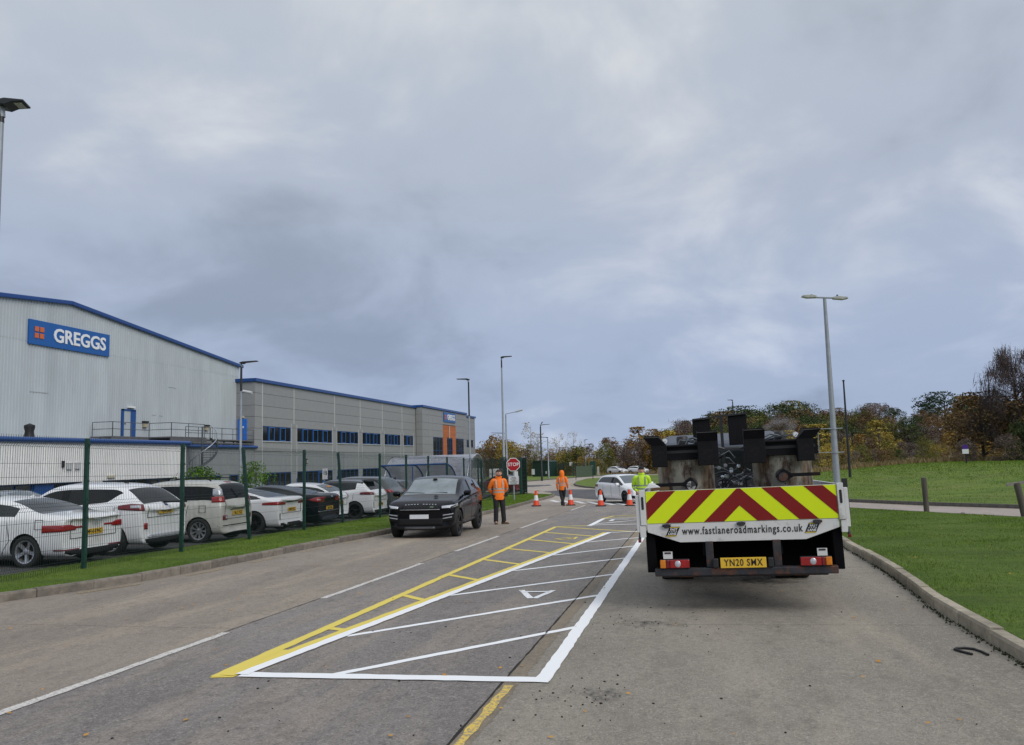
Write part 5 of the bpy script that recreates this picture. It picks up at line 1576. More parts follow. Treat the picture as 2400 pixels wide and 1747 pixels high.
text_obj('YN20 SMX', .112, m_ink, 'lettering', pl, (-.012, -.088, .611), (PI / 2, 0, 0), depth=.002, bold=.001, xs=.76, space=1.14)
for x_ in (-.325, .30): tb('plate_lamp', (x_ - .032, -.09, .555), (x_ + .032, -.02, .665), m_black, .012)
for s_ in (-1, 1):
    mk_ = MB(); mk_.tube([(s_ * 1.13, .02, 1.0), (s_ * 1.19, .01, .97), (s_ * 1.20, 0, .90)], .018, 8); mk_.build('marker_arm', m_black, tr, smooth=50)
    tb('marker_lamp', (s_ * 1.20 - .018, -.02, .865), (s_ * 1.20 + .018, .01, .905), m_redd, .006)
# wheels: twin rear, single front
tw = MB(); tw.lathe([(.20, -.11), (.30, -.125), (.36, -.115), (.38, -.08), (.38, .08), (.36, .115), (.30, .125), (.20, .11), (.18, 0), (.20, -.11)], axis='X', n=36, caps=False)
tmesh = tw.build('tyre', m_tyre, smooth=35); tdat = tmesh.data; bpy.data.objects.remove(tmesh)
hb = MB(); hb.lathe([(0, .04), (.08, .05), (.10, .0), (.19, -.02), (.205, .09)], axis='X', n=24, caps=False); hd = hb.build('rim', m_galv, smooth=40); hdat = hd.data; bpy.data.objects.remove(hd)
for s_ in (-1, 1):
    for x_, y_ in ((.97, 3.10), (.72, 3.10), (.93, 6.3)):
        wo = thing('wheel', None, None, (s_ * x_, y_, .375), 0 if s_ > 0 else PI); wo.parent = tr
        link('tyre', tdat, wo); link('rim', hdat, wo)
tb('rear_axle', (-.9, 3.04, .32), (.9, 3.16, .44), m_blackst)
for s_ in (-1, 1):
    mg = MB(); pts_ = [(3.10 + .46 * math.cos(t), .40 + .46 * math.sin(t)) for t in [R(a) for a in range(0, 181, 15)]]
    for a, b_ in zip(pts_, pts_[1:]): mg.bar((s_ * .84, a[0], a[1]), (s_ * .84, b_[0], b_[1]), .5, .015, up=(1, 0, 0))
    mg.build('mudguard', m_tblack, tr)
# cab
cb = MB()
cb.prism([(4.65, .55), (6.7, .45), (6.75, 1.2), (6.35, 1.95), (6.05, 2.30), (4.9, 2.30), (4.65, 2.12)], -.96, .96, 'X')
cab_ = cb.build('cab', mat('blue grey cab paint', (.085, .10, .13), .35, var=.03, coat=.3), tr, bevel=.08)
MB().bx((-.85, 4.5, .95), (.85, 4.64, 2.05)).build('rear_panel', m_black, cab_, bevel=.03)
MB().bx((-.60, 4.485, 1.6), (.60, 4.499, 1.98)).build('rear_window', m_glass, cab_)
for s_ in (-1, 1):
    MB().bx((s_ * .962, 4.9, 1.35), (s_ * .972, 5.7, 1.85)).build('side_window', m_glass, cab_)
# ---- boiler tanks -------------------------------------------------------
def tank(cx, sg):
    t = thing('boiler_tank', ('left' if sg < 0 else 'right') + ' rust stained boiler tank with black chimneys on the truck bed', 'boiler', (0, 0, 0), group='boiler tanks on the truck bed')
    t.matrix_world = tr.matrix_basis @ Matrix.Translation((cx, .80, 1.06))
    r = .36
    mb = MB(); mb.lathe([(r, 0), (r, .84), (r - .02, .86)], n=40); mb.build('drum', m_tank, t, smooth=40)
    lp = MB(); lp.lathe([(r + .03, .84), (r + .03, .885)], n=32); lp.build('lid_rim', m_blackst, t, smooth=40)
    tp = MB(); tp.bx((-.40, -.38, .885), (.40, .40, .93)); tp.bx((-.40, -.40, .78), (.40, -.37, .97)); tp.build('top_frame', m_blackst, t, bevel=.006)
    MB().bx((-.37, -.405, .865), (.37, -.401, .90)).build('frame_recess', m_black, t)
    tb_ = MB(); tb_.tube([(-.36, -.43, .955), (.36, -.43, .955)], .018, 8); tb_.build('frame_pipe', m_blackst, t, smooth=50)
    rv_ = MB()
    for i in range(7): rv_.lathe([(.009, -.006), (.007, .0), (0, .003)], (-.01 * sg, -r - .004, .18 + i * .085), 'Y', 8)
    rv_.build('rivet_row', m_beam, t)['kind'] = 'stuff'
    MB().bx((.035, -r - .006, .05), (.05, -r + .02, .80)).build('seam', m_tank, t)
    # four chimneys with slanted hoods, two at the back corner
    for (x_, w_, zt, zl, yy, lean) in ((-sg * .27 - (.08 if sg > 0 else -.02), .25, 1.10, .70, -.45, 0), (sg * (.24 if sg > 0 else .31), .19, 1.07, .70, -.45, sg)):
        ch = thing('chimney'); ch.parent = t; ch.location = (x_, yy, 0)
        d = .16
        b0 = MB(); b0.bx((-w_ / 2, -d / 2, zl), (w_ / 2, d / 2, zt - .10)); b0.build('stack', m_blackst, ch, bevel=.006)
        hh = MB()
        if lean == 0:
            # hood: opens to the back of the truck
            A = [(-w_ / 2, -d / 2, zt - .10), (w_ / 2, -d / 2, zt - .10), (w_ / 2, d / 2, zt - .10), (-w_ / 2, d / 2, zt - .10)]
            B = [(-w_ / 2 - .0, -d / 2 - .07, zt), (w_ / 2 + .0, -d / 2 - .07, zt), (w_ / 2, d / 2 - .02, zt + .03), (-w_ / 2, d / 2 - .02, zt + .03)]
        else:
            A = [(-w_ / 2, -d / 2, zt - .10), (w_ / 2, -d / 2, zt - .10), (w_ / 2, d / 2, zt - .10), (-w_ / 2, d / 2, zt - .10)]
            o_ = lean * .09
            B = [(-w_ / 2 + o_, -d / 2 - .05, zt), (w_ / 2 + o_, -d / 2 - .05, zt), (w_ / 2 + o_, d / 2, zt + .03), (-w_ / 2 + o_, d / 2, zt + .03)]
        hh.add(A + B, [(0, 1, 5, 4), (1, 2, 6, 5), (2, 3, 7, 6), (3, 0, 4, 7)])
        o = hh.build('hood', m_blackst, ch); so = o.modifiers.new('t', 'SOLIDIFY'); so.thickness = .008
        MB().add([(p[0] * .96, p[1] * .96, p[2] - .012) for p in B], [(0, 1, 2, 3)]).build('hood_mouth', m_gap, ch)
    # temperature gauge
    gg = thing('gauge'); gg.parent = t; gg.location = (-sg * .0 + (.18 if sg > 0 else -.24), -.2, 1.03)
    MB().tube([(0, 0, -.12), (0, 0, -.02)], .012, 8).build('stem', m_chrome, gg)
    MB().lathe([(0, -.018), (.036, -.018), (.038, .012), (0, .014)], axis='Y', n=24).build('case', m_chrome, gg, smooth=40)
    MB().lathe([(0, -.021), (.031, -.020), (.031, -.017)], axis='Y', n=24).build('dial', m_wht, gg)
    MB().bar((-.012, -.023, -.012), (.014, -.023, .008), .004).build('needle', m_ink, gg)
    # lid motor and hose
    MB().lathe([(.075, 0), (.075, .14), (.06, .16), (0, .16)], n=18).build('motor', m_black, t, smooth=40, loc=(sg * .02, .05, .93))
    hs_ = MB(); hs_.tube([(sg * .02, 0, 1.03), (-sg * .12, -.08, 1.06), (-sg * .25, -.12, 1.0), (-sg * .40, -.1, .93), (-sg * .50, -.05, .90)], .013, 8); hs_.build('hose', m_galvd, t, smooth=60)
    # outlet valve and lever
    vx = .055 if sg < 0 else -.04
    ov = thing('outlet_valve'); ov.parent = t; ov.location = (vx, -r - .06, .475 if sg < 0 else .535)
    MB().lathe([(0, -.03), (.078, -.03), (.082, .03), (.05, .06)], axis='Y', n=28).build('disc', m_beam, ov, smooth=40)
    MB().prism([(-.085 * sg, -.01), (.0, .085), (.09 * -sg * -1, .03), (sg * .13, -.01), (.02, -.075)], -.045, -.031, 'Y').build('flange', m_blackst, ov)
    MB().lathe([(0, -.05), (.055, -.048), (.055, -.046)], axis='Y', n=20).build('paint_crust', mat('white paint crust', (.42, .42, .40), .7, var=.3, scale=30, col2=(.03, .03, .03), c2scale=14, c2lo=.45, c2hi=.52) if sg < 0 else m_beam, ov, loc=(0, 0, -.018))
    dr = sg
    MB().bx((min(dr * .08, dr * .43), -.05, -.018), (max(dr * .08, dr * .43), -.02, .024)).build('lever', m_blackst, ov, bevel=.004)
    return t
tank(-.60, -1); tank(.60, 1)
# centre: frame, rear flues, pump gear
for sgn, a, b_, top in ((-1, -.47, -.23, 2.40), (1, .02, .27, 2.45)):
    MB().bx((a, 1.60, 2.02), (b_, 1.78, top)).build('flue_box', m_blackst, tr, bevel=.008)
MB().bar((-.47, 1.58, 2.40), (.27, 1.58, 2.45), .022).build('frame_bar', m_black, tr); MB().bar((-.08, 1.56, 1.0), (-.08, 1.56, 2.42), .04).build('frame_post', m_black, tr)
for p, q in (((-.12, 1.45, 1.48), (.02, 1.45, 1.62)), ((.18, 1.45, 1.48), (.04, 1.45, 1.62)), ((-.14, 1.4, 1.05), (-.12, 1.4, 1.62)), ((.20, 1.4, 1.05), (.18, 1.4, 1.62))): MB().bar(p, q, .022).build('brace', m_black, tr)
for i, (a, b_, c_) in enumerate((((-.24, 1.2, 1.62), (-.10, 1.1, 1.66), (.0, 1.2, 1.61)), ((.24, 1.2, 1.66), (.12, 1.1, 1.62), (.05, 1.2, 1.60)), ((-.2, 1.2, 1.53), (-.05, 1.12, 1.56), (.0, 1.2, 1.50)), ((.26, 1.2, 1.56), (.1, 1.12, 1.55), (.04, 1.2, 1.52)))):
    MB().tube([a, ((a[0] + b_[0]) / 2, a[1], a[2] + .03), b_, c_], .012, 8).build('hose', m_galv if i % 2 else m_galvd, tr, smooth=60)
MB().box((-.09, 1.2, 1.60), (.09, .06, .05), rot=(0, .2, 0)).build('valve_body', m_clear, tr, bevel=.01)
MB().bx((-.15, 1.9, 1.0), (.22, 2.6, 1.50)).build('engine_housing', m_black, tr, bevel=.03)
cn = MB(); cn.bx((-.13, 1.35, 1.10), (.08, 1.5, 1.28)); cn.build('steel_box', m_galv, tr, bevel=.008)
MB().bx((.19, 1.40, 1.24), (.245, 1.41, 1.36)).build('paper_label', m_white_sheet, tr)
MB().tube([(.22, 1.42, 1.06), (.22, 1.42, 1.2)], .03, 12).build('spray_can', m_blue2, tr, smooth=50)
text_obj('TB', .06, m_wht, 'lettering', tr, (.10, 1.38, 1.49), (PI / 2, 0, 0), depth=.003, bold=.003)
tb('far_side_rail', (.98, 4.38, Z1 - .2), (1.1, 4.42, Z1 + .03), m_chev_r)
MB().bx((-1.03, 4.2, Z1 - .1), (-.99, 4.24, 2.05)).build('side_stake', m_black, tr); MB().bx((1.20, .12, Z1 - .35), (1.25, .2, Z1 + .06)).build('side_stake', m_black, tr)
rp = random.Random(4)
for k in range(16):
    a = Vector((rp.uniform(-.22, .26), rp.uniform(1.0, 1.5), rp.uniform(1.42, 1.95))); pts = [a]
    for q in range(3): pts.append(pts[-1] + Vector((rp.uniform(-.14, .14), rp.uniform(-.05, .05), rp.uniform(-.12, .10))))
    MB().tube(pts, rp.choice([.008, .011, .016]), 7).build('pipe', rp.choice([m_blackst, m_galvd, m_galv, m_beam]), tr, smooth=60)
for k in range(7):
    x_, z_ = rp.uniform(-.2, .24), rp.uniform(1.45, 1.75)
    MB().lathe([(0, 0), (.022, .002), (.026, .02), (.012, .03), (.012, .05), (0, .05)], (x_, 1.02, z_), 'Y', 10).build('pipe_fitting', rp.choice([m_galv, m_chrome, m_beam]), tr, smooth=50)
for sgn in (-1, 1):
    for q in range(3): MB().tube([(sgn * .60 + .10 * q - .1, .7, 2.0), (sgn * .60 + .10 * q - .05, .72, 2.10), (sgn * .60 - sgn * .22 + .05 * q, .8, 2.04), (sgn * .25, 1.0, 1.95)], .010, 7).build('hose', m_galvd, tr, smooth=60)
# loose load by the left side
ld = thing('white_sheet_bundle', 'folded white plastic sheet resting on the left side of the truck bed', 'bundle', (-.47, 10.42, gz(0, 10) + 1.46), 0)
ld.scale = (.62, .62, .62)
MB().prism([(-.14, -.02), (.14, .0), (.10, .03), (.0, .075), (-.08, .085)], -.12, .12, 'Y').build('sheet', m_wht, ld, bevel=.01)
cr_ = thing('timber_crate', 'small brown timber crate on the truck bed beside the left tank', 'crate', (-.36, 10.75, gz(0, 10) + 1.30))
m_timb = mat('dirty timber', (.20, .12, .06), .8, var=.3)
for k3 in range(3): MB().bx((-.15, -.12, k3 * .055), (.15, -.10, k3 * .055 + .045)).build('slat', m_timb, cr_)
for x_ in (-.14, .14): MB().bx((x_ - .015, -.10, 0), (x_ + .015, .12, .17)).build('side', m_timb, cr_)
# faint smoke from the right tank
sm_ = MB(); sm_.lathe([(0, 0), (.06, .05), (.16, .3), (.24, .6), (.12, .9), (0, 1.0)], n=16)
m_sm = bpy.data.materials.new('smoke'); m_sm.use_nodes = True
t_ = m_sm.node_tree; t_.nodes.remove(t_.nodes['Principled BSDF']); v_ = t_.nodes.new('ShaderNodeVolumePrincipled'); v_.inputs['Color'].default_value = (.85, .88, .95, 1)
nz_ = t_.nodes.new('ShaderNodeTexNoise'); nz_.inputs['Scale'].default_value = 5; mr_ = t_.nodes.new('ShaderNodeMapRange'); mr_.inputs[1].default_value = .45; mr_.inputs[2].default_value = .75; mr_.inputs[4].default_value = 1.3
tcx_ = t_.nodes.new('ShaderNodeTexCoord'); t_.links.new(tcx_.outputs['Object'], nz_.inputs['Vector']); t_.links.new(nz_.outputs['Fac'], mr_.inputs[0]); t_.links.new(mr_.outputs[0], v_.inputs['Density']); t_.links.new(v_.outputs[0], t_.nodes['Material Output'].inputs['Volume'])
so_ = sm_.build('smoke', m_sm, smooth=60, loc=(1.22, 11.0, 1.72)); so_.rotation_euler = (0, R(-12), 0); so_.scale = (1, 1, .55)
tag(so_, 'faint pale smoke drifting up from the right boiler tank', 'smoke', kind='stuff')
# ================================================================== FENCE, SIGNS, LAMPS, PEOPLE
m_green = mat('dark green powder coat', (.010, .050, .035), .45, var=.12, scale=6)
m_gwire = mat('dark green wire', (.006, .022, .018), .5)
m_cone = mat('orange cone plastic', (.80, .075, .02), .45, var=.08, scale=8)
m_conew = mat('white cone sleeve', (.74, .74, .76), .45, var=.05)
m_rubber = mat('black rubber base', (.02, .02, .02), .8)
m_galvp = mat('galvanised pole', (.30, .33, .36), .5, .35, var=.1, scale=5)
m_lampk = mat('dark lantern', (.015, .017, .022), .45)
m_oldwood = mat('weathered wood', (.085, .075, .06), .9, var=.35, scale=6, bump=.6, bscale=25, stretch=(1, 1, .15))

FP = [(-10.9, 7.0, 0), (-10.9, 10.06, 0), (-10.96, 13.13, 0), (-11.02, 16.15, 0), (-11.25, 19.4, -5.0), (-11.27, 22.49, 0), (-11.55, 25.9, -4.2), (-11.34, 28.74, 0), (-11.40, 31.8, 0), (-11.45, 34.85, 0), (-11.5, 37.9, 0), (-11.52, 40.95, 0), (-11.55, 44.0, 0), (-11.6, 47.5, 0), (-11.7, 51.7, 0)]
fence = thing('mesh_fence', 'dark green welded mesh fence on posts between the grass verge and the car park', 'fence')
pm = MB(); pm.box((0, 0, 1.17), (.075, .06, 2.5))
for z in np.linspace(.3, 2.3, 7): pm.box((.042, .012, z), (.012, .03, .03))
p0 = pm.build('post', m_green, bevel=0); pdat = p0.data; bpy.data.objects.remove(p0)
ZP = [.05, .14, .18, .22, .45, .70, .95, 1.14, 1.20, 1.26, 1.50, 1.72, 1.95, 2.14, 2.24, 2.29, 2.34, 2.43]
XO = {.18: .045, 1.20: .045, 2.29: .045}
def meshpanel(w_, h=2.43):
    mb = MB(); n = int(w_ / .05)
    for i in range(n + 1):
        y = i * w_ / n
        pts = [(XO.get(z, 0), y, z) for z in (.05, .14, .18, .22, 1.14, 1.20, 1.26, 2.24, 2.29, 2.34, 2.43)]
        mb.tube(pts, .0036, 3, caps=False)
    for z in (.14, .18, .22, .45, .70, .95, 1.14, 1.20, 1.26, 1.50, 1.72, 1.95, 2.24, 2.29, 2.34):
        mb.tube([(XO.get(z, 0) + .006, 0, z), (XO.get(z, 0) + .006, w_, z)], .0032, 3, caps=False)
    return mb
p0 = meshpanel(3.0).build('mesh_panel', m_gwire, fix=False); mdat = p0.data; bpy.data.objects.remove(p0)
for i, (x, y, ln) in enumerate(FP):
    z = gz(x, y) + .08
    link('post', pdat, fence).location = (x, y, z)
    fence.children[-1].rotation_euler = (0, R(ln), 0)
    if i < len(FP) - 1:
        x2, y2, l2 = FP[i + 1]
        a = math.atan2(x2 - x, y2 - y); d = math.hypot(x2 - x, y2 - y)
        o = link('mesh_panel', mdat, fence)
        o.location = (x + .02, y, z); o.rotation_euler = (math.atan2(gz(x2, y2) - gz(x, y), d), 0, -a); o.scale = (1, d / 3.0, 1)
# gate cluster by the stop sign
gt_ = thing('mesh_gate', 'dark green mesh gate standing open beside the stop sign', 'gate')
def gpanel(a, b_, h=2.6):
    d = math.dist(a, b_); an = math.atan2(b_[0] - a[0], b_[1] - a[1])
    o = link('mesh_panel', mdat, gt_); o.location = (a[0], a[1], gz(*a) + .1); o.scale = (1, d / 3.0, h / 2.43); o.rotation_euler = (0, 0, -an)
def gpost(p, h, w_=.1): MB().bx((p[0] - w_ / 2, p[1] - w_ / 2, gz(*p)), (p[0] + w_ / 2, p[1] + w_ / 2, gz(*p) + h)).build('post', m_green, gt_)
for p, h, w_ in (((-12.0, 57.7), 2.7, .17), ((-11.95, 59.6), 2.65, .08), ((-15.1, 58.4), 2.6, .12), ((-13.6, 58.0), 2.6, .08), ((-12.5, 55.0), 2.5, .2)): gpost(p, h, w_)
for a, b_ in (((-11.7, 51.7), (-13.6, 57.9)), ((-12.0, 57.7), (-13.6, 58.0)), ((-13.6, 58.0), (-15.1, 58.4)), ((-12.0, 57.7), (-11.95, 59.6)), ((-12.1, 57.9), (-12.0, 59.7)), ((-12.5, 55.0), (-11.95, 59.6))): gpanel(a, b_)
MB().bx((-12.0, 55.6, .45), (-11.75, 55.62, .85)).build('notice', m_wht, gt_)
MB().bx((-11.2, 57.8, .55), (-10.98, 57.83, .95)).build('notice', m_pale, gt_)

# ---- traffic cones ----------------------------------------------------
def cone(label, x, y, h=.75, plain=False):
    c_ = thing('traffic_cone', label, 'cone', (x, y, gz(x, y)), R(random.uniform(-20, 20)), 'traffic cones across the road')
    b = MB(); b.prism([(-.22, -.17), (-.17, -.22), (.17, -.22), (.22, -.17), (.22, .17), (.17, .22), (-.17, .22), (-.22, .17)], 0, .05, 'Z'); b.build('base', m_rubber, c_, bevel=.01)
    r = lambda z: .155 - (.155 - .045) * (z - .05) / (h - .05)
    for nm, a, b_, m_, e_ in (('cone_body', .05 * .95 / .75 if h < .9 else .05, .36, m_cone, 0), ('sleeve', .36, .68, m_conew, .003), ('cone_tip', .68, h, m_cone, 0)):
        if plain: m_ = m_cone
        a, b_ = a * h / .95, b_ * h / .95
        q = MB(); pr = [(r(a) + e_, a), (r(b_) + e_, b_)]
        if nm == 'cone_tip': pr += [(r(b_) - .012, h + .01)]
        q.lathe(pr, n=22); q.build(nm, m_, c_, smooth=50)
cone('leftmost traffic cone, near the grass corner', -7.5, 39.65)
cone('traffic cone beside the feet of the hooded worker', -5.85, 40.05)
cone('traffic cone in front of the white hatchback rear wheel', -4.22, 38.7)
cone('traffic cone next to the truck, by the hatchback front wheel', -2.87, 38.75)
cone('plain orange cone far behind the worker in yellow', -3.0, 62.0, .75, True)

# ---- stop sign ----------------------------------------------------------
ss = thing('stop_sign', 'red octagonal STOP sign on a grey post in the grass', 'sign', (-9.85, 45.4, gz(-9.8, 45.4) + .1), R(9))
MB().tube([(0, 0, -.1), (0, 0, 2.35)], .045, 12).build('post', m_galvp, ss, smooth=50)
oc = lambda r: [(r * math.cos(R(22.5 + 45 * k)), 2.02 + r * math.sin(R(22.5 + 45 * k))) for k in range(8)]
m_signred = mat('stop sign red', (.40, .010, .018), .35, var=.04)
MB().prism(oc(.405), -.075, -.06, 'Y').build('white_border', m_wht, ss); MB().prism(oc(.368), -.08, -.0755, 'Y').build('red_panel', m_signred, ss)
text_obj('STOP', .27, m_wht, 'lettering', ss, (0, -.083, 2.02), (PI / 2, 0, 0), depth=.004, bold=.004, xs=.93, space=1.06)
MB().bx((-.29, -.07, .90), (.29, -.055, 1.36)).build('notice_panel', mat('notice grey white', (.62, .62, .63), .5), ss, bevel=.01)
MB().bx((-.30, -.06, .86), (.30, -.04, .895)).build('notice_rail', m_lampk, ss)
for i, (tx, w_) in enumerate((('DRIVERS', .30), ('SCANNING', .34), ('PASSES', .28), ('AUTHORISED ONLY', .52), ('STOP HERE', .42))):
    text_obj(tx, .078, m_ink, 'lettering', ss, (0, -.073, 1.29 - i * .083), (PI / 2, 0, 0), depth=.002, bold=.001, xs=min(1.0, w_ / (len(tx) * .052)))
for zz in (1.9, 2.15, 1.02, 1.27): MB().bx((-.12, -.06, zz - .02), (.12, .055, zz + .02)).build('clamp', m_galvp, ss)
nb = thing('parking_notice', 'small white notice board on a post over the parked white hatchback', 'sign', (-14.6, 30.9, gz(0, 31)))
MB().tube([(0, 0, 0), (0, 0, 1.9)], .03, 8).build('post', m_galvp, nb); nb_p = MB().bx((.02, -.22, 1.58), (.05, .22, 2.02)).build('panel', mat('notice grey white', (.62, .62, .63), .5), nb)
MB().bx((.02, -.22, 1.38), (.05, .22, 1.50)).build('lower_panel', m_signblue, nb); MB().bx((.051, .02, 1.75), (.054, .12, 1.92)).build('pictogram', m_ink, nb)
for k in range(3): MB().bx((.051, -.18, 1.90 - .06 * k), (.054, -.0, 1.92 - .06 * k)).build('text_line', m_ink, nb)
fs_ = thing('far_sign', 'small purple and white sign on a black post in the rough grass', 'sign', (26.4, 87.5, tz(26.4, 87.5)), R(-16))
MB().bx((-.06, -.03, 0), (.06, .03, 1.5)).build('post', m_lampk, fs_); MB().bx((-.28, -.05, .95), (.28, -.03, 1.40)).build('white_panel', m_wht, fs_)
MB().prism([(-.28, 1.40), (.28, 1.40), (.24, 1.75), (.0, 1.88), (-.24, 1.75)], -.05, -.03, 'Y').build('purple_panel', mat('sign purple', (.08, .02, .25), .4), fs_)

# ---- lamp posts ------------------------------------------------------------
def pole(root, h, r0=.085, r1=.045, m=m_galvp): return MB().tube([(0, 0, -.1), (0, 0, 1.2), (0, 0, 1.25), (0, 0, h)], [r0, r0, r0 * .8, r1], 12).build('pole', m, root, smooth=50)
def led_head(root, z, rz, L_=.62, w_=.30, m=m_lampk):
    hd = thing('lantern'); hd.parent = root; hd.location = (0, 0, z); hd.rotation_euler = (0, R(-4), rz)
    b = MB(); b.prism([(-.06, -.02), (.10, -.06), (.22, -.01), (L_, .0), (L_, .035), (.1, .075), (-.06, .04)], -w_ / 2, w_ / 2, 'Y'); b.build('housing', m, hd, bevel=.015)
    MB().bx((.24, -w_ * .36, -.014), (L_ - .05, w_ * .36, -.008)).build('diffuser', m_lampglass, hd)
    MB().tube([(0, 0, -.22), (0, 0, .0)], .05, 10).build('collar', m_galvp, hd)
def lamp(label, x, y, zt, rz, L_=.62, base=None, m=m_galvp, hm=m_lampk, r=(.085, .045), w_=.3, dark=None):
    b = (gz(x, y) + .05) if base is None else base
    lp = thing('lamp_post', label, 'lamp post', (x, y, b)); pole(lp, zt - b - .2, *r, m)
    if dark: MB().tube([(0, 0, zt - b - dark), (0, 0, zt - b - .2)], [r[1] * 1.15, r[1] * 1.05], 12).build('sleeve', m_lampk, lp, smooth=50)
    led_head(lp, zt - b - .03, rz, L_, w_, hm)
    return lp
lamp('tall lamp post with flat lantern at the left edge of the photo', -11.79, 11.75, 8.30, R(22), .42, w_=.34, dark=.35)
lb = lamp('slim lamp post with security camera in front of the warehouse corner', -24.2, 40.7, 7.45, R(5), .95, dark=1.6, r=(.10, .055))
cm = MB(); cm.tube([(.0, 0, 0), (.55, .0, -.12)], .085, 10); cmo = cm.build('camera_housing', m_pale, lb, smooth=50, loc=(.15, 0, 5.95 - (gz(0, 40)))); cmo.location = (.12, 0, 6.45)
lamp('dark topped lamp post standing in front of the office end', -14.9, 54.6, 7.35, R(180), .85, dark=2.6, r=(.085, .05))
lamp('tallest slim lamp post, left of the stop sign', -13.5, 59.0, 9.35, R(8), .80, dark=.8, r=(.13, .05))
lp = thing('lamp_post', 'lamp post with pale angled lantern directly right of the tallest one', 'lamp post', (-17.6, 78.2, gz(0, 78)))
pole(lp, 7.2, .13, .06); MB().tube([(0, 0, 7.1), (.0, 0, 7.25), (1.0, 0, 7.42)], .035, 8).build('arm', m_galvp, lp)
hd_ = MB(); hd_.box((0, 0, 0), (.75, .26, .13)); q_ = hd_.build('lantern', mat('pale lantern', (.40, .41, .38), .5), lp, bevel=.05, loc=(1.35, 0, 7.5)); q_.rotation_euler = (0, R(-14), 0)
lamp('thin grey lamp post with left pointing lantern, behind the tall pair', -21.2, 93, 4.75, R(172), 1.6, r=(.09, .05))
lg_ = lamp('black lamp post with a bird on its lantern, by the silver birches', -19.6, 108.3, 6.2, R(5), 1.3, m=m_lampk, r=(.14, .09))
bd = thing('perched_bird', 'dark bird perched on the black lamp post', 'bird', (-19.4, 108.3, 6.30))
bb = MB(); bb.lathe([(0, -.16), (.05, -.12), (.08, -.02), (.07, .08), (.045, .13), (.05, .17), (.03, .21), (0, .23)], n=12); bb.build('body', m_ink, bd, smooth=60, loc=(0, 0, .16)).rotation_euler = (0, R(35), 0)
MB().bar((-.1, 0, .06), (-.3, 0, -.02), .07, .015).build('tail', m_ink, bd); MB().bar((.22, 0, .31), (.30, 0, .30), .02).build('beak', m_ink, bd)
lamp('thin grey lamp post right of the black one, above the green cabinet', -20.4, 118.4, 4.75, R(172), 1.9, r=(.12, .07))
lamp('tiny distant lamp post over the green willow scrub', -18.8, 149.4, 4.9, R(20), .6, r=(.09, .06))
lamp('distant thin black lamp post behind the truck chimneys', 6.0, 113.8, 8.9, R(160), .7, m=m_lampk, r=(.10, .07))
bpst = thing('black_mast', 'tall bare black pole rising right of the twin armed lamp post', 'pole', (14.25, 79.8, tz(14.25, 79.8)))
MB().tube([(0, 0, 0), (0, 0, 8.85)], [.13, .07], 10).build('pole', m_lampk, bpst, smooth=50); MB().lathe([(0, 0), (.12, .02), (.14, .08), (.05, .14), (0, .18)], n=12).build('cap', m_lampk, bpst, loc=(0, 0, 8.83))
# twin armed lamp post
tw_ = thing('lamp_post', 'large grey lamp post with two flat lanterns, right of the truck', 'lamp post', (5.38, 32.8, gz(5.3, 32.8)))
TH = 8.0
MB().tube([(0, 0, 0), (0, 0, TH)], [.135, .062], 16).build('pole', m_galvp, tw_, smooth=50)
MB().tube([(-.5, 0, TH + .09), (.5, 0, TH - .01)], .035, 8).build('arm', m_galvp, tw_, smooth=50)
for s_ in (-1, 1):
    hd_ = MB(); hd_.prism([(.0, -.03), (.35, -.05), (.55, .0), (.5, .05), (.15, .075), (0, .04)], -.14, .14, 'Y')
    q_ = hd_.build('lantern', mat('pale lantern', (.40, .41, .38), .5), tw_, bevel=.01, loc=(s_ * .30, 0, TH + .04 - s_ * .045)); q_.scale = (s_ * 1, 1, 1); q_.rotation_euler = (0, R(5), 0)
    MB().lathe([(.035, 0), (.035, .06), (0, .07)], n=10).build('photocell', m_lampk, tw_, loc=(s_ * .47, 0, TH + .10 - s_ * .04))
MB().tube([(0, 0, 2.05), (0, 0, 2.10)], .15, 12).build('band', m_galvp, tw_); MB().tube([(0, 0, 2.95), (0, 0, 3.0)], .14, 12).build('band', m_galvp, tw_)
MB().tube([(.3, -.1, 2.98), (-.58, -.1, 2.98), (-.58, -.1, 2.08), (.3, -.1, 2.08)], .018, 6).build('sign_bracket', m_galvp, tw_)
MB().bx((-.1, -.16, .62), (.12, -.10, .66)).build('strap', m_lampk, tw_)

# ---- wooden bollards on the right -------------------------------------------
def bollard(label, x, y, h, lean, r=.09):
    b = thing('wooden_post', label, 'post', (x, y, gz(x, y) + .02), 0, rot=(0, R(lean), 0))
    MB().tube([(0, 0, -.1), (.004, 0, h * .5), (0, .003, h - .02), (0, 0, h)], [r, r * .96, r * .98, r * .85], 12).build('timber', m_oldwood, b, smooth=50)
    return b
bollard('upright dark wooden post at the edge of the side road', 6.93, 27.0, 1.12, -.5, .082)
b_ = bollard('leaning dark wooden post at the right edge holding a board', 8.47, 23.8, .98, -7.5, .085)
MB().box((.22, 0, .96), (.95, .05, .075)).build('board', mat('pale weathered board', (.24, .22, .19), .9, var=.3), b_)
bollard('low sawn wooden stump beside the side road', 7.55, 25.7, .11, 0, .065)

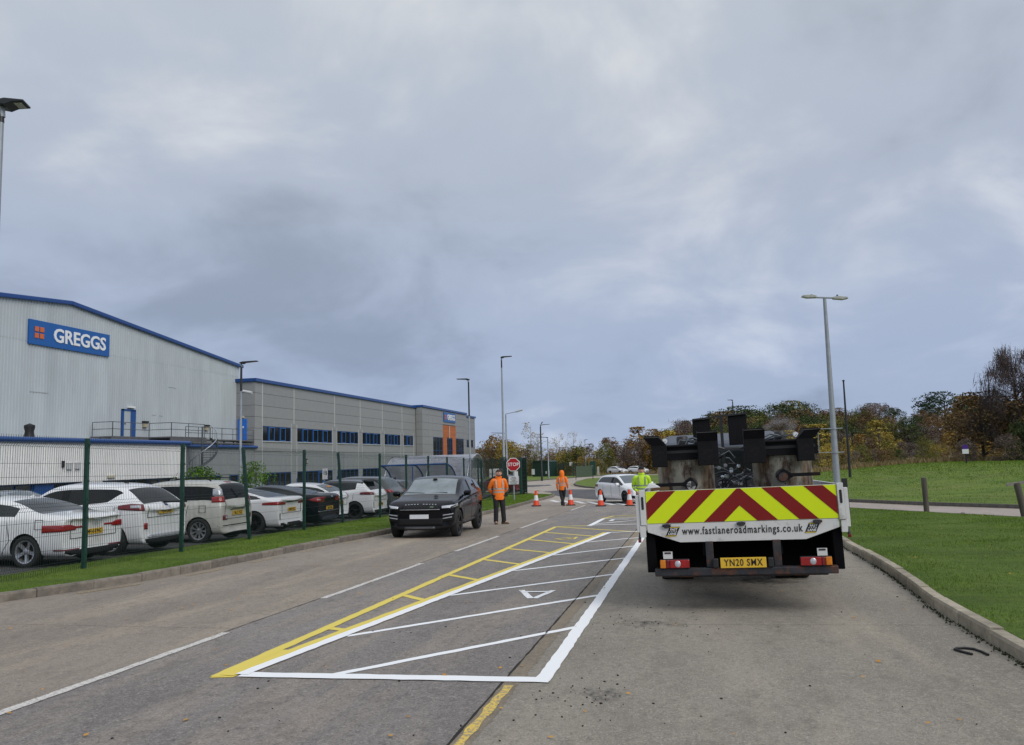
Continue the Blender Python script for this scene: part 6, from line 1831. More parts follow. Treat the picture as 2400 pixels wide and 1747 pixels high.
# ---- cycle and smoking shelters -------------------------------------------
def glassy(name, col, al, ro=.15):
    m = mat(name, col, ro, var=.2, scale=1.5); m.node_tree.nodes['Principled BSDF'].inputs['Alpha'].default_value = al; return m
m_poly = glassy('cloudy blue shelter sheet', (.30, .31, .27), .62, .3)
m_polys = glassy('silver shelter sheet', (.46, .48, .56), .6, .2)
m_polyc = glassy('clear shelter end sheet', (.22, .26, .27), .35, .1)
sh_ = thing('cycle_shelter', 'low blue framed curved cycle shelter behind the parked cars', 'shelter')
x0, x1, yA, zt = -17.0, -13.1, 43.0, 1.52; gzz = gz(0, 43)
arc = [(yA + 2.3 * math.sin(t), gzz + .35 + (zt - gzz - .35) * (1 - (1 - math.cos(t)) * .98)) for t in [R(a) for a in range(0, 96, 8)]]
for xa, xb in ((x0, (x0 + x1) / 2 - .02), ((x0 + x1) / 2 + .02, x1)):
    mb = MB(); V = [(xa, y, z) for y, z in arc] + [(xb, y, z) for y, z in arc]; n = len(arc)
    mb.add(V, [(i, i + 1, n + i + 1, n + i) for i in range(n - 1)]); mb.build('curved_sheet', m_poly, sh_, smooth=60, fix=False)
for xx in (x0, (x0 + x1) / 2, x1):
    MB().tube([(xx, y, z) for y, z in arc], .045, 8).build('curved_rib', m_blue2, sh_, smooth=60)
    MB().tube([(xx, yA, gzz), (xx, yA, zt)], .03, 8).build('front_post', m_blue2, sh_)
MB().tube([(x0, yA, zt), (x1, yA, zt + .02)], .05, 8).build('front_rail', m_blue2, sh_); MB().tube([(x0, arc[-1][0], arc[-1][1] + .2), (x1, arc[-1][0], arc[-1][1] + .2)], .04, 8).build('back_rail', m_blue2, sh_)
for xx in (x0, x1):
    mb = MB(); V = [(xx, yA, gzz + .4)] + [(xx, y, z) for y, z in arc]; mb.add(V, [(0, i, i + 1) for i in range(1, len(V) - 1)]); mb.build('end_sheet', m_polyc, sh_, fix=False)
s2 = thing('smoking_shelter', 'larger silver barrel roofed shelter with clear curved end, beside the fence', 'shelter')
def barrel(xa, xb, yc, r, zc, a0, a1, ribs, nm='curved_sheet', m=m_polys):
    A = [(yc - r * math.cos(t), zc + r * math.sin(t)) for t in [R(a) for a in np.linspace(a0, a1, 13)]]
    n = len(A); mb = MB(); mb.add([(xa, y, z) for y, z in A] + [(xb, y, z) for y, z in A], [(i, i + 1, n + i + 1, n + i) for i in range(n - 1)])
    mb.build(nm, m, s2, smooth=60, fix=False)
    for xx in ribs: MB().tube([(xx, y, z) for y, z in A], .05, 8).build('curved_rib', m_chrome2, s2, smooth=60)
    return A
m_chrome2 = mat('polished aluminium', (.55, .57, .60), .25, .8, var=.05)
A = barrel(-21.3, -15.2, 57.0, 2.35, -.35, 6, 92, (-21.3, -18.2, -15.2))
A2 = barrel(-20.6, -15.4, 58.4, 2.2, -.05, 50, 172, (-15.4,))
MB().tube([(-21.3, 54.7, -.3), (-15.2, 54.7, -.3)], .04, 8).build('mid_rail', m_chrome2, s2); MB().tube([(-21, 56.9, 1.92), (-15.3, 56.9, 1.95)], .05, 8).build('gutter_rail', m_lampk, s2)
for xx in (-15.25,):
    mb = MB(); V = [(xx, 57.2, -.85)] + [(xx, y, z) for y, z in A] + [(xx, y, z) for y, z in A2[6:]] + [(xx, 60.5, -.9)]
    mb.add(V, [(0, i, i + 1) for i in range(1, len(V) - 1)]); mb.build('end_sheet', m_polyc, s2, fix=False)
for yy in (54.7, 56.2, 57.8, 59.3): MB().tube([(-15.22, yy, -.95), (-15.22, yy, 1.6 if 55 < yy < 59 else .3)], .035, 6).build('end_post', m_chrome2, s2)
MB().tube([(-15.22, 54.8, .1), (-15.22, 60.2, .1)], .03, 6).build('end_rail', m_chrome2, s2)
# trailers / tanks seen through the gate
for k, (x, y_, w_, h_, lab) in enumerate(((-17.6, 73.5, 1.3, 1.9, 'white steel storage unit behind the gate, left of the lamp posts'), (-19.9, 72.6, 1.5, 2.0, 'pale storage unit seen through the shelter end'))):
    u = thing('storage_unit', lab, 'container', (x, y_, gz(x, y_)))
    MB().bx((-w_ / 2, 0, .15), (w_ / 2, 2.2, h_)).build('body', m_white_sheet, u, bevel=.03)
    for q in range(4): MB().bx((-w_ / 2 + .05, -.03, .3 + q * h_ / 5), (w_ / 2 - .05, -.001, .36 + q * h_ / 5)).build('rib', m_galvp, u)

# ---- far things by the birches ------------------------------------------
kb = thing('green_cabinet', 'tall dark green equipment cabinet beside the silver birches', 'cabinet', (-24.8, 140, gz(0, 140) + .1), R(-22))
MB().bx((-1.75, -1.2, 0), (1.75, 1.2, 2.55)).build('body', mat('cabinet green', (.010, .038, .030), .5), kb, bevel=.02); MB().prism([(-1.85, 2.55), (1.85, 2.55), (1.5, 2.78), (-1.5, 2.78)], -1.3, 1.3, 'Y').build('roof', mat('cabinet green', (.01, .038, .03), .5), kb)
MB().bx((-.02, -1.22, .1), (.02, -1.201, 2.5)).build('door_gap', m_ink, kb); MB().bx((.9, -1.23, .5), (1.2, -1.205, .95)).build('label_plate', m_pale, kb)
gb = thing('back_board', 'plain green board seen from behind at the island edge', 'sign', (-13.5, 105.5, gz(0, 105) + .12), R(8))
MB().bx((-1.1, -.03, .35), (1.1, .03, 1.75)).build('panel', mat('board green grey', (.075, .11, .07), .5), gb)
for s_ in (-1, 1): MB().bx((s_ * 1.1 - .04, -.05, 0), (s_ * 1.1 + .04, .05, 1.75)).build('post', m_lampk, gb)
gp = thing('gate_pillar', 'thick dark green gate pillar across the far grass', 'post', (-16.6, 141.7, gz(0, 141)))
MB().bx((-.5, -.2, 0), (.5, .2, 2.55)).build('pillar', m_green, gp, bevel=.02); MB().bx((-.2, -.22, 1.3), (.05, -.201, 1.8)).build('keypad', m_pale, gp)
for nm, x, y_, h_, m_, lab in (('marker_post', -15.7, 141.8, 1.6, mat('pale post', (.42, .42, .38), .7), 'short pale post right of the green gate pillar'), ('marker_post', -17.9, 141.2, 1.5, m_wht, 'thin white post left of the green gate pillar')):
    q = thing(nm, lab, 'post', (x, y_, gz(x, y_))); MB().bx((-.18, -.1, 0), (.18, .1, h_)).build('shaft', m_, q, bevel=.02)
ff = thing('far_fence', 'low dark green mesh fence between the cabinet and the gate pillar', 'fence')
pf = [(-22.6, 140.5), (-20.9, 136), (-18.9, 133.8), (-17.3, 140.5)]
mfar = MB()
for i in range(26): mfar.bx((-.012, i * .1 - .012, 0), (.012, i * .1 + .012, 2.1))
for z in np.linspace(.2, 2.0, 7): mfar.bx((-.014, 0, z - .015), (.014, 2.5, z + .015))
fo = mfar.build('mesh_panel', m_gwire); fd = fo.data; bpy.data.objects.remove(fo)
for a, b_ in zip(pf, pf[1:]):
    d = math.dist(a, b_); an = math.atan2(b_[0] - a[0], b_[1] - a[1])
    o = link('mesh_panel', fd, ff, 0, (a[0], a[1], gz(*a) + .2)); o.rotation_euler = (0, 0, -an); o.scale = (1, d / 2.5, 1)
for p in pf: MB().bx((p[0] - .06, p[1] - .06, gz(*p)), (p[0] + .06, p[1] + .06, gz(*p) + 2.5)).build('post', m_green, ff)
nt2 = MB().bx((-19.6, 134.2, .35), (-19.1, 134.25, .95)); nt2.build('notice', m_pale, ff)

# ---- people -----------------------------------------------------------------
m_skin = mat('skin', (.60, .33, .24), .55, var=.06)
m_hvo = mat('orange hi-vis fabric', (.95, .20, .012), .75, var=.10, scale=7, bump=.5, bscale=14)
m_hvy = mat('lime hi-vis fabric', (.50, .78, .03), .75, var=.10, scale=7, bump=.5, bscale=14)
m_band = mat('grey reflective band', (.42, .36, .32), .4)
m_bandy = mat('grey green reflective band', (.22, .28, .17), .4)
m_trous = mat('black work trousers', (.016, .016, .020), .85, var=.3, scale=8, bump=.5, bscale=12)
m_boot = mat('tan brown boot', (.10, .065, .04), .8, var=.2)
m_boot2 = mat('black boot', (.015, .015, .015), .7)
m_hair = mat('short brown hair', (.05, .022, .012), .9, bump=.4, bscale=60)
m_beard = mat('ginger beard', (.11, .042, .02), .9, bump=.4, bscale=60)
m_wool = mat('black knitted hat', (.012, .012, .014), .95, bump=.5, bscale=80)
m_dark = mat('dark navy fabric', (.02, .022, .03), .85)
def loft(rings, n=16, mi=None):
    """rings: (center, rx, ry, yaw) ellipses stacked; returns MB"""
    mb = MB()
    for (c, rx, ry, yw) in rings:
        for k in range(n):
            t = 2 * PI * k / n
            x, y = rx * math.cos(t), ry * math.sin(t)
            mb.v.append((c[0] + x * math.cos(yw) - y * math.sin(yw), c[1] + x * math.sin(yw) + y * math.cos(yw), c[2]))
    for i in range(len(rings) - 1):
        for k in range(n):
            mb.f.append((i * n + k, i * n + (k + 1) % n, (i + 1) * n + (k + 1) % n, (i + 1) * n + k)); mb.m.append(mi[i] if mi else 0)
    mb.f.append(tuple(range(n))[::-1]); mb.m.append(mi[0] if mi else 0)
    mb.f.append(tuple((len(rings) - 1) * n + k for k in range(n))); mb.m.append(mi[-1] if mi else 0)
    return mb
def limb(pts, rs, mi=None, n=12, sub=4):
    """tapered limb through joints with smooth interpolation"""
    P = [Vector(p) for p in pts]; out_ = []; rr = []; mm = []
    for i in range(len(P) - 1):
        for k in range(sub):
            t = k / sub
            a, b_, c, d = P[max(0, i - 1)], P[i], P[i + 1], P[min(len(P) - 1, i + 2)]
            q = .5 * ((2 * b_) + (c - a) * t + (2 * a - 5 * b_ + 4 * c - d) * t * t + (3 * b_ - a - 3 * c + d) * t ** 3)
            out_.append(q); rr.append(rs[i] + (rs[i + 1] - rs[i]) * t)
    out_.append(P[-1]); rr.append(rs[-1])
    return MB().tube(out_, rr, n)
def skinned(name, verts, edges, radii, m, parent, sub=2):
    me = bpy.data.meshes.new(name); me.from_pydata(verts, edges, []); me.materials.append(m)
    o = bpy.data.objects.new(name, me); COL.objects.link(o)
    md = o.modifiers.new('skin', 'SKIN'); md.use_smooth_shade = True
    for i, r in enumerate(radii):
        me.skin_vertices[0].data[i].radius = (r, r)
    me.skin_vertices[0].data[0].use_root = True
    s_ = o.modifiers.new('sub', 'SUBSURF'); s_.levels = sub; s_.render_levels = sub
    res = bake_mods(o); bpy.data.objects.remove(o)
    return link(name, res, parent)
def hand(V, E, Rr, wi, wp, d, side):
    """palm and five fingers grown from wrist vertex wi along direction d; side = thumb side vector"""
    d = Vector(d).normalized(); sv = Vector(side).normalized(); up = d.cross(sv)
    base = Vector(wp) + d * .045
    pi_ = len(V); V.append(tuple(base)); E.append((wi, pi_)); Rr.append(.030)
    for k, (of, ln) in enumerate(((.030, .070), (.010, .080), (-.010, .074), (-.029, .058))):
        a = base + d * .045 + sv * of; b_ = a + d * ln * .5 + up * .006; c = b_ + d * ln * .35 + up * .022
        for q, r in ((a, .0105), (b_, .009), (c, .0075)):
            i_ = len(V); V.append(tuple(q)); Rr.append(r); E.append((pi_ if q is a else i_ - 1, i_))
    a = base + sv * .038 - d * .005; b_ = a + d * .035 + sv * .018; c = b_ + d * .028
    for q, r in ((a, .012), (b_, .0105), (c, .009)):
        i_ = len(V); V.append(tuple(q)); Rr.append(r); E.append((pi_ if q is a else i_ - 1, i_))
def person(label, x, y, rz, P, top, bandm, trous, boots, hood=False, hat=None, beard=None, hair=None, z=None, lean=0, headyaw=0, group='road workers in high visibility clothing', gloves=None):
    r_ = thing('person', label, 'person', (x, y, gz(x, y) if z is None else z), rz, group)
    hp, kn, an = P['hip'], P['knee'], P['ankle']           # lists [left, right]
    sh, el, wr = P['shoulder'], P['elbow'], P['wrist']
    pel = Vector((0, 0, .93)); ch = Vector((0, lean * .5, 1.28)); nk = Vector((0, lean, 1.50)); hc = Vector((0, lean + P.get('headf', -.02), 1.66))
    V = [tuple(pel), tuple(ch), tuple(nk), tuple(hc)]; E = [(0, 1), (1, 2), (2, 3)]; Rr = [.115, .12, .055, .085]
    for s_ in (0, 1):
        i = len(V)
        V += [hp[s_], kn[s_], an[s_]]; Rr += [.085, .058, .042]; E += [(0, i), (i, i + 1), (i + 1, i + 2)]
        V.append((an[s_][0] + P['foot'][s_][0] * .12, an[s_][1] + P['foot'][s_][1] * .12, .04)); Rr.append(.036); E.append((i + 2, i + 3))
        j = len(V)
        V += [sh[s_], el[s_], wr[s_]]; Rr += [.060, .042, .028]; E += [(1, j), (j, j + 1), (j + 1, j + 2)]
        d = P['hand'][s_]
        hand(V, E, Rr, j + 2, wr[s_], d, P['thumb'][s_])
    skinned('body', V, E, Rr, m_skin if not gloves else m_skin, r_, 1)
    # head with face
    hd = MB(); n = 20
    for i in range(13):
        ph = PI * i / 12; zz = math.cos(ph)
        for k in range(n):
            t = 2 * PI * k / n; rr = math.sin(ph)
            jaw = 1 - .22 * max(0, -zz) ** 1.2
            xx, yy = .078 * rr * math.cos(t) * jaw, .098 * rr * math.sin(t) * (1 - .08 * max(0, -zz))
            if math.sin(t) < -.85 and -.1 < zz < .25: yy += -.002
            hd.v.append((xx, yy, .118 * zz))
    for i in range(12):
        for k in range(n): hd.f.append((i * n + k, (i + 1) * n + k, (i + 1) * n + (k + 1) % n, i * n + (k + 1) % n)); hd.m.append(0)
    ho = thing('head'); ho.parent = r_; ho.location = tuple(hc); ho.rotation_euler = (0, 0, headyaw); ho.scale = (1.2, 1.12, 1.08)
    hd.build('face', m_skin, ho, smooth=80)
    ns = MB(); ns.add([(-.014, -.094, -.022), (.014, -.094, -.022), (0, -.122, -.018), (0, -.096, .022)], [(0, 1, 2), (1, 3, 2), (3, 0, 2)]); ns.build('nose', m_skin, ho)
    for s_ in (-1, 1):
        MB().lathe([(0, -.006), (.008, -.003), (.008, .002)], (s_ * .030, -.090, .012), 'Y', 8).build('eye', m_ink, ho)
        MB().box((s_ * .030, -.0925, .030), (.03, .008, .006)).build('eyebrow', m_hair, ho)
        MB().lathe([(0, -.008), (.026, -.004), (.028, .006), (0, .008)], (s_ * .080, .0, -.005), 'X', 10).build('ear', m_skin, ho)
    MB().box((0, -.094, -.055), (.042, .008, .007)).build('mouth', mat('lips', (.26, .09, .07), .6), ho)
    def cap(name, m, z0, sc, back=0.0, front=None):
        mb = MB(); N_ = 9
        for i in range(N_ + 1):
            ph = math.acos(max(-1, min(1, z0))) * i / N_
            for k in range(n):
                t = 2 * PI * k / n
                zz = math.cos(ph); ex = 0
                if back and math.sin(t) > 0: zz2 = zz - back * (i / N_) * math.sin(t)
                else: zz2 = zz
                rr = math.sqrt(max(0.0, 1 - min(1, abs(zz2)) ** 2)) if back and math.sin(t) > 0 else math.sin(ph)
                mb.v.append((.078 * sc * rr * math.cos(t), .100 * sc * rr * math.sin(t) + .002, .118 * sc * zz2))
        for i in range(N_):
            for k in range(n): mb.f.append((i * n + k, (i + 1) * n + k, (i + 1) * n + (k + 1) % n, i * n + (k + 1) % n)); mb.m.append(0)
        return mb.build(name, m, ho, smooth=80)
    if hair: cap('hair', hair, .42, 1.07, .75)
    if hat: cap('knitted_hat', hat, .22, 1.12, .25)
    if beard:
        bd_ = MB(); n2 = 12
        for i in range(5):
            zz = -.50 - .12 * i; zz = max(zz, -1)
            for k in range(n2 + 1):
                t = R(-175 + 170 * k / n2); rr = math.sqrt(max(0, 1 - zz * zz)); jaw = 1 - .20 * (-zz) ** 1.2
                bd_.v.append((.078 * 1.1 * rr * math.cos(t) * jaw, .098 * 1.1 * rr * math.sin(t), .118 * zz * 1.06))
        for i in range(4):
            for k in range(n2): bd_.f.append((i * (n2 + 1) + k, (i + 1) * (n2 + 1) + k, (i + 1) * (n2 + 1) + k + 1, i * (n2 + 1) + k + 1)); bd_.m.append(0)
        bd_.build('beard', beard, ho, smooth=80)
    # top
    L_ = lean
    rings = [((0, L_ * .1, .80), .185, .135, 0), ((0, L_ * .12, .86), .195, .145, 0), ((0, L_ * .2, .95), .185, .14, 0), ((0, L_ * .3, 1.03), .19, .142, 0), ((0, L_ * .36, 1.085), .192, .143, 0), ((0, L_ * .4, 1.13), .195, .142, 0), ((0, L_ * .46, 1.185), .198, .142, 0),
             ((0, L_ * .5, 1.25), .205, .14, 0), ((0, L_ * .7, 1.36), .205, .13, 0), ((0, L_ * .8, 1.43), .175, .115, 0), ((0, L_ * .9, 1.48), .115, .092, 0), ((0, L_, 1.53), .082, .085, 0), ((0, L_, 1.555), .078, .080, 0)]
    mi = [0, 0, 0, 1, 0, 1, 0, 0, 0, 0, 0, 0]
    tp = loft(rings, 20, mi).build('jacket', [top, bandm], r_, smooth=60)
    for s_ in (-1, 1):
        bnd = MB(); q = [(s_ * .105, -.142 + L_ * .5, 1.19), (s_ * .11, -.140 + L_ * .6, 1.30), (s_ * .11, -.118 + L_ * .8, 1.42), (s_ * .10, -.03 + L_, 1.475), (s_ * .11, .10 + L_, 1.42), (s_ * .11, .140 + L_ * .6, 1.30), (s_ * .105, .145 + L_ * .5, 1.19)]
        for a, b_ in zip(q, q[1:]): bnd.bar(a, b_, .012, .045, up=(1, 0, 0))
        bnd.build('brace_band', bandm, r_)
    for s_ in (0, 1):
        a, b_, c = Vector(sh[s_]), Vector(el[s_]), Vector(wr[s_])
        st = a + (Vector((0, a.y, a.z)) - a) * .35
        limb([st, a + Vector((0, 0, -.02)), b_, c], [.075, .078, .060, .043]).build('sleeve', top, r_, smooth=60)
        p = a.lerp(b_, .80); q = a.lerp(b_, .97)
        MB().tube([p, q], [.070, .066], 12, caps=False).build('sleeve_band', bandm, r_, smooth=60)
        p = b_.lerp(c, .45); q = b_.lerp(c, .62)
        MB().tube([p, q], [.058, .055], 12, caps=False).build('sleeve_band', bandm, r_, smooth=60)
    if hood:
        hh = MB()
        for (cz_, rx, ry, oy) in ((-.17, .095, .10, .01), (-.12, .098, .11, .01), (-.03, .105, .122, .012), (.06, .100, .118, .015), (.12, .075, .09, .02), (.155, .03, .045, .025)):
            for k in range(n):
                t = 2 * PI * k / n; hh.v.append((rx * math.cos(t), ry * math.sin(t) + oy, cz_))
        for i in range(5):
            for k in range(n): hh.f.append((i * n + k, i * n + (k + 1) % n, (i + 1) * n + (k + 1) % n, (i + 1) * n + k)); hh.m.append(0)
        hh.f.append(tuple(5 * n + k for k in range(n))); hh.m.append(0)
        hh.build('hood', top, ho, smooth=70)
    else:
        cb_ = MB(); cb_.lathe([(.088, -.05), (.105, -.02), (.112, .02), (.095, .045), (.075, .04)], n=20, caps=False)
        cb_.build('collar', top, r_, smooth=60, loc=(0, L_ + .012, 1.535))
    # trousers
    bt = MB()
    hipm = loft([((0, 0, .78), .16, .115, 0), ((0, 0, .86), .172, .125, 0), ((0, 0, .97), .165, .12, 0)], 18)
    hipm.build('trousers_seat', trous, r_, smooth=60)
    for s_ in (0, 1):
        h_, k_, a_ = Vector(hp[s_]), Vector(kn[s_]), Vector(an[s_])
        limb([h_ + Vector((0, 0, .06)), h_ + Vector((0, 0, -.1)), k_, k_.lerp(a_, .5), a_ + Vector((0, 0, -.02))], [.10, .105, .080, .078, .074], n=14).build('trouser_leg', trous, r_, smooth=60)
        f = Vector((P['foot'][s_][0], P['foot'][s_][1], 0)).normalized(); c0 = Vector((a_.x, a_.y, 0))
        zoff = a_.z - .10
        bo = MB(); sdv = Vector((-f.y, f.x, 0))
        for (t, w_, h0) in ((-.085, .038, .09), (-.04, .045, .13), (.05, .046, .10), (.12, .048, .065), (.165, .038, .05), (.185, .015, .03)):
            for (u, v_) in ((-1, 0), (-1, .6), (-.5, 1), (.5, 1), (1, .6), (1, 0)):
                q = c0 + f * t + sdv * (w_ * u); bo.v.append((q.x, q.y, zoff + h0 * v_))
        for i in range(5):
            for k in range(6): bo.f.append((i * 6 + k, i * 6 + (k + 1) % 6, (i + 1) * 6 + (k + 1) % 6, (i + 1) * 6 + k)); bo.m.append(0)
        bo.f += [(0, 1, 2, 3, 4, 5), tuple(range(30, 36))]; bo.m += [0, 0]
        bo.build('boot', boots, r_, smooth=50)
    return r_
# facing -Y in local space.  [0] = left of picture (x<0), [1] = right
person('worker with beard in orange hooded top standing with hands behind his back', -6.24, 26.4, R(24),
       dict(hip=[(-.10, 0, .90), (.10, 0, .90)], knee=[(-.11, -.02, .50), (.12, -.02, .50)], ankle=[(-.12, .02, .10), (.15, .0, .10)], foot=[(-.05, -1), (.75, -.6)],
            shoulder=[(-.20, .0, 1.42), (.20, .0, 1.42)], elbow=[(-.30, .10, 1.14), (.28, .11, 1.14)], wrist=[(-.10, .20, .98), (.08, .20, .97)], hand=[(.8, 0, -.5), (-.8, 0, -.5)], thumb=[(0, 0, 1), (0, 0, 1)]),
       m_hvo, m_band, m_trous, m_boot, beard=m_beard, hair=m_hair, headyaw=R(8))
person('worker in orange with hood up walking away beside the cones', -6.22, 39.9, R(172),
       dict(hip=[(-.09, 0, .90), (.09, 0, .90)], knee=[(-.04, -.10, .50), (.05, .05, .50)], ankle=[(.06, -.05, .12), (-.09, .16, .10)], foot=[(.2, -1), (0, -1)],
            shoulder=[(-.20, 0, 1.42), (.20, 0, 1.42)], elbow=[(-.26, -.03, 1.14), (.27, .03, 1.13)], wrist=[(-.24, -.16, .92), (.27, -.02, .88)], hand=[(0, -.3, -1), (0, -.1, -1)], thumb=[(.2, -1, 0), (-.2, -1, 0)]),
       m_hvo, m_band, m_trous, m_boot2, hood=True).scale = (.95, .95, .95)
person('worker in lime jacket and black hat with hands in pockets behind the truck', -1.60, 27.3, R(6),
       dict(hip=[(-.10, 0, .90), (.10, 0, .90)], knee=[(-.11, -.02, .50), (.11, -.02, .50)], ankle=[(-.12, .0, .10), (.12, 0, .10)], foot=[(-.2, -1), (.2, -1)],
            shoulder=[(-.21, 0, 1.42), (.21, 0, 1.42)], elbow=[(-.27, .07, 1.13), (.275, .07, 1.13)], wrist=[(-.17, -.12, .98), (.18, -.12, .98)], hand=[(.3, -.2, -1), (-.3, -.2, -1)], thumb=[(.6, -1, 0), (-.6, -1, 0)]),
       m_hvy, m_bandy, m_trous, m_boot2, hat=m_wool)

# ---- small litter ------------------------------------------------------------
st = thing('black_strap', 'bent black rubber strap lying on the concrete by the right kerb', 'strap', (0, 0, 0))
pts_ = [(2.30, 7.90), (2.24, 8.02), (2.215, 8.09), (2.24, 8.13), (2.31, 8.15), (2.38, 8.11), (2.41, 8.0), (2.42, 7.88)]
MB().tube([(x, y, gz(x, y) + .012) for x, y in pts_], .011, 8).build('strap', m_ink, st, smooth=60)
rn = random.Random(11)
lf = MB()
for i in range(230):
    x, y = (rn.uniform(-8, 2.5), 4.5 + 22 * rn.random() ** 1.7) if i < 150 else (rn.uniform(3.2, 9), rn.uniform(9, 24))
    if i >= 150 and x < interp(RKC, y) + .3: continue
    a = rn.uniform(0, 6.3); s_ = rn.uniform(.012, .030); z = gz(x, y) + (.008 if i < 150 else .155)
    c_, sn = math.cos(a), math.sin(a)
    q = [(-1, 0), (-.2, -.6), (1, 0), (-.1, .65)]
    lf.add([(x + s_ * (u * c_ - v * sn), y + s_ * (u * sn + v * c_), z + rn.uniform(0, .012)) for u, v in q], [(0, 1, 2, 3)])
tag(lf.build('fallen_leaves', mat('fallen leaf', (.50, .25, .03), .7, var=.4, scale=3), fix=False), 'yellow birch leaves scattered over the road', 'leaves', kind='stuff')
cr_ = MB()
for i in range(260):
    if i < 60: x, y = rn.gauss(-.55, .35), rn.gauss(9.4, .5)
    elif i < 110: x, y = rn.gauss(-.9, .25), rn.gauss(6.3, .35)
    else: x, y = rn.uniform(-4, 2.5), 4.5 + 16 * rn.random() ** 1.6
    s_ = rn.uniform(.002, .008); z = gz(x, y) + .003
    cr_.box((x, y, z + s_ * .3), (s_ * rn.uniform(1, 3.2), s_ * rn.uniform(1, 2), s_), rot=(0, 0, rn.uniform(0, 3)))
tag(cr_.build('tar_crumbs', m_gap), 'black tar crumbs and grit scattered on the concrete', 'grit', kind='stuff')
wd = MB()
for i in range(900):
    t = rn.random(); y = 7 + 16 * t ** 1.3; sd_ = 1
    x = interp(RKC, y) - abs(rn.gauss(0, .03)) - .01; s_ = rn.uniform(.01, .035); z = gz(x, y)
    a = rn.uniform(0, 6.3); c_, sn = math.cos(a) * s_, math.sin(a) * s_
    wd.add([(x, y, z), (x + c_, y + sn, z + .004), (x + c_ * .4 - sn * .4, y + sn * .4 + c_ * .4, z + s_ * .7)], [(0, 1, 2)])
tag(wd.build('kerb_weeds', mat('kerb weeds', (.035, .05, .015), .9, var=.5, scale=4), fix=False), 'weeds and dirt along the foot of the right kerb', 'weeds', kind='stuff')
# placements of the woods: x, y, height
HILL_AT = "-5.3,245,10.6 0.3,249,12.2 0.7,250,12.7 7.1,234,12.2 10.8,244,13.7 15,238,14.1 18.6,250,13.2 21.2,238,13.2 26.7,236,13.8 32.2,242,12.4 36.8,244,10.1 42.1,253,9.2 43.1,254,8.5 48.8,247,8.3 49.8,244,9.1 54.7,254,8.3 57.2,249,6.7 63.1,254,5.2 68.6,259,6.6 67.6,245,6.5 74.3,246,6.9 82.2,260,6.7 80.3,251,6.8 92.5,266,6.6 93.1,257,5.2 98.4,267,6.2 -6.6,214,8.4 -0,219,10.9 0.8,212,10.6 7.6,220,11.2 9.4,208,11.4 11.5,205,11.9 16.7,206,11.2 18.6,214,11.3 23.7,217,12.2 28.3,214,11 27.9,206,10.4 33.1,209,9.2 39.3,221,8 42.4,218,9.2 43,215,8.2 50.1,228,6.1 53.8,221,5.8 55.4,217,5.8 58.3,220,6.5 65.5,226,5.7 63.9,215,7.2 71.7,233,5.2 75,232,4.2 79.8,232,4.3 78.5,222,4.8 85.8,232,4.2 -5.1,186,6.6 -0.6,185,8.8 1.7,184,8.4 7.2,192,9 9.1,191,9.2 14.4,194,10.2 18.4,198,10.2 21.2,189,10.4 22.9,198,9.9 26.9,194,9.1 31.5,197,8.7 33.1,190,8.1 37.5,195,8 39.2,186,8.7 41.7,187,7.5 44.8,184,6.7 47.5,185,7 50.4,188,7.2 55.7,195,7.4 60.4,199,6.2 59.2,187,6 66,196,5.6 68,196,5 68.9,191,5.7"
BELT_AT = "-46.1,167,4.8 -43.4,166,5.2 -41.8,166,6.2 -41.7,168,6.7 -38.8,169,6.9 -36.8,163,6.6 -36.9,169,6.7 -35.8,172,6.3 -32.5,166,6 -31.3,168,5.2 -28.9,171,5.1 -28.3,170,5 -27.1,175,5.6 -24.6,170,5.3 -23.5,170,5.1 -22,174,5.4 -20.1,169,5.8 -17,170,6 -17.1,177,7 -15,172,6.5 -12.9,176,6.6 -11.9,171,6.4 -9.5,172,7.8 -7.9,173,8.2 -5.8,170,7.7 -5.2,179,8.1 -2.4,170,7.4 -1,176,7.6 0.5,176,7.1 2.5,175,7.3 4.1,175,7.4 5.8,181,7.7 7,175,7 8.7,174,6.4 -42.7,154,3.2 -41.5,156,4.2 -38,153,5.7 -37.3,157,6 -37.6,160,6 -32.2,152,4.7 -31.9,158,5.1 -29.1,154,4.2 -28.5,154,3.9 -26.3,154,4.2 -24.5,154,4.4 -23.1,154,4.2 -22.3,163,3.7 -20.5,157,4.2 -18.7,164,4.8 -17,162,5.4 -15.5,160,4.9 -12.5,162,5.2 -11.7,159,5.1 -9,158,5.9 -8.5,164,6.6 -6.8,164,6.3 -5,158,6.1 -3.3,160,6 -0.3,162,5.8 1.3,166,6.3 1.8,169,6.2 4.4,161,5.8 6.9,168,5.4 7,164,5.3"
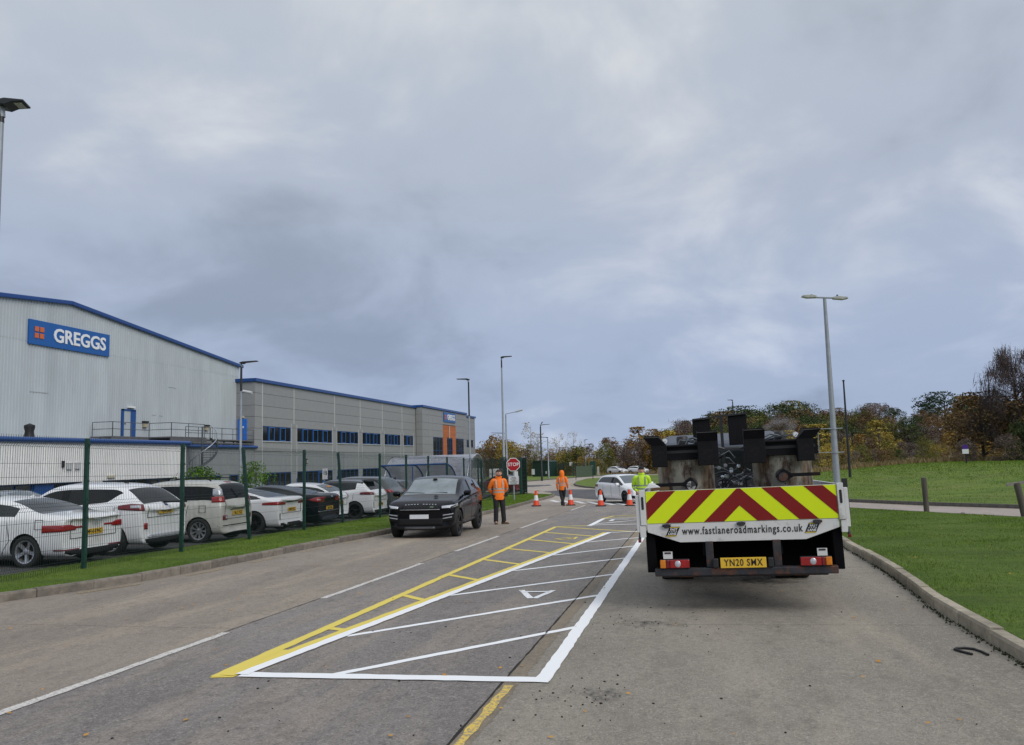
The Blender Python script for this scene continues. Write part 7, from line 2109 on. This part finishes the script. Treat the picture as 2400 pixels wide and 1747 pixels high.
RB_AT = "2.5,155,6.2 5.2,152,6.1 9.2,158,6 10.6,156,5.7 13.7,158,6.1 15.2,153,6.6 18,160,6.9 20.3,154,5.8 23.5,160,5.7 25.3,156,6.3 27.5,158,6.7 30.2,157,5.8 32.4,158,6.6 35.6,161,6.4 37.2,160,5.1 42.6,164,4.6 42.7,160,4.4 47.1,165,5.2 48.6,162,5.8 49,161,5.8 53.2,164,5.2 55.3,164,5.7 58.4,163,5.3 62.2,170,5 3,138,4.4 3.7,136,4.8 6.5,135,4.8 9.6,134,4.3 10.2,138,4.9 12.3,132,3.9 14.2,135,5 15.8,136,4.8 17.9,133,5 21.8,138,5 22.1,134,4.6 24.6,139,5.1 28.4,142,4.7 28.5,139,5.3 30.7,139,4.4 34,144,3.9 35.3,143,3.9 36,139,4.1 38.9,144,3.4 39.6,138,4.3 42.4,142,4.6 44.1,139,4.9 46.7,141,5.1 47.6,140,4.7 51.9,146,4.7 53.8,146,4 2.8,121,2.7 4.8,126,2.6 6.3,120,2.6 8.2,119,2.9 8.7,121,3.1 11.5,120,3 13.4,120,2.8 14.2,123,3.3 17.8,126,2.5 18.2,124,3 20.5,126,3.5 22.5,122,2.6 24.8,128,3.4 26.6,129,2.7 28.1,130,3.2 29.6,127,2.5 32.1,128,1.6 33.4,125,1.9 34.8,124,2.1 38.3,130,3 38.7,128,2.2 39.5,127,3 43.6,132,3.2 43.3,128,3 48.3,134,2.6 47.2,128,2.9"
# ================================================================== VEGETATION
def leafmat(name, a, b_, c, tr=.25):
    m, t, p = nodes_of(name)
    n, l = t.nodes.new, t.links.new
    co = n('ShaderNodeTexCoord').outputs['Object']
    g = n('ShaderNodeNewGeometry')
    z = n('ShaderNodeTexNoise'); z.inputs['Scale'].default_value = 4.2; z.inputs['Detail'].default_value = 3; l(co, z.inputs['Vector'])
    r = n('ShaderNodeValToRGB'); e = r.color_ramp.elements
    e[0].position = .32; e[0].color = (*a, 1); e[1].position = .68; e[1].color = (*c, 1); q = e.new(.5); q.color = (*b_, 1)
    ad = n('ShaderNodeMath'); ad.operation = 'MULTIPLY_ADD'; ad.inputs[1].default_value = .34; l(g.outputs['Random Per Island'], ad.inputs[0]); 
    sb = n('ShaderNodeMath'); sb.operation = 'SUBTRACT'; sb.inputs[1].default_value = .17; l(z.outputs['Fac'], sb.inputs[0]); l(sb.outputs[0], ad.inputs[2])
    l(ad.outputs[0], r.inputs[0])
    oi = n('ShaderNodeObjectInfo'); rr = n('ShaderNodeMapRange'); rr.inputs[3].default_value = .78; rr.inputs[4].default_value = 1.2; l(oi.outputs['Random'], rr.inputs[0])
    vm = n('ShaderNodeVectorMath'); vm.operation = 'SCALE'; l(r.outputs[0], vm.inputs[0]); l(rr.outputs[0], vm.inputs['Scale'])
    l(vm.outputs[0], p.inputs['Base Color']); p.inputs['Roughness'].default_value = .8; p.inputs['Specular IOR Level'].default_value = .15
    return m
lm = dict(
    orange=leafmat('orange autumn leaves', (0.134, 0.087, 0.033), (0.256, 0.160, 0.049), (0.410, 0.262, 0.070)),
    yellow=leafmat('golden autumn leaves', (0.198, 0.151, 0.036), (0.358, 0.269, 0.058), (0.538, 0.422, 0.096)),
    olive=leafmat('olive leaves', (0.070, 0.077, 0.023), (0.134, 0.138, 0.038), (0.230, 0.211, 0.061)),
    green=leafmat('dark green leaves', (0.028, 0.044, 0.018), (0.054, 0.079, 0.028), (0.102, 0.128, 0.045)),
    brown=leafmat('rusty brown leaves', (0.087, 0.059, 0.033), (0.151, 0.097, 0.049), (0.237, 0.154, 0.072)),
    purple=leafmat('bare purplish twigs', (0.096, 0.072, 0.064), (0.160, 0.123, 0.105), (0.243, 0.192, 0.160)),
    pine=leafmat('pine needles', (0.015, 0.031, 0.017), (0.031, 0.054, 0.027), (0.054, 0.084, 0.038)),
    bush=leafmat('fresh green leaves', (.030, .070, .006), (.075, .16, .012), (.14, .25, .03)))
m_bark = mat('grey brown bark', (.075, .06, .05), .9, var=.35, scale=6)
m_birch = mat('white birch bark', (.40, .37, .34), .8, var=.1, scale=4, col2=(.06, .05, .045), c2scale=6, c2lo=.5, c2hi=.58, stretch=(1, 1, 2.5))
m_twig = mat('purple brown twigs', (.075, .052, .050), .9, var=.3)
m_twigb = mat('pale birch twigs', (.16, .13, .125), .9, var=.3)

def crown_np(seed, n, shape, size, clumps=26, clr=.17, flat=0.0):
    """unit-height crown: leaf quads gathered in clumps. shape: list of (z, radius)"""
    rs = np.random.RandomState(seed)
    zs = np.array([s_[0] for s_ in shape]); rad = np.array([s_[1] for s_ in shape])
    cz_ = rs.uniform(zs[0], zs[-1], clumps); cr_ = np.interp(cz_, zs, rad) * rs.uniform(.45, 1.0, clumps) ** .6
    ca = rs.uniform(0, 2 * PI, clumps)
    C = np.stack([cr_ * np.cos(ca), cr_ * np.sin(ca), cz_], 1)
    k = rs.randint(0, clumps, n)
    d = rs.normal(size=(n, 3)); d /= np.linalg.norm(d, axis=1)[:, None]
    rr = clr * rs.uniform(.6, 1.7, clumps)[k] * rs.uniform(.45, 1, n) ** .5
    P = C[k] + d * rr[:, None] * np.array([1, 1, .72])
    P[:, 2] = np.clip(P[:, 2], zs[0] * .9, 1.0 + .02 * rs.rand(n))
    u = rs.normal(size=(n, 3)); u /= np.linalg.norm(u, axis=1)[:, None]
    v = np.cross(u, rs.normal(size=(n, 3))); v /= np.linalg.norm(v, axis=1)[:, None]
    sz = size * rs.uniform(.5, 1.3, n)[:, None]
    return P, u * sz, v * sz * .7, C
def quads_mesh(name, P, U, V, mats):
    n = len(P); me = bpy.data.meshes.new(name)
    vv = np.empty((n, 4, 3)); vv[:, 0] = P - U; vv[:, 1] = P - V * .8; vv[:, 2] = P + U; vv[:, 3] = P + V
    me.vertices.add(n * 4); me.vertices.foreach_set('co', vv.reshape(-1).astype(np.float32))
    me.loops.add(n * 4); me.loops.foreach_set('vertex_index', np.arange(n * 4, dtype=np.int32))
    me.polygons.add(n); me.polygons.foreach_set('loop_start', np.arange(0, n * 4, 4, dtype=np.int32))
    for m in mats: me.materials.append(m)
    me.update(calc_edges=True); me.validate()
    return me
def twigs(seed, depth, H=1.0, spread=.55, droop=.0, n0=9, r0=.012, bend=.25, bare_from=.22, nsub=4):
    """trunk and branch skeleton (unit height): returns MB of trunk, MB of fine twigs"""
    rn_ = random.Random(seed); T = MB(); W = MB(); tips = []
    top = Vector((rn_.uniform(-.04, .04), rn_.uniform(-.04, .04), H * .93))
    tr_ = [Vector((0, 0, -.02)), Vector((rn_.uniform(-.01, .01), 0, .25)), top * .6 + Vector((rn_.uniform(-.02, .02), 0, .02)), top]
    T.tube(tr_, [r0, r0 * .85, r0 * .5, r0 * .12], 6)
    def P(t):
        k = t * 3; i = min(int(k), 2); return tr_[i].lerp(tr_[i + 1], k - i)
    def grow(p, d, L_, r, lv):
        q = p + d * L_ * .5 + Vector((rn_.uniform(-.1, .1), rn_.uniform(-.1, .1), rn_.uniform(-.05, .1))) * L_ * .5
        e_ = q + (d + Vector((0, 0, -droop * lv * .55 + .10 * (lv < 2)))).normalized() * L_ * .5
        (T if lv <= 1 else W).tube([p, q, e_], [r, r * .7, r * .3], 4 if lv <= 1 else 3, caps=False)
        tips.append(e_)
        if lv < depth:
            for k in range(nsub):
                t = rn_.uniform(.25, 1); b_ = p.lerp(q, t * 2) if t < .5 else q.lerp(e_, t * 2 - 1)
                nd = (d + Vector((rn_.gauss(0, .6), rn_.gauss(0, .6), rn_.gauss(0, .45) - droop * .5 * lv))).normalized()
                grow(b_, nd, L_ * rn_.uniform(.45, .68), r * .5, lv + 1)
    for i in range(n0):
        t = bare_from + (.97 - bare_from) * (i + rn_.random()) / n0
        a = rn_.uniform(0, 2 * PI); up = rn_.uniform(.35, 1.1)
        d = Vector((math.cos(a), math.sin(a), up)).normalized()
        grow(P(t), d, H * spread * (1.05 - t) * rn_.uniform(.6, 1.05) + .05, r0 * .5 * (1.1 - t), 1)
    return T, W, tips
def mkdata(mb, name, m):
    o = mb.build(name, m, fix=False); d = o.data; bpy.data.objects.remove(o); return d
# prototypes of unit height
PROTO = {}
def proto(key, seed, shape, n, size, clumps, clr, tw=None):
    P, U, V, C = crown_np(seed, n, shape, size, clumps, clr)
    T = MB(); rn_ = random.Random(seed)
    T.tube([(0, 0, -.03), (.01, 0, .2), (-.01, .01, .5), (0, 0, .9)], [.022, .018, .012, .003], 6)
    for i in range(min(14, len(C))):
        c_ = Vector(C[i]); b_ = Vector((0, 0, max(.08, c_.z - .28 * rn_.random() - .12)))
        T.tube([b_, b_.lerp(c_, .5) + Vector((0, 0, -.02)), c_], [.009, .006, .002], 4, caps=False)
    PROTO[key] = (quads_mesh('crown', P, U, V, [lm['olive']]), mkdata(T, 'trunk', m_bark))
RND = [(.22, .22), (.38, .36), (.6, .40), (.8, .30), (.97, .10)]
SCR = [(.02, .34), (.3, .42), (.6, .36), (.85, .20), (.98, .06)]
CON = [(.12, .16), (.3, .24), (.6, .17), (.85, .08), (1.0, .02)]
PIN = [(.35, .30), (.6, .42), (.8, .36), (.97, .15)]
for i in range(3): proto('round%d' % i, 10 + i, RND, 4600, .0165, 38, .125)
for i in range(3): proto('scrub%d' % i, 20 + i, SCR, 3400, .021, 32, .15)
for i in range(2): proto('cone%d' % i, 30 + i, CON, 2000, .018, 30, .085)
proto('pine0', 40, PIN, 3000, .020, 22, .15)
for i in range(3):
    T, W, tips = twigs(50 + i, 3, spread=.50, n0=15, r0=.018, nsub=4)
    PROTO['bare%d' % i] = (mkdata(W, 'twigs', m_twig), mkdata(T, 'trunk', m_bark))
def tree(name, label, x, y, h, key, col=None, w_=1.0, group=None, cat='tree', barkm=None, rz=None):
    r_ = thing(name, label, cat, (x, y, tz(x, y) - .05), random.uniform(0, 6.28) if rz is None else rz, group)
    r_.scale = (h * w_, h * w_, h)
    cd, td = PROTO[key]
    for nm, d_, m_ in (('crown', cd, lm.get(col)), ('trunk', td, barkm)):
        o = link(nm, d_, r_)
        if m_ is not None:
            o.material_slots[0].link = 'OBJECT'; o.material_slots[0].material = m_
    return r_
def parse(s_): return [tuple(float(v) for v in q.split(',')) for q in s_.split()]
rw = random.Random(21)
# hillside wood: each tree a thing
LABH = {'green': 'dark green broadleaf tree', 'olive': 'olive green tree', 'brown': 'rusty brown autumn tree', 'orange': 'orange leaved autumn tree', 'purple': 'leafless purplish tree', 'pine': 'dark pine tree'}
HN = {}
ORD = 'first second third fourth fifth sixth seventh eighth ninth tenth eleventh twelfth thirteenth fourteenth fifteenth'.split()
for i, (x, y, h) in enumerate(sorted(parse(HILL_AT), key=lambda q: q[0] / q[1])):
    if x < 2: col = rw.choice(['purple', 'olive', 'olive', 'purple'])
    elif x > 66: col = rw.choice(['pine', 'green', 'pine', 'olive', 'brown'])
    elif x > 36: col = rw.choice(['brown', 'olive', 'green', 'brown', 'purple'])
    else: col = rw.choice(['green', 'green', 'olive', 'brown', 'olive', 'green'])
    key = ('bare%d' % rw.randrange(3)) if (col == 'purple' and rw.random() < .6) else ('pine0' if col == 'pine' else 'round%d' % rw.randrange(3))
    row_ = 'front' if y < 203 else ('back' if y > 233 else 'middle')
    k_ = (LABH[col], row_); HN[k_] = HN.get(k_, 0) + 1
    tree('woodland_tree', ORD[HN[k_] - 1] + ' ' + LABH[col] + ' from the left in the ' + row_ + ' row of the hillside wood', x, y, h * rw.uniform(.93, 1.08), key, None if key[:4] == 'bare' else col, w_=rw.uniform(.95, 1.35), group=LABH[col] + 's in the hillside wood')
# scrub belts: stuff
def mass(name, label, pts, cols, wid, hs=1.0):
    Ps, Us, Vs, Ms = [], [], [], []
    ck = list(cols)
    for i, (x, y, h) in enumerate(pts):
        P, U, V, _ = crown_np(1000 + i * 7 + len(pts), 2600, SCR if rw.random() < .7 else CON if rw.random() < .5 else RND, .021, 30, .15)
        w_ = wid * rw.uniform(.8, 1.25); S = np.array([h * w_, h * w_, h * hs * rw.uniform(.9, 1.1)]); a = rw.uniform(0, 6.28)
        Rm = np.array([[math.cos(a), -math.sin(a), 0], [math.sin(a), math.cos(a), 0], [0, 0, 1]])
        Ps.append((P * S) @ Rm.T + np.array([x, y, tz(x, y) - .1])); Us.append((U * S) @ Rm.T); Vs.append((V * S) @ Rm.T)
        Ms.append(np.full(len(P), rw.choices(range(len(ck)), [cols[c_] for c_ in ck])[0], dtype=np.int32))
    me = quads_mesh(name, np.concatenate(Ps), np.concatenate(Us), np.concatenate(Vs), [lm[c_] for c_ in ck])
    me.polygons.foreach_set('material_index', np.concatenate(Ms))
    o = link(name, me); tag(o, label, 'scrub', kind='stuff'); return o
mass('autumn_scrub', 'belt of autumn scrub beyond the roundabout', parse(BELT_AT), {'orange': 1.8, 'yellow': 2.0, 'olive': 3.2, 'brown': 2.0, 'purple': 2}, .85)
RBp = parse(RB_AT)
mass('hedge_scrub', 'thick mixed scrub behind the grass mound on the right', [p for p in RBp if p[1] >= 131], {'yellow': 2.2, 'olive': 4, 'brown': 1.4, 'orange': .5, 'purple': 1.2}, .8)
mass('low_brambles', 'low dark brambles at the edge of the rough grass', [p for p in RBp if p[1] < 131], {'green': 1, 'brown': 3, 'olive': 2.5, 'purple': 3}, 1.0)
# single trees
def birch(name, label, x, y, h, seed, droop, w_, leaf=True, n0=16, col='yellow', tm=None, r0=.014, nsub=4, spread=.5, nl=500):
    r_ = thing(name, label, 'tree', (x, y, tz(x, y) - .05)); r_.scale = (h * w_, h * w_, h)
    T, W, tips = twigs(seed, 3, spread=spread, droop=droop, n0=n0, r0=r0, nsub=nsub)
    T.build('trunk', m_birch if tm is None else m_bark, r_, fix=False); W.build('twigs', tm or m_twigb, r_, fix=False)
    if leaf == 'strands':
        rs = np.random.RandomState(seed); tp = np.array([tuple(t) for t in tips]); k = rs.randint(0, len(tp), nl)
        P = tp[k] + rs.normal(size=(nl, 3)) * np.array([.022, .022, .03]); U = rs.normal(size=(nl, 3)) * np.array([.006, .006, .022]); V = rs.normal(size=(nl, 3)) * .0014
        link('fine_twigs', quads_mesh('fine_twigs', P, U, V, [m_twig]), r_)
    elif leaf:
        rs = np.random.RandomState(seed); tp = np.array([tuple(t) for t in tips]); k = rs.randint(0, len(tp), nl)
        P = tp[k] + rs.normal(size=(nl, 3)) * .02; U = rs.normal(size=(nl, 3)) * .0065; V = rs.normal(size=(nl, 3)) * .0065
        link('leaves', quads_mesh('leaves', P, U, V, [lm[col]]), r_)
birch('silver_birch', 'tall silver birch with white trunk and thin pale crown, left of the green cabinet', -30.0, 155.2, 10.8, 61, .55, 1.0, nl=700)
birch('silver_birch', 'shorter white trunked birch with purplish twigs, touching the green cabinet', -27.4, 147.5, 8.8, 62, .6, .95, nl=260)
birch('thin_birch', 'sparse pale yellow tree poking above the scrub, left one of a pair', -27.3, 173.1, 9.0, 63, .1, .9, col='yellow', nl=420)
birch('thin_birch', 'sparse pale yellow tree poking above the scrub, right one of a pair', -24.4, 173.8, 9.2, 64, .05, .75, col='yellow', nl=420)
birch('bare_tree', 'small leafless tree at the far end of the office building', -47.5, 179, 6.8, 65, 0, 1.1, leaf=False, tm=m_twig)
birch('bare_tree', 'large leafless birch with drooping purple twigs at the right edge', 38.0, 105.5, 13.6, 66, .7, 1.05, leaf='strands', tm=m_twig, n0=34, nsub=6, r0=.018, spread=.52, nl=16000)
birch('bare_tree', 'leafless spreading tree at the left end of the hillside wood', -1.4, 209.4, 12.0, 67, 0, 1.2, leaf='strands', tm=m_twig, nl=2500)
tree('orange_tree', 'bright orange tree behind the stop sign lamp posts', -38.5, 158, 8.3, 'round0', 'orange', .9)
tree('orange_tree', 'golden brown tree between the lamp posts and the tall birch', -34.1, 153, 7.0, 'round1', 'yellow', .95)
tree('willow_bush', 'large round green willow bush right of the cabinet', -19.7, 143.5, 5.4, 'scrub0', 'olive', 1.15)
tree('yellow_bush', 'small bright yellow bush between cabinet and willow', -22.4, 145.0, 4.4, 'scrub1', 'yellow', .8)
tree('golden_tree', 'tall golden orange tree above the distant white cars, left one', -9.7, 163, 9.0, 'cone0', 'orange', 1.5)
tree('golden_tree', 'tall golden orange tree near the left tank chimney', -6.6, 160, 8.4, 'round2', 'orange', .85)
tree('golden_tree', 'slim golden tree beside the left chimney of the truck', -3.4, 162, 8.0, 'cone1', 'yellow', 1.5)
tree('green_tree', 'dark green tree standing proud at the left of the hillside wood', 4.4, 205.5, 13.3, 'round0', 'green', .75)
tree('brown_tree', 'broad rusty oak behind the truck frame', 9.0, 203, 12.8, 'round2', 'brown', 1.1)
tree('pine_tree', 'flat topped dark pine on the skyline, left of two', 69, 243, 10.4, 'pine0', 'pine', 1.7)
tree('pine_tree', 'flat topped dark pine on the skyline, right of two', 77, 246, 9.2, 'pine0', 'pine', 1.5)
tree('yellow_tree', 'bright yellow tree right of the black mast', 31.0, 146, 7.6, 'cone1', 'yellow', 1.7)
tree('yellow_tree', 'golden tree directly behind the twin armed lamp post', 20.6, 139, 7.2, 'cone0', 'yellow', 2.0)
tree('yellow_tree', 'yellow green tree left of the dark tree cluster', 43.5, 137, 6.4, 'cone1', 'olive', 2.0)
tree('yellow_tree', 'low golden bush at the foot of the twin armed lamp post', 18.4, 118, 3.6, 'scrub2', 'yellow', .9)
tree('dark_tree', 'dark brown dense tree below the bare birch, left one', 34.6, 108.1, 8.2, 'round1', 'brown', 1.25)
tree('dark_tree', 'dark brown dense tree below the bare birch, right one', 38.6, 103.2, 8.0, 'round2', 'brown', 1.25)
tree('dark_tree', 'dark olive bush at the foot of the bare birch', 36.6, 100.5, 4.6, 'scrub1', 'green', 1.0)
tree('gold_tree', 'tall amber tree at the left of the dark cluster', 36.2, 117, 8.6, 'cone0', 'orange', 1.5)
for x, y, h, pl in ((34, 99, 3, 'third'), (40, 98, 5, 'second'), (42, 103, 6, 'rightmost'), (31.5, 104, 2.6, 'leftmost')): tree('dark_bush', pl + ' of four dark leafless looking bushes under the bare birch', x, y, h, 'scrub%d' % int(h % 3), 'purple', 1.1, group='dark bushes at the right edge')
# shrubs in the car park
tree('garden_shrub', 'bright green leafy shrub beside the white block corner', -18.75, 28.6, 2.25, 'scrub0', 'bush', 1.05, cat='shrub')
tree('garden_shrub', 'bright green leafy shrub hidden behind a leaning fence post', -16.9, 29.6, 2.35, 'scrub1', 'bush', .72, cat='shrub')
# ---- grass blades --------------------------------------------------------------
def blades(name, label, region, n, seed, hgt, m, dens_y, dz=.12, hf=gz, wk=1.0):
    rs = np.random.RandomState(seed); pts = []
    xa, xb, ya, yb = region[0]; inside = region[1]
    X = rs.uniform(xa, xb, n * 3); Y = ya + (yb - ya) * rs.rand(n * 3) ** dens_y
    pts = [(x, y) for x, y in zip(X, Y) if inside(x, y)][:n]
    n = len(pts); A = np.array(pts); Z = np.array([hf(x, y) + dz for x, y in pts])
    ang = rs.uniform(0, 2 * PI, n); patch = .65 + .5 * np.sin(A[:, 0] * 2.1 + np.sin(A[:, 1] * 1.3) * 2) * np.sin(A[:, 1] * 1.7 + 1)
    H = hgt * rs.uniform(.4, 1.2, n) * np.clip(patch, .45, 1.3) * (1 + (A[:, 1] - ya) * .01); W = wk * .0035 * (1 + (A[:, 1] - ya) * .06)
    d = np.stack([np.cos(ang), np.sin(ang)], 1); ln = rs.normal(size=(n, 2)) * .45
    vv = np.empty((n, 3, 3)); 
    vv[:, 0, :2] = A - d * W[:, None]; vv[:, 0, 2] = Z - .005; vv[:, 1, :2] = A + d * W[:, None]; vv[:, 1, 2] = Z - .005
    vv[:, 2, :2] = A + ln * H[:, None]; vv[:, 2, 2] = Z + H
    me = bpy.data.meshes.new(name); me.vertices.add(n * 3); me.vertices.foreach_set('co', vv.reshape(-1).astype(np.float32))
    me.loops.add(n * 3); me.loops.foreach_set('vertex_index', np.arange(n * 3, dtype=np.int32)); me.polygons.add(n); me.polygons.foreach_set('loop_start', np.arange(0, n * 3, 3, dtype=np.int32))
    me.materials.append(m); me.update(calc_edges=True)
    tag(link(name, me), label, 'grass', kind='stuff')
def blademat(name, a, b_):
    m, t, p = nodes_of(name); n, l = t.nodes.new, t.links.new
    g = n('ShaderNodeNewGeometry'); z = n('ShaderNodeTexNoise'); z.inputs['Scale'].default_value = .9; z.inputs['Detail'].default_value = 5; l(g.outputs['Position'], z.inputs['Vector'])
    ad = n('ShaderNodeMath'); ad.operation = 'MULTIPLY_ADD'; ad.inputs[1].default_value = .5; l(g.outputs['Random Per Island'], ad.inputs[0]); sb = n('ShaderNodeMath'); sb.operation = 'SUBTRACT'; sb.inputs[1].default_value = .25; l(z.outputs['Fac'], sb.inputs[0]); l(sb.outputs[0], ad.inputs[2])
    r = n('ShaderNodeValToRGB'); e = r.color_ramp.elements; e[0].position = .25; e[0].color = (*a, 1); e[1].position = .75; e[1].color = (*b_, 1); q = e.new(.95); q.color = (.20, .17, .05, 1)
    l(ad.outputs[0], r.inputs[0]); l(r.outputs[0], p.inputs['Base Color']); p.inputs['Roughness'].default_value = .7; p.inputs['Specular IOR Level'].default_value = .2
    return m
m_blade = blademat('grass blades', (.068, .128, .012), (.175, .27, .035))
m_straw = blademat('straw grass', (.16, .12, .05), (.30, .22, .11))
def in_r(x, y): return x > interp(RKC, y) + .118 and y > 5 and x < (5.2 + (30.6 - y) * .445 if y > 19 else 10.4 + (19 - y) * .45) - .1
def in_l(x, y): return interp(LKC, y) - .135 > x > -11.72
blades('right_grass', 'short green grass of the right hand verge', ((2.6, 15, 6.5, 30), in_r), 150000, 1, .035, m_blade, 1.25)
blades('left_grass', 'short green grass of the verge under the fence', ((-11.8, -8.2, 9.8, 56), in_l), 110000, 2, .04, m_blade, 1.5)
def in_m(x, y): return x > (interp([(c_[1], c_[0]) for c_ in ()], y) if False else 0) and (y > 37.8 - (x - 6.4) * 2.0 or x > 14) and y > 31 - (x - 9) * 1.5 and y < 111 - (x - 10) * .25 and not (x < 6.6 + (37.3 - y) * .45 and y < 38)
blades('mound_grass', 'longer rough green grass on the mound beyond the side road', ((3, 46, 28, 112), in_m), 110000, 3, .09, m_blade, 1.3, dz=-.06, hf=tz, wk=1.6)
rs_ = random.Random(5)
tf = MB()
for i in range(4600):
    if i < 3600: x = rs_.uniform(10, 46); y = 109 + rs_.uniform(0, 8) - (x - 10) * .25
    else: x = rs_.uniform(-20, 3); y = 149 + rs_.uniform(-1, 8)
    z = tz(x, y); a = rs_.uniform(0, 6.3); h = rs_.uniform(.25, .7); w_ = rs_.uniform(.06, .16)
    tf.add([(x - w_ * math.cos(a), y - w_ * math.sin(a), z), (x + w_ * math.cos(a), y + w_ * math.sin(a), z), (x + rs_.gauss(0, .15), y, z + h)], [(0, 1, 2)])
tag(tf.build('straw_tufts', m_straw, fix=False), 'straw coloured rough grass below the scrub', 'grass', kind='stuff')
